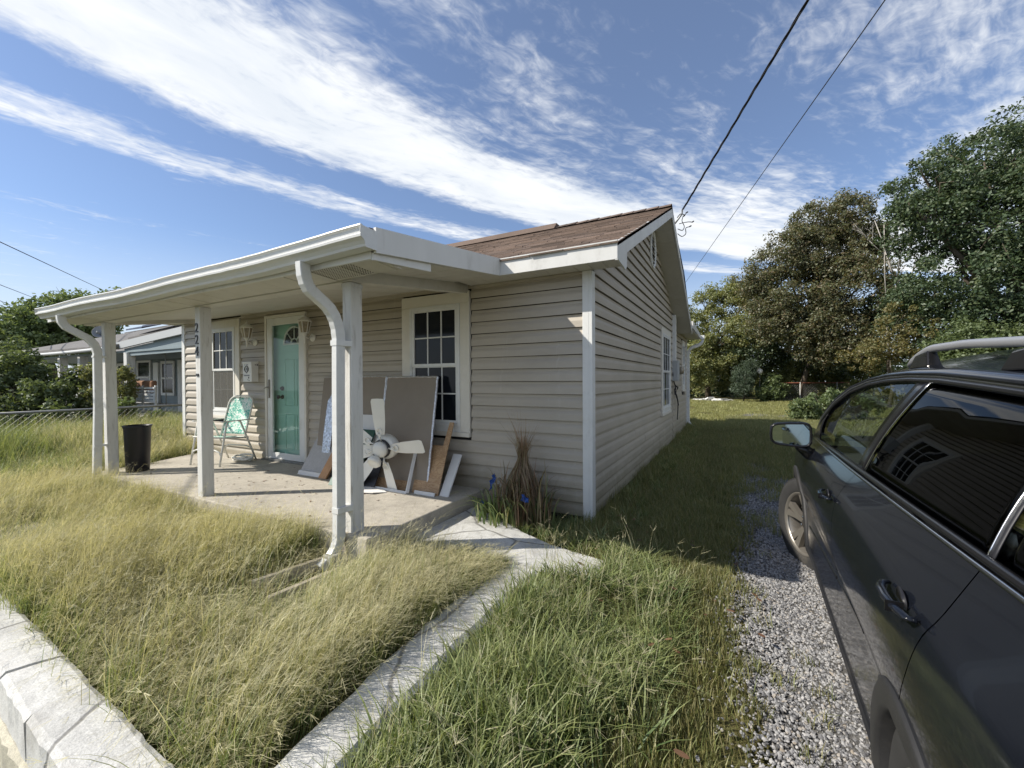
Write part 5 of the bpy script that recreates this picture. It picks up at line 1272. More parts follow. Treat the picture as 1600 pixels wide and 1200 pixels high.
for side in (1, -1):
    # front window: bounded ahead by the roof line itself, so sweep by station
    V = []; F = []; n = 30; nv = 8
    for i in range(n + 1):
        for j in range(nv + 1):
            f = .04 + .92 * j / nv; xa = bpf(f) + .01; xb = 2.36 - .0; x = xa + (xb - xa) * i / n; V.append(gp_(x, f, -.004, side))
    for i in range(n):
        for j in range(nv): a = i * (nv + 1) + j; F.append((a, a + 1, a + nv + 2, a + nv + 1)[::side])
    raw('front_window', V, F, 'glass_front', car, True, True)
    ruled('rear_window', lambda f: cpf(f) + .009, lambda f: bpr(f) - .006, .04, .96, 'glass_tint', -.004, side)
    ruled('quarter_window', lambda f: -.62 + .05 * f, lambda f: cpf(f) - .009, .04, .94, 'glass_tint', -.004, side, nu=10)
    ruled('pillar', bpr, bpf, .0, 1.0, 'gloss', .002, side, nu=3)
    ruled('pillar', lambda f: cpf(f) - .010, lambda f: cpf(f) + .010, .0, 1.0, 'blackplastic', .0, side, nu=2)
    ruled('rear_pillar', lambda f: -.80, lambda f: -.62 + .05 * f, .0, 1.0, 'carpaint', .0, side, nu=4)
    # mirror sail panel
    ruled('sail_panel', lambda f: 2.16, lambda f: 2.42, .02, .95, 'gloss', .002, side, nu=6)
    # bright divider trims
    for fn_, o_ in ((lambda f: bpr(f) - .004, .006), (lambda f: cpf(f) + .012, .004)):
        mb = MB(); mb.tube([gp_(fn_(f), f, .003, side) for f in np.linspace(.03, .98, 14)], .0022, 6); mb.build('window_trim', 'chrome' if side > 0 else 'gloss', car, smooth=True, local=True)
    # belt moulding: black rubber with satin line
    mb = MB(); mb.tube([gp_(x, -.02, .010, side) for x in np.linspace(-.60, 2.40, 40)], .0065, 6, flat=1.); mb.build('belt_trim', 'chrome', car, smooth=True, local=True)
    mb = MB(); mb.tube([gp_(x, .025, .004, side) for x in np.linspace(-.60, 2.40, 40)], .011, 6); mb.build('belt_seal', 'gloss', car, smooth=True, local=True)
    # bright line over the windows
    mb = MB(); mb.tube([gp_(x, 1.03, .012, side) for x in np.linspace(-.60, 2.45, 60)], .0095, 8); mb.build('window_trim', 'chrome', car, smooth=True, local=True)
    mb = MB(); mb.tube([gp_(x, .985, .004, side) for x in np.linspace(-.60, 2.45, 60)], .012, 6); mb.build('window_seal', 'gloss', car, smooth=True, local=True)
# roof skin + A pillars as one lofted shell
V = []; F = []; xsr = np.linspace(2.52, -.80, 60); prof_n = 16
for x in xsr:
    y1, z1 = topc(x); rz = max(0, min(1, (2.52 - x) / 1.2)); zc_ = z1 + .105 * math.sin(rz * PI / 2) ** .7
    for j in range(prof_n + 1):
        s = j / prof_n; y = (1 - s) * (y1 + .014)
        # crown: quick rise at the side then flat
        c_ = 1 - (1 - s) ** 2.6
        V.append((x, y, z1 + .012 + (zc_ - z1) * c_))
full = []
for i in range(len(xsr)):
    row = V[i * (prof_n + 1):(i + 1) * (prof_n + 1)]; full += row + [(a, -b, c) for a, b, c in row[-2::-1]]
k = 2 * prof_n + 1
for i in range(len(xsr) - 1):
    for j in range(k - 1):
        # windscreen opening in the front part
        x = xsr[i]
        if x > 1.47 and 2 <= j < k - 3: continue
        F.append((i * k + j, i * k + j + 1, (i + 1) * k + j + 1, (i + 1) * k + j))
rf = raw('roof', full, F, 'carpaint', car, True, True); s = rf.modifiers.new('s', 'SOLIDIFY'); s.thickness = .012; s.offset = -1
V = []; F = []; ii = [i for i, x in enumerate(xsr) if x > 1.42]
for i in ii: V += [(p[0], p[1], p[2] - .008) for p in full[i * k + 2:(i + 1) * k - 2]]
kk = k - 4
for a_ in range(len(ii) - 1):
    for j in range(kk - 1): a = a_ * kk + j; F.append((a, a + 1, a + kk + 1, a + kk))
raw('windscreen', V, F, 'glass_front', car, True, True)
hl = raw('headliner', [(p[0], p[1] * .97, p[2] - .03) for p in full], [f for f in F if 0] + [(i * k + j, (i + 1) * k + j, (i + 1) * k + j + 1, i * k + j + 1) for i in range(len(xsr) - 1) if xsr[i] < 1.47 for j in range(k - 1)], 'headliner', car, True, True)
# hood, front and tail closures
V = []; F = []; hx = np.linspace(2.40, 3.52, 16)
for x in hx:
    zb = zbelt(x); yb = .80 * taper(x)
    for j in range(13):
        s = -1 + 2 * j / 12; V.append((x, s * yb, zb + .055 * (1 - abs(s) ** 3) * (1 - .3 * (x - 2.4))))
for i in range(15):
    for j in range(12): a = i * 13 + j; F.append((a, a + 1, a + 14, a + 13))
raw('hood', V, F, 'carpaint', car, True, True)
mb = MB(); yb = .80 * taper(3.45); mb.hexa([(3.40, -yb - .03, .22), (3.58, -yb + .15, .24), (3.58, yb - .15, .24), (3.40, yb + .03, .22), (3.40, -yb, .86), (3.54, -yb + .12, .84), (3.54, yb - .12, .84), (3.40, yb, .86)]); mb.build('front_bumper', 'cladding', car, local=True, bevel=.03)
mb = MB(); mb.hexa([(-.92, -.72, .30), (-.79, -.80, .26), (-.79, .80, .26), (-.92, .72, .30), (-.90, -.70, 1.08), (-.79, -.77, 1.08), (-.79, .77, 1.08), (-.90, .70, 1.08)]); mb.build('tailgate', 'carpaint', car, local=True, bevel=.03)
mb = MB(); mb.add([(-.79, -.78, 1.08), (-.79, .78, 1.08), (-.79, .64, 1.24), (-.79, .5, 1.29), (-.79, -.5, 1.29), (-.79, -.64, 1.24)], [tuple(range(6))]); mb.build('rear_screen', 'glass_tint', car, local=True)
for side in (1, -1):
    mb = MB(); mb.hexa([(3.35, side * .55, .70), (3.50, side * .50, .70), (3.50, side * .62, .70), (3.30, side * .735, .70), (3.33, side * .55, .82), (3.47, side * .50, .82), (3.44, side * .62, .82), (3.20, side * .74, .84)]); mb.build('headlight', 'lampglass', car, local=True)
mb = MB(); mb.box(-.78, 3.4, -.74, .74, .20, .26); mb.build('floor_pan', 'dark', car, local=True)
mb = MB(); mb.box(-.75, -.72, -.70, .70, .26, 1.05); mb.build('rear_bulkhead', 'seat', car, local=True)
# interior: seats, dash, wheel
for (x, y) in ((1.25, .36), (1.25, -.36)):
    mb = MB(); mb.box(x - .25, x + .25, y - .24, y + .24, .40, .60); mb.hexa([(x - .36, y - .23, .55), (x - .22, y - .23, .55), (x - .22, y + .23, .55), (x - .36, y + .23, .55), (x - .52, y - .19, 1.12), (x - .42, y - .19, 1.12), (x - .42, y + .19, 1.12), (x - .52, y + .19, 1.12)])
    mb.box(x - .57, x - .47, y - .12, y + .12, 1.17, 1.35); mb.build('seat', 'seat', car, local=True, bevel=.03)
mb = MB(); mb.box(.0, .45, -.66, .66, .40, .60); mb.hexa([(-.10, -.66, .55), (.06, -.66, .55), (.06, .66, .55), (-.10, .66, .55), (-.26, -.62, 1.10), (-.14, -.62, 1.10), (-.14, .62, 1.10), (-.26, .62, 1.10)]); mb.box(-.27, -.17, .25, .50, 1.13, 1.28); mb.box(-.27, -.17, -.50, -.25, 1.13, 1.28); mb.build('seat', 'seat', car, local=True, bevel=.03)
mb = MB(); mb.box(1.95, 2.38, -.72, .72, .55, .955); mb.build('dashboard', 'seat', car, local=True, bevel=.05)
mb = MB(); mb.tube([(1.83 - .06 * math.sin(t), .36 + .18 * math.cos(t), .90 + .17 * math.sin(t)) for t in np.linspace(0, 2 * PI, 24, endpoint=False)], .014, 8, closed=True); mb.tube([(1.83, .20, .90), (1.83, .52, .90)], .012, 6); mb.tube([(1.84, .36, .88), (2.0, .36, .80)], .03, 8); mb.build('steering_wheel', 'seat', car, smooth=True, local=True)
# door mirror: shell, glass facing back, stalk
for side in (1, -1):
    mc = Vector((2.12, side * .975, 1.085))
    V = []; F = []; n = 20
    def mring(dx_, sc):
        o = []
        for i in range(n):
            t = 2 * PI * i / n; c_, s_ = math.cos(t), math.sin(t); e = .45
            a = .116 * sc * (abs(c_) ** e) * (1 if c_ > 0 else -1); b = .078 * sc * (abs(s_) ** e) * (1 if s_ > 0 else -1)
            b *= 1 - .10 * (a * 1 / .116)
            o.append((dx_, a * side, b))
        return o
    rings = [mring(-.045, .95), mring(-.05, 1.0), mring(.0, 1.02), mring(.05, .92), mring(.085, .68), mring(.10, .35)]
    for R_ in rings: V += [tuple(Vector(p) + mc) for p in R_]
    for i in range(len(rings) - 1):
        for j in range(n): F.append((i * n + j, i * n + (j + 1) % n, (i + 1) * n + (j + 1) % n, (i + 1) * n + j))
    F.append(tuple(range((len(rings) - 1) * n, len(rings) * n)))
    sh = raw('mirror_housing', V, F, 'carpaint' if 1 else 'gloss', car, True, True)
    g_ = [tuple(Vector((p[0] + .006, p[1] * .93, p[2] * .90)) + mc) for p in mring(-.045, .95)]
    raw('mirror_glass', g_ + [tuple(Vector((p[0] + .012, p[1] * .93, p[2] * .9)) + mc) for p in mring(-.045, .95)], [tuple(range(n)), tuple(range(n, 2 * n))[::-1]], 'mirror', sh, False, True)
    mb = MB(); P = [tuple(Vector((p[0] - .001, p[1] * .965, p[2] * .955)) + mc) for p in mring(-.045, .98)]; mb.tube(P, .007, 6, closed=True); mb.build('mirror_bezel', 'gloss', sh, smooth=True, local=True)
    mb = MB(); mb.tube([tuple(mc + Vector((0.0, -side * .05, -.07))), (2.14, side * .87, .955), (2.17, side * .81, .95)], [.035, .04, .045], 10); mb.build('mirror_stalk', 'gloss', sh, smooth=True, local=True)
# door handles
def handle(x, z, side, parent):
    lo, hi = 0., 1.
    for _ in range(20):
        v = (lo + hi) / 2
        if sect(x, v)[1] < z: lo = v
        else: hi = v
    y = sect(x, v)[0]
    cup = MB(); cup.lathe([(.038, .0022), (.034, .0012), (.02, -.006), (.004, -.009)], (0, 0, 0), 24, 'y'); cup.xf(Matrix.Translation((x + .01, side * (y + .0), z)) @ Matrix.Diagonal((1.2, side, .70, 1))); cup.build('handle_cup', 'blackplastic', parent, smooth=True, local=True)
    mb = MB(); pts = [(-.112, .004), (-.106, .020), (-.06, .030), (0, .034), (.06, .031), (.100, .020), (.108, .004)]
    mb.tube([(x + a, side * (y + b), z + .004 - a * .03) for a, b in pts], [.008, .0095, .0105, .011, .0105, .009, .007], 12, flat=.62); mb.build('handle', 'carpaint', parent, smooth=True, local=True)
    mb = MB(); mb.box(x - .052, x - .049, side * y + (.012 if side > 0 else -.0455), side * y + (.0455 if side > 0 else -.012), z - .008, z + .017); mb.build('handle_seam', 'gloss', parent, local=True)
handle(.115, .918, 1, rdo); handle(1.24, .900, 1, fdo)
# roof rails with black cross bar
for side in (1, -1):
    P = []
    for x in np.linspace(1.33, -.66, 40):
        y1, z1 = topc(x); e = min(1, (1.33 - x) / .30, (x + .66) / .22); h = .05 + .052 * (math.sin(e * PI / 2) ** .9); P.append((x, side * .575, z1 + h + .016))
    mb = MB(); mb.tube(P, [.010] + [.0125] * 38 + [.010], 10, flat=1.2); mb.build('roof_rail', 'railsilver', car, smooth=True, local=True)
    for xa in (1.12, .35, -.50):
        y1, z1 = topc(xa); mb = MB(); mb.hexa([(xa - .10, side * .555, z1 + .05), (xa + .12, side * .555, z1 + .05), (xa + .12, side * .60, z1 + .045), (xa - .10, side * .60, z1 + .045), (xa - .06, side * .56, z1 + .112), (xa + .08, side * .56, z1 + .098), (xa + .08, side * .59, z1 + .098), (xa - .06, side * .59, z1 + .112)]); mb.build('rail_foot', 'gloss', car, local=True, bevel=.006)
for xa in (.20,):
    y1, z1 = topc(xa); mb = MB(); mb.tube([(xa, -.60, z1 + .155), (xa, .60, z1 + .155)], .022, 8, flat=1.6); mb.build('cross_bar', 'gloss', car, smooth=True, local=True)
    for side in (1, -1):
        mb = MB(); mb.hexa([(xa - .07, side * .53, z1 + .115), (xa + .07, side * .53, z1 + .115), (xa + .07, side * .62, z1 + .115), (xa - .07, side * .62, z1 + .115), (xa - .04, side * .54, z1 + .17), (xa + .04, side * .54, z1 + .17), (xa + .04, side * .61, z1 + .17), (xa - .04, side * .61, z1 + .17)]); mb.build('bar_clamp', 'gloss', car, local=True, bevel=.012)

# ---------------------------------------------------------------- neighbour's house, far left
NB = thing('neighbour_house', (-15, 2, -.4), 'pale blue neighbouring house with grey roof, solar panels and shaded front porch', 'house')
MT['nbwall'] = mat('blue_grey_clapboard', (.20, .25, .27), .6, var=.08, vscale=2)
MT['nbtrim'] = mat('grey_white_trim', (.42, .44, .45), .6)
MT['nbroof'] = mat('grey_roofing', (.15, .145, .14), .85, var=.25, vscale=3, fine=(60, .3))
MT['solar'] = mat('solar_panel', (.035, .035, .07), .25, metal=.2, var=.1, spec=.7)
for k in range(12):
    z = -.4 + k * .225
    mb = MB(); mb.hexa([(-22, 2.975, z), (-8.6, 2.975, z), (-8.6, 3.0, z), (-22, 3.0, z), (-22, 2.99, z + .222), (-8.6, 2.99, z + .222), (-8.6, 3.0, z + .222), (-22, 3.0, z + .222)]); mb.build('siding_plank', 'nbwall', NB)
mb = MB(); mb.box(-22, -8.6, 3.001, 8, -.5, 2.4); mb.build('wall', 'nbwall', NB)
mb = MB(); mb.hexa([(-22.4, .75, 2.26), (-12.55, .75, 2.16), (-12.0, 4.2, 3.36), (-19.5, 4.2, 3.36), (-22.4, .75, 2.34), (-12.55, .75, 2.24), (-12.0, 4.2, 3.44), (-19.5, 4.2, 3.44)]); mb.build('porch_roof', 'nbroof', NB)
mb = MB(); mb.hexa([(-13.2, 1.25, 2.42), (-8.2, 1.25, 2.62), (-8.2, 4.6, 3.72), (-17.5, 4.6, 3.62), (-13.2, 1.25, 2.50), (-8.2, 1.25, 2.70), (-8.2, 4.6, 3.80), (-17.5, 4.6, 3.70)]); mb.build('roof', 'nbroof', NB)
mb = MB(); mb.hexa([(-22, 4.2, 3.36), (-8.2, 4.6, 3.6), (-8.2, 8.2, 2.4), (-22, 8.2, 2.4), (-22, 4.2, 3.44), (-8.2, 4.6, 3.78), (-8.2, 8.2, 2.5), (-22, 8.2, 2.5)]); mb.build('roof', 'nbroof', NB)
for i in range(6):
    x = -14.2 + i * 1.02; zo = .040 * (x + 13.2)
    mb = MB(); P = []
    for y, xs_ in ((1.55, 0), (3.4, -1.0)):
        for xx in (x, x + .98): P.append((xx + xs_, y, 2.72 + zo + (y - 1.25) * .335))
    mb.hexa([P[0], P[1], P[3], P[2]] + [(p[0], p[1], p[2] + .04) for p in (P[0], P[1], P[3], P[2])]); mb.build('solar_panel', 'solar', NB)
mb = MB(); mb.hexa([(-12.75, .84, 2.14), (-8.6, .84, 2.40), (-8.6, .90, 2.40), (-12.75, .90, 2.14), (-12.75, .84, 2.31), (-8.6, .84, 2.56), (-8.6, .90, 2.56), (-12.75, .90, 2.31)]); mb.build('rake_board', 'nbtrim', NB)
mb = MB(); mb.hexa([(-12.5, .93, 1.96), (-8.6, .93, 1.98), (-8.6, 1.0, 1.98), (-12.5, 1.0, 1.96), (-12.5, .93, 2.15), (-8.6, .93, 2.39), (-8.6, 1.0, 2.39), (-12.5, 1.0, 2.15)]); mb.build('gable_board', 'nbwall', NB)
mb = MB(); mb.tube([(-22.4 + i * .6, .70, 2.26 - .1 * i / 16 - .05 * math.sin(PI * i / 16)) for i in range(17)], .05, 6); mb.build('gutter', 'nbtrim', NB, smooth=True)
mb = MB(); mb.box(-22, -8.6, .9, 2.97, 2.05, 2.10); mb.build('porch_ceiling', 'nbwall', NB)
mb = MB(); mb.box(-22, -8.6, .8, 2.97, -.5, .35); mb.build('porch_floor', 'stone', NB)
for x in (-18.6, -16.83, -15.28, -12.3, -9.2): mb = MB(); mb.box(x - .09, x + .09, .87, 1.05, .35, 2.05); mb.build('post', 'post', NB, bevel=.01)
def nbwin(x0, x1, z0, z1, gr=(1, 1)):
    mb = MB()
    for a, b, c, d in ((x0 - .09, x0, z0 - .09, z1 + .09), (x1, x1 + .09, z0 - .09, z1 + .09), (x0, x1, z0 - .09, z0), (x0, x1, z1, z1 + .09), (x0, x1, (z0 + z1) / 2 - .03, (z0 + z1) / 2 + .03)): mb.box(a, b, 2.93, 2.974, c, d)
    wn = mb.build('window', 'white', NB)
    mb = MB(); mb.box(x0, x1, 2.955, 2.972, z0, z1); mb.build('pane', 'pane', wn)
nbwin(-17.3, -16.45, .95, 1.98); nbwin(-15.55, -14.85, .95, 1.9); nbwin(-20.3, -19.4, .9, 1.9); nbwin(-18.9, -18.3, .9, 1.9)
mb = MB(); mb.box(-14.5, -13.6, 2.92, 2.972, .35, 2.0); mb.build('door', 'white', NB)
mb = MB(); mb.box(-16.1, -15.75, 2.90, 2.972, .35, 1.95); mb.build('shutter', 'white', NB)
ds = thing('satellite_dish', (-13.6, .9, 2.35), 'small grey satellite dish on the neighbour porch roof, seen beside the left post', 'satellite dish')
mb = MB(); mb.lathe([(.0, 0), (.07, .010), (.13, .03), (.17, .06), (.167, .066), (.125, .036), (.0, .01)], n=20); mb.xf(Matrix.Translation((-13.65, .85, 2.62)) @ Matrix.Rotation(1.1, 4, 'Y') @ Matrix.Rotation(.7, 4, 'X')); mb.build('reflector', 'galv', ds, smooth=True)
mb = MB(); mb.tube([(-13.6, .9, 2.28), (-13.6, .9, 2.55), (-13.65, .86, 2.62)], .03, 8); mb.build('mast', 'galv', ds, smooth=True)
mb = MB(); mb.tube([(-13.65, .86, 2.55), (-13.35, .70, 2.58)], .012, 6); mb.lathe([(.03, 0), (.04, .03), (.03, .07)], (-13.33, .69, 2.56), 8); mb.build('feed_arm', 'galv', ds)
sw = thing('porch_swing', (-12.5, 1.3, .6), 'white slatted swing bench hanging on the neighbour porch with a brown cushion', 'porch swing')
for k in range(5): mb = MB(); mb.box(-13.65, -11.35, 1.10, 1.125, .80 + k * .082, .80 + k * .082 + .052); mb.build('slat', 'white', sw)
for x in (-13.62, -12.9, -12.1, -11.42): mb = MB(); mb.box(x - .03, x + .03, 1.127, 1.16, .55, 1.22); mb.build('upright', 'white', sw)
for k in range(4): mb = MB(); mb.box(-13.65, -11.35, 1.2 + k * .11, 1.28 + k * .11, .72, .74); mb.build('slat', 'white', sw)
for x in (-13.6, -11.4): mb = MB(); mb.tube([(x, 1.35, .74), (x, 1.35, 2.05)], .012, 6); mb.build('chain', 'galv', sw)
MT['cushion'] = mat('brown_cushion', (.26, .14, .08), .9, var=.2)
mb = MB(); mb.box(-13.2, -11.7, 1.17, 1.30, 1.02, 1.34); tag(mb.build('cushion', 'cushion', bevel=.04), 'long brown cushion propped on the back of the white porch swing', 'cushion')
# far house glimpsed between the neighbour's posts
FH = thing('far_house', (-34, 6, -.5), 'pale clapboard house with dark doorway glimpsed far behind the neighbour porch', 'house')
mb = MB(); mb.box(-40, -30, 7.5, 12, -1, 2.6); mb.build('wall', 'white', FH)
mb = MB(); mb.hexa([(-40.4, 7.1, 2.6), (-29.6, 7.1, 2.6), (-29.6, 12.4, 2.6), (-40.4, 12.4, 2.6), (-38, 9.2, 4.0), (-32, 9.2, 4.0), (-32, 10.2, 4.0), (-38, 10.2, 4.0)]); mb.build('roof', 'nbroof', FH)
mb = MB(); mb.box(-34.8, -33.7, 7.44, 7.49, -.6, 1.7); mb.build('door', 'dark', FH)
mb = MB(); mb.box(-32.9, -31.8, 7.44, 7.49, .3, 1.6); mb.build('window', 'pane', FH)

# ---------------------------------------------------------------- chain link fences
def chain_fence(name, pts, h, lab, rail='galv', postm='galv', posts=3, cell=.065, r=.0017):
    F_ = thing(name, (*pts[0][:2], 0), lab, 'fence')
    a = Vector(pts[0]); b = Vector(pts[1]); L = (b - a).length; d = (b - a) / L
    mb = MB(); mb.tube([a + Vector((0, 0, h)), a.lerp(b, .5) + Vector((0, 0, h - .01)), b + Vector((0, 0, h))], .021, 8); mb.build('top_rail', rail, F_, smooth=True)
    for i in range(posts):
        p = a.lerp(b, i / (posts - 1)); mb = MB(); mb.tube([p + Vector((0, 0, -.2)), p + Vector((0, 0, h + .03))], .028, 8); mb.build('post', postm, F_, smooth=True)
    mb = MB(); n = int((L + h) / (cell * 1.42)) + 1; st = cell * 1.42
    for s in (1, -1):
        for i in range(-int(h / st) - 1, n):
            u0, z0, u1, z1 = i * st, 0., i * st + h, h
            if u0 < 0: z0 = -u0; u0 = 0
            if u1 > L: z1 = h - (u1 - L); u1 = L
            if u1 <= u0: continue
            if s < 0: u0, u1 = L - u0, L - u1
            mb.tube([a + (b - a) * (u0 / L) + Vector((0, 0, z0)), a + (b - a) * (u1 / L) + Vector((0, 0, z1))], r, 3, caps=False)
    tag(mb.build('chain_mesh', 'galv', F_), kind='stuff')
chain_fence('chain_link_fence', [(-9.05, -3.2, -.25), (-8.95, 4.5, -.20)], 1.06, 'grey chain link fence between the yard and the neighbour', posts=4)
chain_fence('chain_link_fence', [(2.6, 24.3, -.05), (8.2, 27.2, -.05)], 1.12, 'old chain link fence with rusty red top rail behind the back lawn', rail='redrust', postm='post', posts=4, cell=.10, r=.005)

# ---------------------------------------------------------------- foliage
def leaves(name, C_, R_, n_per, size, m, parent=None, squash=(1, 1, 1), seed=0, asp=.55, updir=.25):
    """C_ clump centres (N,3), R_ radii; many single leaf faces"""
    rg = np.random.default_rng(seed); N = len(C_) * n_per
    c = np.repeat(np.asarray(C_), n_per, 0); r = np.repeat(np.asarray(R_), n_per)[:, None]
    d = rg.normal(size=(N, 3)); d /= np.linalg.norm(d, axis=1, keepdims=True)
    p = c + d * r * (rg.random((N, 1)) ** .45) * np.array(squash)
    nrm = rg.normal(size=(N, 3)) + d * .7 + np.array([0, 0, updir * 3]); nrm /= np.linalg.norm(nrm, axis=1, keepdims=True)
    t = np.cross(nrm, rg.normal(size=(N, 3))); t /= np.linalg.norm(t, axis=1, keepdims=True) + 1e-9; b = np.cross(nrm, t)
    s = size * rg.uniform(.6, 1.35, (N, 1))
    V = np.stack([p - t * s, p - b * s * asp + t * s * .1, p + t * s, p + b * s * asp + t * s * .1], 1).reshape(-1, 3)
    return npmesh(name, V, np.arange(N * 4).reshape(N, 4), m, parent)
def clumps(blobs, n, rr, seed=0, inner=.5):
    rg = np.random.default_rng(seed); B_ = np.array(blobs); w_ = B_[:, 3] ** 2; idx = rg.choice(len(B_), n, p=w_ / w_.sum())
    d = rg.normal(size=(n, 3)); d /= np.linalg.norm(d, axis=1, keepdims=True)
    k = inner + (1 - inner) * rg.random((n, 1)) ** .6
    c = B_[idx, :3] + d * B_[idx, 3:4] * k * rg.uniform(.75, 1.12, (n, 1))
    return c, rr * rg.uniform(.55, 1.3, n)
def limbs(parent, base, blobs, r0, seed=0, m='bark', name='trunk'):
    rr = random.Random(seed); b = Vector(base); mean = sum((Vector(q[:3]) for q in blobs), Vector()) / len(blobs)
    zlo = min(q[2] for q in blobs); fork = Vector((b.x * .6 + mean.x * .4, b.y * .6 + mean.y * .4, max(zlo * .8, mean.z * .45)))
    mb = MB(); mb.tube([b - Vector((0, 0, .3)), b.lerp(fork, .5) + Vector((rr.uniform(-.15, .15), rr.uniform(-.15, .15), 0)), fork, fork.lerp(mean, .9)], [r0 * 1.25, r0, r0 * .8, r0 * .35], 10)
    for q in blobs:
        e = Vector(q[:3]); s = fork.lerp(mean, rr.uniform(0, .5)); mid = s.lerp(e, .5) + Vector((rr.uniform(-.3, .3), rr.uniform(-.3, .3), rr.uniform(-.2, .4)))
        mb.tube([s, mid, e, e + (e - mid) * .15], [r0 * .38, r0 * .25, r0 * .12, r0 * .04], 6)
        for k in range(3): dv = Vector((rr.uniform(-1, 1), rr.uniform(-1, 1), rr.uniform(-.3, 1))).normalized() * q[3]; mb.tube([mid.lerp(e, .6), e + dv * .5, e + dv * 1.05], [r0 * .12, r0 * .07, r0 * .02], 5)
    return mb.build(name, m, parent, smooth=True)
def tree(name, base, blobs, lab, cat, n, rr, npc, size, m, r0, seed, group=None, inner=.5):
    T = thing(name, base, lab, cat, group); limbs(T, base, blobs, r0, seed)
    c, r = clumps(blobs, n, rr, seed, inner); leaves('crown', c, r, npc, size, m, T, seed=seed, squash=(1, 1, .75)); return T
MT['leaf_gold2'] = leafmat('leaf_olive_gold', [(.20, .17, .065), (.15, .16, .06), (.25, .19, .07), (.11, .14, .05)], .45)
T1 = [(10.17, 20.42, 10.44, 1.96), (8.1, 19.31, 9.87, 1.25), (11.91, 22.51, 11.66, 1.71), (7.34, 18.32, 8.71, 0.86), (10.07, 19.21, 7.44, 2.21), (8.33, 19.41, 7.58, 1.62), (12.02, 20.26, 8.41, 2.21), (9.01, 19.18, 5.36, 2.15), (10.63, 18.91, 4.63, 2.14), (8.26, 20.47, 4.36, 1.52), (12.1, 19.68, 2.96, 2.14), (9.42, 18.81, 3.03, 1.72), (13.4, 19.5, 5.8, 2.4), (14.5, 20.5, 9.0, 2.4), (14.6, 20.0, 3.2, 2.3)]
T2 = [(6.33, 24.03, 9.85, 1.21), (4.54, 23.07, 9.39, 1.08), (7.16, 24.46, 8.26, 1.42), (5.52, 23.58, 7.76, 1.86), (3.53, 22.51, 7.78, 1.35), (2.21, 22.92, 6.67, 1.2), (4.18, 22.84, 5.92, 2.02), (6.46, 22.93, 5.69, 2.0), (2.85, 22.11, 4.57, 1.42), (5.18, 22.22, 3.61, 1.77)]
T3 = [(1.9, 26.8, 6.9, 1.3), (3.0, 26.2, 6.3, 1.4), (.6, 27.2, 6.9, 1.1), (-0.38, 27.21, 6.22, 1.29), (1.21, 26.92, 6.03, 1.49), (-1.16, 25.63, 4.31, 1.24), (2.06, 25.09, 4.26, 1.53), (0.33, 25.29, 3.59, 1.67), (-1.07, 24.53, 2.4, 1.2), (-2.6, 26.5, 5.4, 1.6), (-3.6, 27.0, 3.2, 1.8)]
T4 = [(3.97, 25.98, 3.95, 2.02), (2.18, 25.61, 3.04, 1.47), (5.87, 25.85, 2.94, 1.59), (7.83, 23.52, 5.01, 1.29), (7.56, 23.35, 3.18, 1.53)]
T6 = [(7.12, 19.29, 3.61, 0.86), (6.6, 19.0, 2.54, 0.86), (7.87, 19.11, 2.89, 0.99), (6.22, 20.49, 2.21, 0.76)]
T7 = [(8.78, 17.46, 2.17, 1.23), (10.22, 17.66, 2.02, 1.19), (11.8, 17.5, 1.9, 1.3)]
T1 = [(a, b, c - (.65 if c > 8.3 else 0), d) for a, b, c, d in T1]
tree('oak_tree', (11.0, 20.2, 0), T1, 'tall dark green oak filling the right edge of the picture', 'tree', 1300, .50, 105, .066, 'leaf_dark', .34, 11)
tree('oak_tree', (5.4, 28.2, 0), T2, 'brown tinged oak left of the tall dark green oak', 'tree', 900, .46, 110, .062, 'leaf_brown', .26, 12)
tree('young_tree', (-.4, 26.3, 0), T3, 'light green tree just right of the gable end', 'tree', 620, .42, 85, .068, 'leaf_light', .15, 13)
tree('understory_tree', (4.6, 25.6, 0), T4, 'dark tree standing low behind the brown tinged oak', 'tree', 420, .45, 85, .07, 'leaf_dark', .15, 14)
tree('maple_sapling', (6.9, 19.5, 0), T6, 'small olive gold tree above the front of the car roof', 'tree', 120, .30, 75, .05, 'leaf_gold2', .07, 15)
tree('understory_tree', (10.2, 17.6, 0), T7, 'low green tree under the tall oak, seen below the roof rail', 'tree', 260, .4, 85, .06, 'leaf_mid', .08, 16)
# bare grey limbs between the oaks
dt = thing('dead_tree', (7.6, 21.6, 0), 'bare grey dead tree standing between the two oaks', 'tree'); mb = MB(); rr = random.Random(21)
def branch(p, d, L, r, dep):
    q_ = p + d * L; m_ = p.lerp(q_, .5) + Vector((rr.uniform(-.08, .08), rr.uniform(-.08, .08), rr.uniform(-.05, .1))) * L
    mb.tube([p, m_, q_], [r, r * .8, r * .6], 5)
    if dep == 0: return
    for _ in range(3 if dep > 1 else 4):
        dd = (d + Vector((rr.uniform(-.8, .8), rr.uniform(-.8, .8), rr.uniform(-.2, .8)))).normalized(); branch(m_.lerp(q_, rr.uniform(0, 1)), dd, L * rr.uniform(.45, .75), r * .5, dep - 1)
branch(Vector((7.6, 21.2, 0)), Vector((.02, 0, 1)), 6.2, .055, 1); branch(Vector((7.6, 21.2, 5.6)), Vector((-.25, 0, 1)).normalized(), 2.0, .035, 4); branch(Vector((7.7, 21.2, 4.6)), Vector((.3, -.1, .9)).normalized(), 2.3, .035, 4)
mb.build('trunk', 'deadwood', dt, smooth=True)
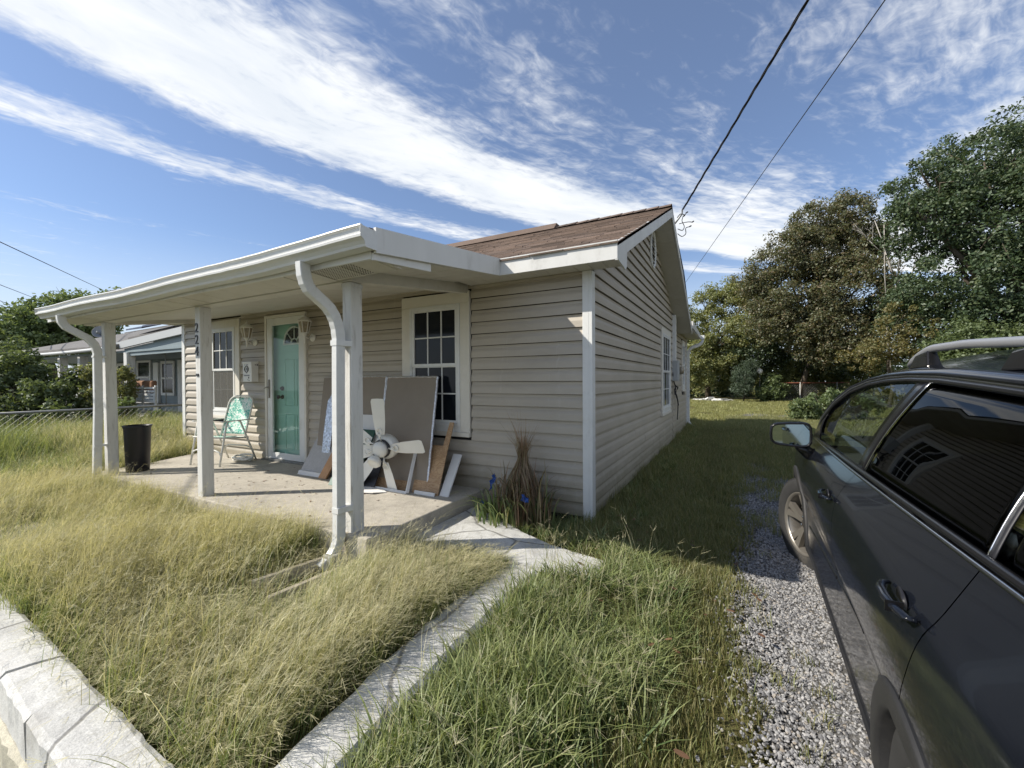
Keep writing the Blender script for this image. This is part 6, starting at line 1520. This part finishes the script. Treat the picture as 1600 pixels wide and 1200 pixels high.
# undergrowth along the back fence, shrubs on the lawn
UN = [(4.5, 26.4, 1.7, .75), (5.6, 26.9, 1.9, .8), (6.9, 27.6, 2.0, .8), (3.3, 26.4, 1.6, .8), (7.9, 27.6, 2.0, .9), (2.3, 26.6, 1.6, .8), (-0.83, 24.65, 1.4, 0.96), (0.12, 26.29, 1.61, 1.08), (1.21, 26.88, 2.02, 0.91), (4.92, 26.53, 1.34, 0.53), (5.85, 26.93, 1.41, 0.6), (6.73, 27.0, 1.35, 0.55), (7.16, 25.39, .9, 0.61), (4.03, 26.05, 1.1, 0.53), (-0.61, 25.91, 2.65, 1.08), (0.48, 26.5, 2.85, 1.08), (3.2, 26.2, .9, .6), (8.6, 25.8, 1.2, .8), (9.8, 24.5, 1.3, .9), (-2.5, 26, 1.3, 1.2), (2.4, 25.6, 1.0, .8), (5.4, 26.2, .5, .5), (6.3, 26.4, .4, .5)]
c, r = clumps(UN, 1050, .26, 31, .3); tag(leaves('undergrowth', c, r, 55, .065, 'leaf_light', seed=31), kind='stuff')
BW = [(x, 33 + 2 * math.sin(x), 2.2 + 1.2 * math.sin(x * 1.7), 2.4) for x in np.linspace(-14, 34, 26)] + [(x, 31, 1.2, 1.6) for x in np.linspace(-12, 30, 26)]
c, r = clumps(BW, 1500, .6, 32, .4); tag(leaves('far_woodland', c, r, 40, .13, 'leaf_dark', seed=32), kind='stuff')
def shrub(name, base, blobs, lab, n, rr_, npc, size, m, seed, cat='shrub', up_=.25, asp=.55):
    T = thing(name, base, lab, cat)
    mb = MB(); rs = random.Random(seed)
    for q in blobs:
        for k in range(5): mb.tube([Vector(base), Vector(base).lerp(Vector(q[:3]), .6) + Vector((rs.uniform(-.1, .1), rs.uniform(-.1, .1), 0)), Vector(q[:3]) + Vector((rs.uniform(-1, 1), rs.uniform(-1, 1), rs.uniform(0, 1))) * q[3] * .8], [.018, .012, .004], 5)
    mb.build('stems', 'bark', T, smooth=True)
    c, r = clumps(blobs, n, rr_, seed, .25); leaves('foliage', c, r, npc, size, m, T, seed=seed, updir=up_, asp=asp); return T
shrub('feathery_shrub', (1.6, 23.5, 0), [(1.63, 23.7, 1.46, 0.74), (1.53, 23.18, 0.95, 0.65), (1.92, 23.86, 1.93, 0.52)], 'tall feathery grey green shrub on the back lawn', 240, .2, 70, .055, 'leaf_shrub', 41, asp=.2)
shrub('leafy_shrub', (3.0, 24.1, 0), [(2.93, 24.39, 1.01, 0.66), (3.19, 24.07, 0.58, 0.54), (2.68, 23.79, 0.51, 0.51)], 'rounded leafy shrub right of the feathery shrub, below the white globe', 170, .2, 60, .065, 'leaf_mid', 42)
shrub('leafy_shrub', (3.5, 12.1, -.02), [(3.11, 11.54, 0.33, 0.43), (3.66, 12.29, 0.46, 0.48), (4.1, 12.53, 0.49, 0.44), (2.82, 11.39, 0.18, 0.23), (4.7, 12.6, .45, .45)], 'low spreading leafy shrub on the lawn just beyond the car mirror', 230, .13, 55, .042, 'leaf_mid', 43)
gl_ = thing('globe_lamp', (2.41, 24.6, 0), 'round white globe on a slim stake among the back shrubs', 'garden globe')
mb = MB(); mb.tube([(2.41, 24.0, 0), (2.41, 24.0, 1.62)], .02, 6); mb.build('stake', 'galv', gl_); mb = MB(); mb.lathe([(.02, -.155), (.11, -.115), (.155, -.03), (.155, .04), (.11, .115), (.02, .155)], (2.41, 24.0, 1.74), 16); mb.build('globe', 'paper', gl_, smooth=True)
mb = MB(); mb.tube([(2.37, 25.0, 2.3), (2.37, 25.0, 3.9)], .03, 6); tag(mb.build('pole_marker', 'deadwood'), 'pale bare snag showing through the leaves above the white globe', 'snag')
# pale rubble heap
dbm = thing('rubble_heap', (0, 26, 0), 'low heap of white broken slabs at the far edge of the lawn beside the house', 'rubble'); rs = random.Random(6)
for k in range(26):
    x = rs.uniform(-1.1, 1.1); y = 24.0 + rs.uniform(-.4, .5); s = rs.uniform(.10, .30); mb = MB(); z = .02 + rs.uniform(0, .14) * (1 - abs(x))
    mb.box(-s, s, -s * .7, s * .7, -.03, .03); mb.xf(Matrix.Translation((x, y, z)) @ Matrix.Rotation(rs.uniform(0, 3), 4, 'Z') @ Matrix.Rotation(rs.uniform(-.5, .5), 4, 'X')); mb.build('slab_piece', 'paper' if k % 3 else 'stone', dbm)
# left side greenery
L1 = [(-29.66, 4.69, 5.0, 1.3), (-29.45, 3.66, 4.4, 1.1), (-28.53, 5.3, 4.95, 1.1), (-29.2, 2.65, 3.85, 1.23), (-28.74, 4.03, 3.8, 1.45), (-27.64, 5.77, 5.26, 0.94), (-28.33, 1.98, 3.0, 1.17), (-28.53, 3.0, 2.92, 1.23), (-28.83, 5.12, 3.91, 1.21), (-28.8, .6, 3.2, 1.3), (-29, -.6, 2.6, 1.3)]
tree('broadleaf_tree', (-28.9, 4.0, -.5), L1, 'bushy green tree rising behind the neighbouring house', 'tree', 620, .42, 70, .085, 'leaf_mid', .22, 17)
LV = [(-14.91, -0.49, 1.92, 0.55), (-13.67, -0.39, 1.42, 0.52), (-13.44, -0.84, 1.13, 0.58), (-12.47, -0.33, 0.91, 0.47), (-12.54, -0.7, 0.85, 0.48), (-13.53, 0.25, 1.26, 0.35), (-13.5, -0.87, 1.71, 0.38), (-12.9, -1.6, .9, .6), (-12.3, -1.4, .4, .6), (-11.6, -.6, .3, .5), (-11.5, -1.4, .2, .5), (-12.2, .2, .35, .4)]
shrub('flowering_shrub', (-12.9, -.8, -.35), LV, 'large rambling shrub in front of the neighbour porch with a few purple blooms', 420, .2, 60, .045, 'leaf_mid', 44)
MT['purple'] = mat('purple_bloom', (.26, .20, .45), .8, var=.3, vscale=40)
mb = MB(); rs = random.Random(10)
for (x, y, z) in ((-12.55, -1.62, .98), (-12.75, -1.75, .62), (-12.2, -1.2, .78)):
    for k in range(26): a = Vector((rs.gauss(0, 1), rs.gauss(0, 1), rs.gauss(0, 1))).normalized() * .085; p = Vector((x, y, z)) + a; mb.add([p, p + Vector((.03, 0, .01)), p + Vector((.02, .01, .035)), p + Vector((-.01, .01, .03))], [(0, 1, 2, 3)])
tag(mb.build('purple_blooms', 'purple'), 'cluster of purple hydrangea blooms on the rambling shrub', 'flowers')
shrub('vine_column', (-12.7, .4, -.35), [(-13.1, 0.59, 1.5, 0.33), (-12.61, 0.39, 1.03, 0.34), (-12.55, 0.66, 1.26, 0.26), (-12.45, 0.25, 0.73, 0.28), (-12.5, .3, .3, .35), (-11.95, .75, 1.5, .2), (-11.95, .75, 1.1, .22), (-12.0, .8, .7, .2)], 'yellow green vine climbing the neighbour porch post', 200, .13, 60, .035, 'leaf_light', 45, cat='vine')
lat = thing('lattice_screen', (-11.9, .5, .2), 'white garden lattice screen half covered by the yellow green vine', 'lattice')
mb = MB()
for k in range(-6, 9):
    for s in (1, -1):
        u0, z0 = k * .11, 0.; u1, z1 = u0 + .62, .62
        a0 = max(u0, 0); b0 = min(u1, .75)
        if b0 <= a0: continue
        za, zb = a0 - u0, b0 - u0
        xa, xb = (a0, b0) if s > 0 else (.75 - a0, .75 - b0)
        mb.tube([(-12.25 + xa, .28 + .014 * s, .45 + za), (-12.25 + xb, .28 + .014 * s, .45 + zb)], .016, 4)
tag(mb.build('lattice_strips', 'white', lat), kind='stuff')
mb = MB(); mb.tube([(-12.25, .28, .45), (-11.5, .28, .45), (-11.5, .28, 1.07), (-12.25, .28, 1.07)], .022, 4, closed=True); mb.build('frame', 'white', lat)
LW = [(-10.04, 0.0, 0.66, 0.22), (-10.05, 0.1, 0.72, 0.22), (-10.21, 0.0, 0.80, 0.20), (-9.81, 0.53, 0.55, 0.17), (-9.96, -0.0, 0.74, 0.18), (-9.9, .2, .35, .3), (-9.9, .8, .3, .25), (-9.85, -.5, .2, .25)]
shrub('fence_weeds', (-9.9, .2, -.2), LW, 'leafy weeds growing through the grey chain link fence', 150, .11, 50, .032, 'leaf_mid', 46, cat='weeds')

# ---------------------------------------------------------------- wires
WA, WB = (5.156, -5.655, 6.199), (-2.322, 24.976, 6.502)
a, b = (.43, 3.64, 4.10), (7.12, -9.10, 8.25)
wire('service_drop_wire', [a, b], .008, 'thick twisted service cable running up from the gable peak', sagz=.10, tw=.009, seed=1) if 0 else wire('service_drop_wire', [a, b], .0075, 'thick twisted service cable running up from the gable peak', sagz=.12, tw=.010, seg=110)
wire('utility_wire', [WA, WB], .009, 'single straight utility wire passing over the gable toward the trees', sagz=.0)
for i, (p, q_, lab) in enumerate((((-20.56, .5, 6.03), (-39.0, 8.78, 7.99), 'uppermost of the far utility wires at the left edge'), ((-29.88, 2.31, 6.0), (-48.9, 8.03, 8.07), 'middle one of the far utility wires at the left edge'), ((-33.0, 2.9, 5.63), (-50.3, 7.28, 7.35), 'lowest of the far utility wires at the left edge'))):
    p, q_ = Vector(p), Vector(q_); wire('utility_wire', [p - (q_ - p) * .8, q_ + (q_ - p)], .016, lab)

# ---------------------------------------------------------------- grass, gravel: instanced tufts and stones
PCOL = {}
def proto_tuft(kind, i):
    rg = np.random.default_rng(1000 + i + hash(kind) % 97 if 0 else 1000 + i + {'wisp': 120, 'gold': 0, 'green': 20, 'short': 40, 'far': 60, 'dry': 80}[kind])
    P = dict(wisp=(9, .10, .30, .52, .0013, .75, 6), gold=(40, .085, .16, .40, .0019, .80, 4), green=(26, .075, .16, .40, .0044, .85, 4), short=(60, .13, .05, .13, .0026, .55, 2), far=(60, .26, .06, .16, .006, .5, 2), dry=(22, .07, .06, .16, .0026, 1.0, 2))[kind]
    n, R, l0, l1, wd, lean, sg = P
    V = []; F = []; H_ = []
    for k in range(n):
        a = rg.uniform(0, 2 * PI); rad = R * math.sqrt(rg.random()); base = np.array([rad * math.cos(a), rad * math.sin(a), -.01])
        L = rg.uniform(l0, l1); la = rg.normal(0, .75) if kind in ('gold', 'wisp') else rg.uniform(0, 2 * PI) if kind != 'green' else rg.normal(0, 1.5)
        ln = lean * rg.uniform(.25, 1.1); dr = np.array([math.cos(la), math.sin(la), 0]); sd = np.array([-dr[1], dr[0], 0]) if rg.random() < .5 else np.array([math.cos(la + 1.1), math.sin(la + 1.1), 0])
        o = len(V); w0 = wd * rg.uniform(.6, 1.3)
        for s in range(sg + 1):
            t = s / sg; p = base + np.array([0, 0, 1]) * L * (t - ln * .38 * t * t * t) + dr * L * ln * t * t * .72
            w_ = w0 * (1 - t ** 2.2 * .92)
            V += [p - sd * w_, p + sd * w_]; H_ += [t * L / .3] * 2
        for s in range(sg): F.append((o + 2 * s, o + 2 * s + 1, o + 2 * s + 3, o + 2 * s + 2))
        if kind == 'wisp' or kind == 'gold' and rg.random() < .4:                # wispy seed head
            tip = np.array(V[-1]); 
            for q in range(3):
                o = len(V); dd = dr * .03 * rg.uniform(.5, 1.6) + rg.normal(0, .014, 3) + np.array([0, 0, .012]); V += [tip, tip + sd * .0012, tip + dd + sd * .0012, tip + dd]; H_ += [1.2] * 4; F.append((o, o + 1, o + 2, o + 3))
    return np.array(V), np.array(F), H_
def proto_coll(kind, nvar, m):
    c = bpy.data.collections.new(kind + '_tufts')
    for i in range(nvar):
        V, F, H_ = proto_tuft(kind, i); nm = '%s_tuft_%d' % (kind, i)
        me = bpy.data.meshes.new(nm); me.from_pydata(V.tolist(), [], [tuple(map(int, f)) for f in F]); at = me.attributes.new('h', 'FLOAT', 'POINT'); at.data.foreach_set('value', np.array(H_, np.float32)); me.materials.append(MT[m])
        c.objects.link(bpy.data.objects.new(nm, me))
    return c
def stone_coll():
    c = bpy.data.collections.new('gravel_stones')
    for i in range(6):
        rs = random.Random(i); V = []; 
        import bmesh
        bm = bmesh.new(); bmesh.ops.create_icosphere(bm, subdivisions=1, radius=1)
        for v in bm.verts: v.co *= rs.uniform(.7, 1.2); v.co.z *= .65; v.co.x *= 1.15
        me = bpy.data.meshes.new('stone_%d' % i); bm.to_mesh(me); bm.free(); me.materials.append(MT['gravel']); c.objects.link(bpy.data.objects.new('stone_%d' % i, me))
    return c
def scatter(name, pts, rot, scl, idx, coll):
    me = bpy.data.meshes.new(name); me.vertices.add(len(pts)); me.vertices.foreach_set('co', np.asarray(pts, np.float32).ravel())
    for nm, ty, d in (('rot', 'FLOAT_VECTOR', rot), ('scl', 'FLOAT_VECTOR', scl)):
        a = me.attributes.new(nm, ty, 'POINT'); a.data.foreach_set('vector', np.asarray(d, np.float32).ravel())
    a = me.attributes.new('idx', 'INT', 'POINT'); a.data.foreach_set('value', np.asarray(idx, np.int32))
    o = bpy.data.objects.new(name, me); COL.objects.link(o); tag(o, kind='stuff')
    ng = bpy.data.node_groups.new(name, 'GeometryNodeTree'); ng.interface.new_socket('Geometry', in_out='INPUT', socket_type='NodeSocketGeometry'); ng.interface.new_socket('Geometry', in_out='OUTPUT', socket_type='NodeSocketGeometry')
    N = ng.nodes; L_ = ng.links; gi = N.new('NodeGroupInput'); go = N.new('NodeGroupOutput'); ip = N.new('GeometryNodeInstanceOnPoints'); ci = N.new('GeometryNodeCollectionInfo')
    ci.inputs['Collection'].default_value = coll; ci.inputs['Separate Children'].default_value = True; ci.inputs['Reset Children'].default_value = True; ip.inputs['Pick Instance'].default_value = True
    def att(nm, ty): n = N.new('GeometryNodeInputNamedAttribute'); n.data_type = ty; n.inputs['Name'].default_value = nm; return n.outputs['Attribute']
    L_.new(gi.outputs[0], ip.inputs['Points']); L_.new(ci.outputs[0], ip.inputs['Instance']); L_.new(att('idx', 'INT'), ip.inputs['Instance Index'])
    er = N.new('FunctionNodeEulerToRotation'); L_.new(att('rot', 'FLOAT_VECTOR'), er.inputs[0]); L_.new(er.outputs[0], ip.inputs['Rotation']); L_.new(att('scl', 'FLOAT_VECTOR'), ip.inputs['Scale']); L_.new(ip.outputs[0], go.inputs[0])
    mo = o.modifiers.new('scatter', 'NODES'); mo.node_group = ng
    return o
rg = np.random.default_rng(77)
def sample(x0, x1, y0, y1, dens):
    n = int((x1 - x0) * (y1 - y0) * dens); return rg.uniform(x0, x1, n), rg.uniform(y0, y1, n)
def lump(x, y, s=1.): return .5 + .25 * np.sin(x * 2.1 * s + 1.3 * np.sin(y * 1.7 * s)) + .25 * np.sin(y * 2.9 * s + 1.1 * np.cos(x * 2.3 * s) + 2)
def inpoly(x, y, P):
    r = np.zeros(len(x), bool); j = len(P) - 1
    for i in range(len(P)):
        xi, yi = P[i]; xj, yj = P[j]; c = ((yi > y) != (yj > y)) & (x < (xj - xi) * (y - yi) / (yj - yi + 1e-12) + xi); r ^= c; j = i
    return r
walk = [(-1.16, -1.26), (-1.16, -.26), (-.80, -.38), (-.42, -.58), (-.10, -.71), (.30, -.76), (.38, -.92), (.32, -1.06), (.0, -1.05), (-.30, -1.05), (-.62, -1.12)]
stoneA = [(-5.30, -1.50), (-4.90, -1.47), (-4.62, -1.86), (-4.95, -1.98)]; stoneB = [(-4.75, -2.50), (-4.40, -2.40), (-4.15, -2.60), (-4.35, -2.74)]
def emit(name, x, y, kind_coll, nvar, ang, sc, zoff=0., tilt=.12, hs=None):
    n = len(x); z = gz(x, y) + zoff
    rot = np.stack([rg.normal(0, tilt, n), rg.normal(0, tilt, n), ang], -1); s = sc * rg.uniform(.75, 1.2, n); h = s * (hs if hs is not None else 1)
    return scatter(name, np.stack([x, y, z], -1), rot, np.stack([s, s, h], -1), rg.integers(0, nvar, n), kind_coll)
cg = proto_coll('gold', 7, 'grass_gold'); cgr = proto_coll('green', 7, 'grass_green'); csh = proto_coll('short', 5, 'grass_short'); cfar = proto_coll('far', 4, 'grass_far'); cdry = proto_coll('dry', 4, 'grass_short'); cst = stone_coll()
# golden yard
x, y = sample(-9.5, -.34, -3.05, -1.5, 480)
k = (y > np.where(x < -3.8, -2.90, -3.045 - .0407 * (x + .5))) & ~((y > -1.63) & (x > -6.1)) & ~inpoly(x, y, walk) & ~inpoly(x, y, stoneA) & ~inpoly(x, y, stoneB)
k &= ~((np.abs(x + 1.40) < .16) & (y > -2.28) & (rg.random(len(x)) < .96)) & ~((np.abs(x + 1.47) < .22) & (y > -1.72))
k &= rg.random(len(x)) < np.where(x < -5, .5, 1)
x2, y2 = sample(-1.16, -.30, -1.62, -1.10, 420); k2 = ~inpoly(x2, y2, walk)
x = np.concatenate([x[k], x2[k2]]); y = np.concatenate([y[k], y2[k2]])
lm = lump(x, y); hs = (.50 + .55 * lm) * np.where((y > -1.85) & (x < -1.6), 1.12, 1.) * np.where((y > -1.75) & (x > -1.6), .75, 1.) * np.where(x < -5, 1.25, 1.) * np.where((x > -1.75) & (x < -.95) & (y > -2.5) & (y < -1.68), .38, 1.) * np.clip((y + 3.12) / .22, .45, 1)
emit('golden_grass', x, y, cg, 7, .55 + .45 * np.sin(x * 1.1 + y * 2.1) + rg.normal(0, .3, len(x)), .95, hs=hs)
x, y = sample(-9.5, -.36, -3.0, -1.7, 150); k = ((lump(x, y, 1.6) > .40) | (y < -2.62) | (x < -4)) & (y > np.where(x < -3.8, -2.88, -3.02 - .0407 * (x + .5))) & ~((x > -1.75) & (x < -.85) & (y > -2.45) & (y < -1.7)); emit('green_grass', x[k], y[k], cgr, 7, rg.uniform(0, 6.28, k.sum()), .62, hs=.62)
x, y = sample(-8.95, -6.15, -1.5, 2.6, 230); k = ~((x > -6.65) & (y > -1.0) & (x > -6.55 + .2 * 0)) & ~((x > -7.35) & (y > -.05)); emit('side_yard_grass', x[k], y[k], cg, 7, rg.uniform(0, 6.28, k.sum()), 1.25, hs=1.15 + .55 * sm(-x[k], 6.8, 8.4))
x, y = sample(-10.2, -6.2, -2.9, 3.2, 170); k = ~((x > -6.65) & (y > -1.0)) & ~((x > -7.35) & (y > -.05)); emit('green_grass', x[k], y[k], cgr, 7, rg.uniform(0, 6.28, k.sum()), 1.15, hs=1.1 + .9 * sm(-x[k], 6.8, 8.4))
x, y = sample(-14, -9.1, -3.5, 3, 40); emit('side_yard_grass', x, y, cgr, 7, rg.uniform(0, 6.28, len(x)), 1.0, hs=.7)
# long wispy stalks standing out of both patches
cwi = proto_coll('wisp', 5, 'grass_gold')
x, y = sample(-7, -.30, -3.06, -1.55, 75); k = ~((y > -1.66) & (x > -6.1) & (x < -1.1)) & ~((np.abs(x + 1.42) < .2) & (y > -2.2)); emit('wispy_stalks', x[k], y[k], cwi, 5, .5 + rg.normal(0, .7, k.sum()), 1.0)
x, y = sample(-.05, .9, -3.2, -.9, 26); emit('wispy_stalks', x, y, cwi, 5, rg.uniform(0, 6.28, len(x)), 1.0)
# coarse green verge between curb and drive
x, y = sample(.02, 1.22, -3.35, -.50, 430)
edge = .92 - .25 * sm(y, -1.6, -3.2) + .10 * np.sin(y * 3) 
k = ~inpoly(x, y, walk) & (x < edge) & ~((y > -1.12) & (x < .40) & (y < -.66))
k &= rg.random(len(x)) < np.clip((edge - x) / .25, .25, 1)
x, y = x[k], y[k]; emit('coarse_grass', x, y, cgr, 7, rg.uniform(0, 6.28, len(x)), .92, hs=(.62 + .5 * lump(x, y, 1.9)) * np.clip(1.12 - x * .62, .45, 1.) * np.where((y > -1.5) & (x < .75), .55, 1.))
x, y = sample(.25, 1.34, -3.4, 1.2, 330); k = (x > .45) & (x < 1.20 + .06 * np.sin(y * 7)) & ~((y > -.9) & (x < .45)); k &= rg.random(len(x)) < np.clip((1.30 - x) / .35, .12, 1); emit('short_grass', x[k], y[k], csh, 5, rg.uniform(0, 6.28, k.sum()), .85)
x, y = sample(1.08, 1.66, -3.6, 3.5, 110); k = rg.random(len(x)) < np.clip((1.62 - x) * 1.6, 0, 1) * lump(x, y, 3); emit('gravel_weeds', x[k], y[k], cdry, 4, rg.uniform(0, 6.28, k.sum()), .75, zoff=.02)
# strip along the side wall and back
x, y = sample(.03, 1.40, -.70, 10, 260); k = (x < 1.20 + .10 * sm(y, 3, 8) + .05 * np.sin(y * 4)) & ~inpoly(x, y, walk); x, y = x[k], y[k]; k = rg.random(len(x)) < np.where((x > .75) & (x < 1.15) & (y < 7), .45, 1.); x, y = x[k], y[k]; emit('side_strip_grass', x, y, csh, 5, rg.uniform(0, 6.28, len(x)), 1.05, hs=.8 + 1.4 * np.clip(1 - x / .35, 0, 1) * lump(x, y, 2))
x, y = sample(.03, .45, -.55, 8.4, 60); emit('wall_foot_grass', x, y, cgr, 7, rg.uniform(0, 6.28, len(x)), .55, hs=.8)
x, y = sample(-1.15, -.02, -.62, -.03, 170); k = ~inpoly(x, y, walk); emit('wall_foot_grass', x[k], y[k], cgr, 7, rg.uniform(0, 6.28, k.sum()), .55, hs=.75)
x, y = sample(1.0, 3.6, .6, 12, 210); k = rg.random(len(x)) < np.clip((y - 1.5) / 3.6, .05, 1) * np.where((x > 1.3) & (x < 1.6), .55, 1.); emit('drive_grass', x[k], y[k], csh, 5, rg.uniform(0, 6.28, k.sum()), 1.0, zoff=.02)
x, y = sample(-7, 16, 8.6, 25.5, 16); emit('back_lawn_grass', x, y, cfar, 4, rg.uniform(0, 6.28, len(x)), .9, hs=.75)
x, y = sample(3.5, 12, -2, 9, 16); emit('back_lawn_grass', x, y, cfar, 4, rg.uniform(0, 6.28, len(x)), .9, hs=.75)
x, y = sample(-9, .2, -4.6, -3.22, 120); emit('verge_grass', x, y, cgr, 7, rg.uniform(0, 6.28, len(x)), .75, hs=.8)
# stones
x, y = sample(1.0, 2.2, -3.9, .8, 9500); k = (x > 1.24 + .05 * np.sin(y * 2.3) + .09 * rg.normal(size=len(x))); x, y = x[k], y[k]
n = len(x); scatter('gravel_stones', np.stack([x, y, gz(x, y) + .022], -1), rg.uniform(0, 6.28, (n, 3)) * np.array([.12, .12, 1]), rg.uniform(.0038, .0098, (n, 1)) * rg.uniform(.8, 1.2, (n, 3)), rg.integers(0, 6, n), cst)
x, y = sample(1.15, 1.9, .8, 5.6, 4200); k = rg.random(len(x)) < np.clip((5.6 - y) / 3.4, 0, 1); x, y = x[k], y[k]; n = len(x); scatter('gravel_stones', np.stack([x, y, gz(x, y) + .022], -1), rg.uniform(0, 6.28, (n, 3)) * np.array([.12, .12, 1]), rg.uniform(.005, .0105, (n, 1)) * np.ones((1, 3)), rg.integers(0, 6, n), cst)
# fallen leaves
mb = MB(); rr = random.Random(12)
for k in range(50):
    x = rr.uniform(.2, 1.35); y = rr.uniform(-3.1, .3); s = rr.uniform(.010, .020); a = rr.uniform(0, 6.28); z = float(gz(x, y)) + rr.uniform(.03, .12); tl = rr.uniform(-.5, .5)
    mb.add([(x + s * (math.cos(t) * math.cos(a) * 1.5 - math.sin(t) * math.sin(a) * .7), y + s * (math.cos(t) * math.sin(a) * 1.5 + math.sin(t) * math.cos(a) * .7), z + tl * s * math.cos(t)) for i, t in enumerate(np.linspace(0, 2 * PI, 8, endpoint=False))], [tuple(range(8))])
tag(mb.build('fallen_leaves', 'deadleaf'), kind='stuff')

# ---------------------------------------------------------------- dry plant clump against the front wall
pc_ = thing('dry_plant', (-.62, -.28, -.02), 'tall bundle of dried brown stalks with blue ties leaning on the siding', 'plant'); rs = random.Random(33)
def blades(n, cx, cy, sp, l0, l1, wd, lean, mname, pname, bias_, tie=None, seg=6):
    V = []; F = []; H_ = []
    for k in range(n):
        a = rs.uniform(0, 2 * PI); r = sp * math.sqrt(rs.random()); b = Vector((cx + r * math.cos(a), cy + r * .6 * math.sin(a), -.04)); L = rs.uniform(l0, l1); ln = lean * rs.uniform(.3, 1.3); la = rs.uniform(0, 2 * PI)
        d = (Vector((math.cos(la), math.sin(la) * .6, 0)) * .6 + Vector(bias_)); d.z = 0; w0 = wd * rs.uniform(.5, 1.4); sd = Vector((math.cos(la + 1.4), math.sin(la + 1.4), 0)); o = len(V)
        for s in range(seg + 1):
            t = s / seg; p = b + Vector((0, 0, 1)) * L * (t - ln * .45 * t ** 3) + d * L * ln * t * t * .8
            if tie is not None:                                # drawn in toward the tie height
                f = math.exp(-((p.z - tie[2]) / .22) ** 2) * .8; p.x += (tie[0] - p.x) * f; p.y += (tie[1] - p.y) * f
            if p.y > -.03: p.y = -.03 - rs.uniform(0, .02)
            w_ = w0 * (1 - t ** 2 * .9); V += [p - sd * w_, p + sd * w_]; H_ += [t, t]
        for s in range(seg): F.append((o + 2 * s, o + 2 * s + 1, o + 2 * s + 3, o + 2 * s + 2))
    npmesh(pname, np.array([tuple(v) for v in V]), np.array(F), mname, pc_, H_)
blades(330, -.60, -.24, .20, .55, 1.05, .0052, .36, 'dry', 'dry_leaves', (-.05, .1, 0), tie=(-.60, -.2, .58))
blades(34, -.60, -.2, .10, .95, 1.30, .0018, .42, 'dry', 'seed_stalks', (-.10, .05, 0), tie=(-.60, -.2, .55), seg=9)
blades(190, -.56, -.32, .30, .3, .80, .0065, 1.0, 'dry', 'dry_leaves', (.1, -.1, 0))
blades(70, -.74, -.50, .20, .3, .60, .007, 1.15, 'grass_green', 'green_leaves', (-.05, -.25, 0))
blades(26, -.36, -.32, .12, .3, .60, .008, .7, 'leaf_mid', 'green_leaves', (.15, -.1, 0))
def rag(c, s, seed, lab):
    r_ = random.Random(seed); V = []; F = []; n = 6
    for j in range(n):
        for i in range(n): u, v = i / (n - 1) - .5, j / (n - 1) - .5; V.append((c[0] + u * s[0] + r_.uniform(-.008, .008), c[1] + r_.uniform(-.03, .03), c[2] + v * s[1] + u * s[2] + r_.uniform(-.012, .012)))
    for j in range(n - 1):
        for i in range(n - 1): a = j * n + i; F.append((a, a + 1, a + n + 1, a + n))
    tag(raw('blue_tie', V, F, 'bluerag', smooth=True), lab, 'plastic tie')
rag((-.80, -.44, .36), (.06, .09, .09), 1, 'upper left blue plastic tie knotted round the dry stalks')
rag((-.46, -.46, .25), (.065, .06, -.02), 2, 'blue plastic tie on the right side of the dry stalks')
rag((-.90, -.45, .13), (.035, .055, -.05), 3, 'small blue plastic tie low at the left foot of the dry stalks')
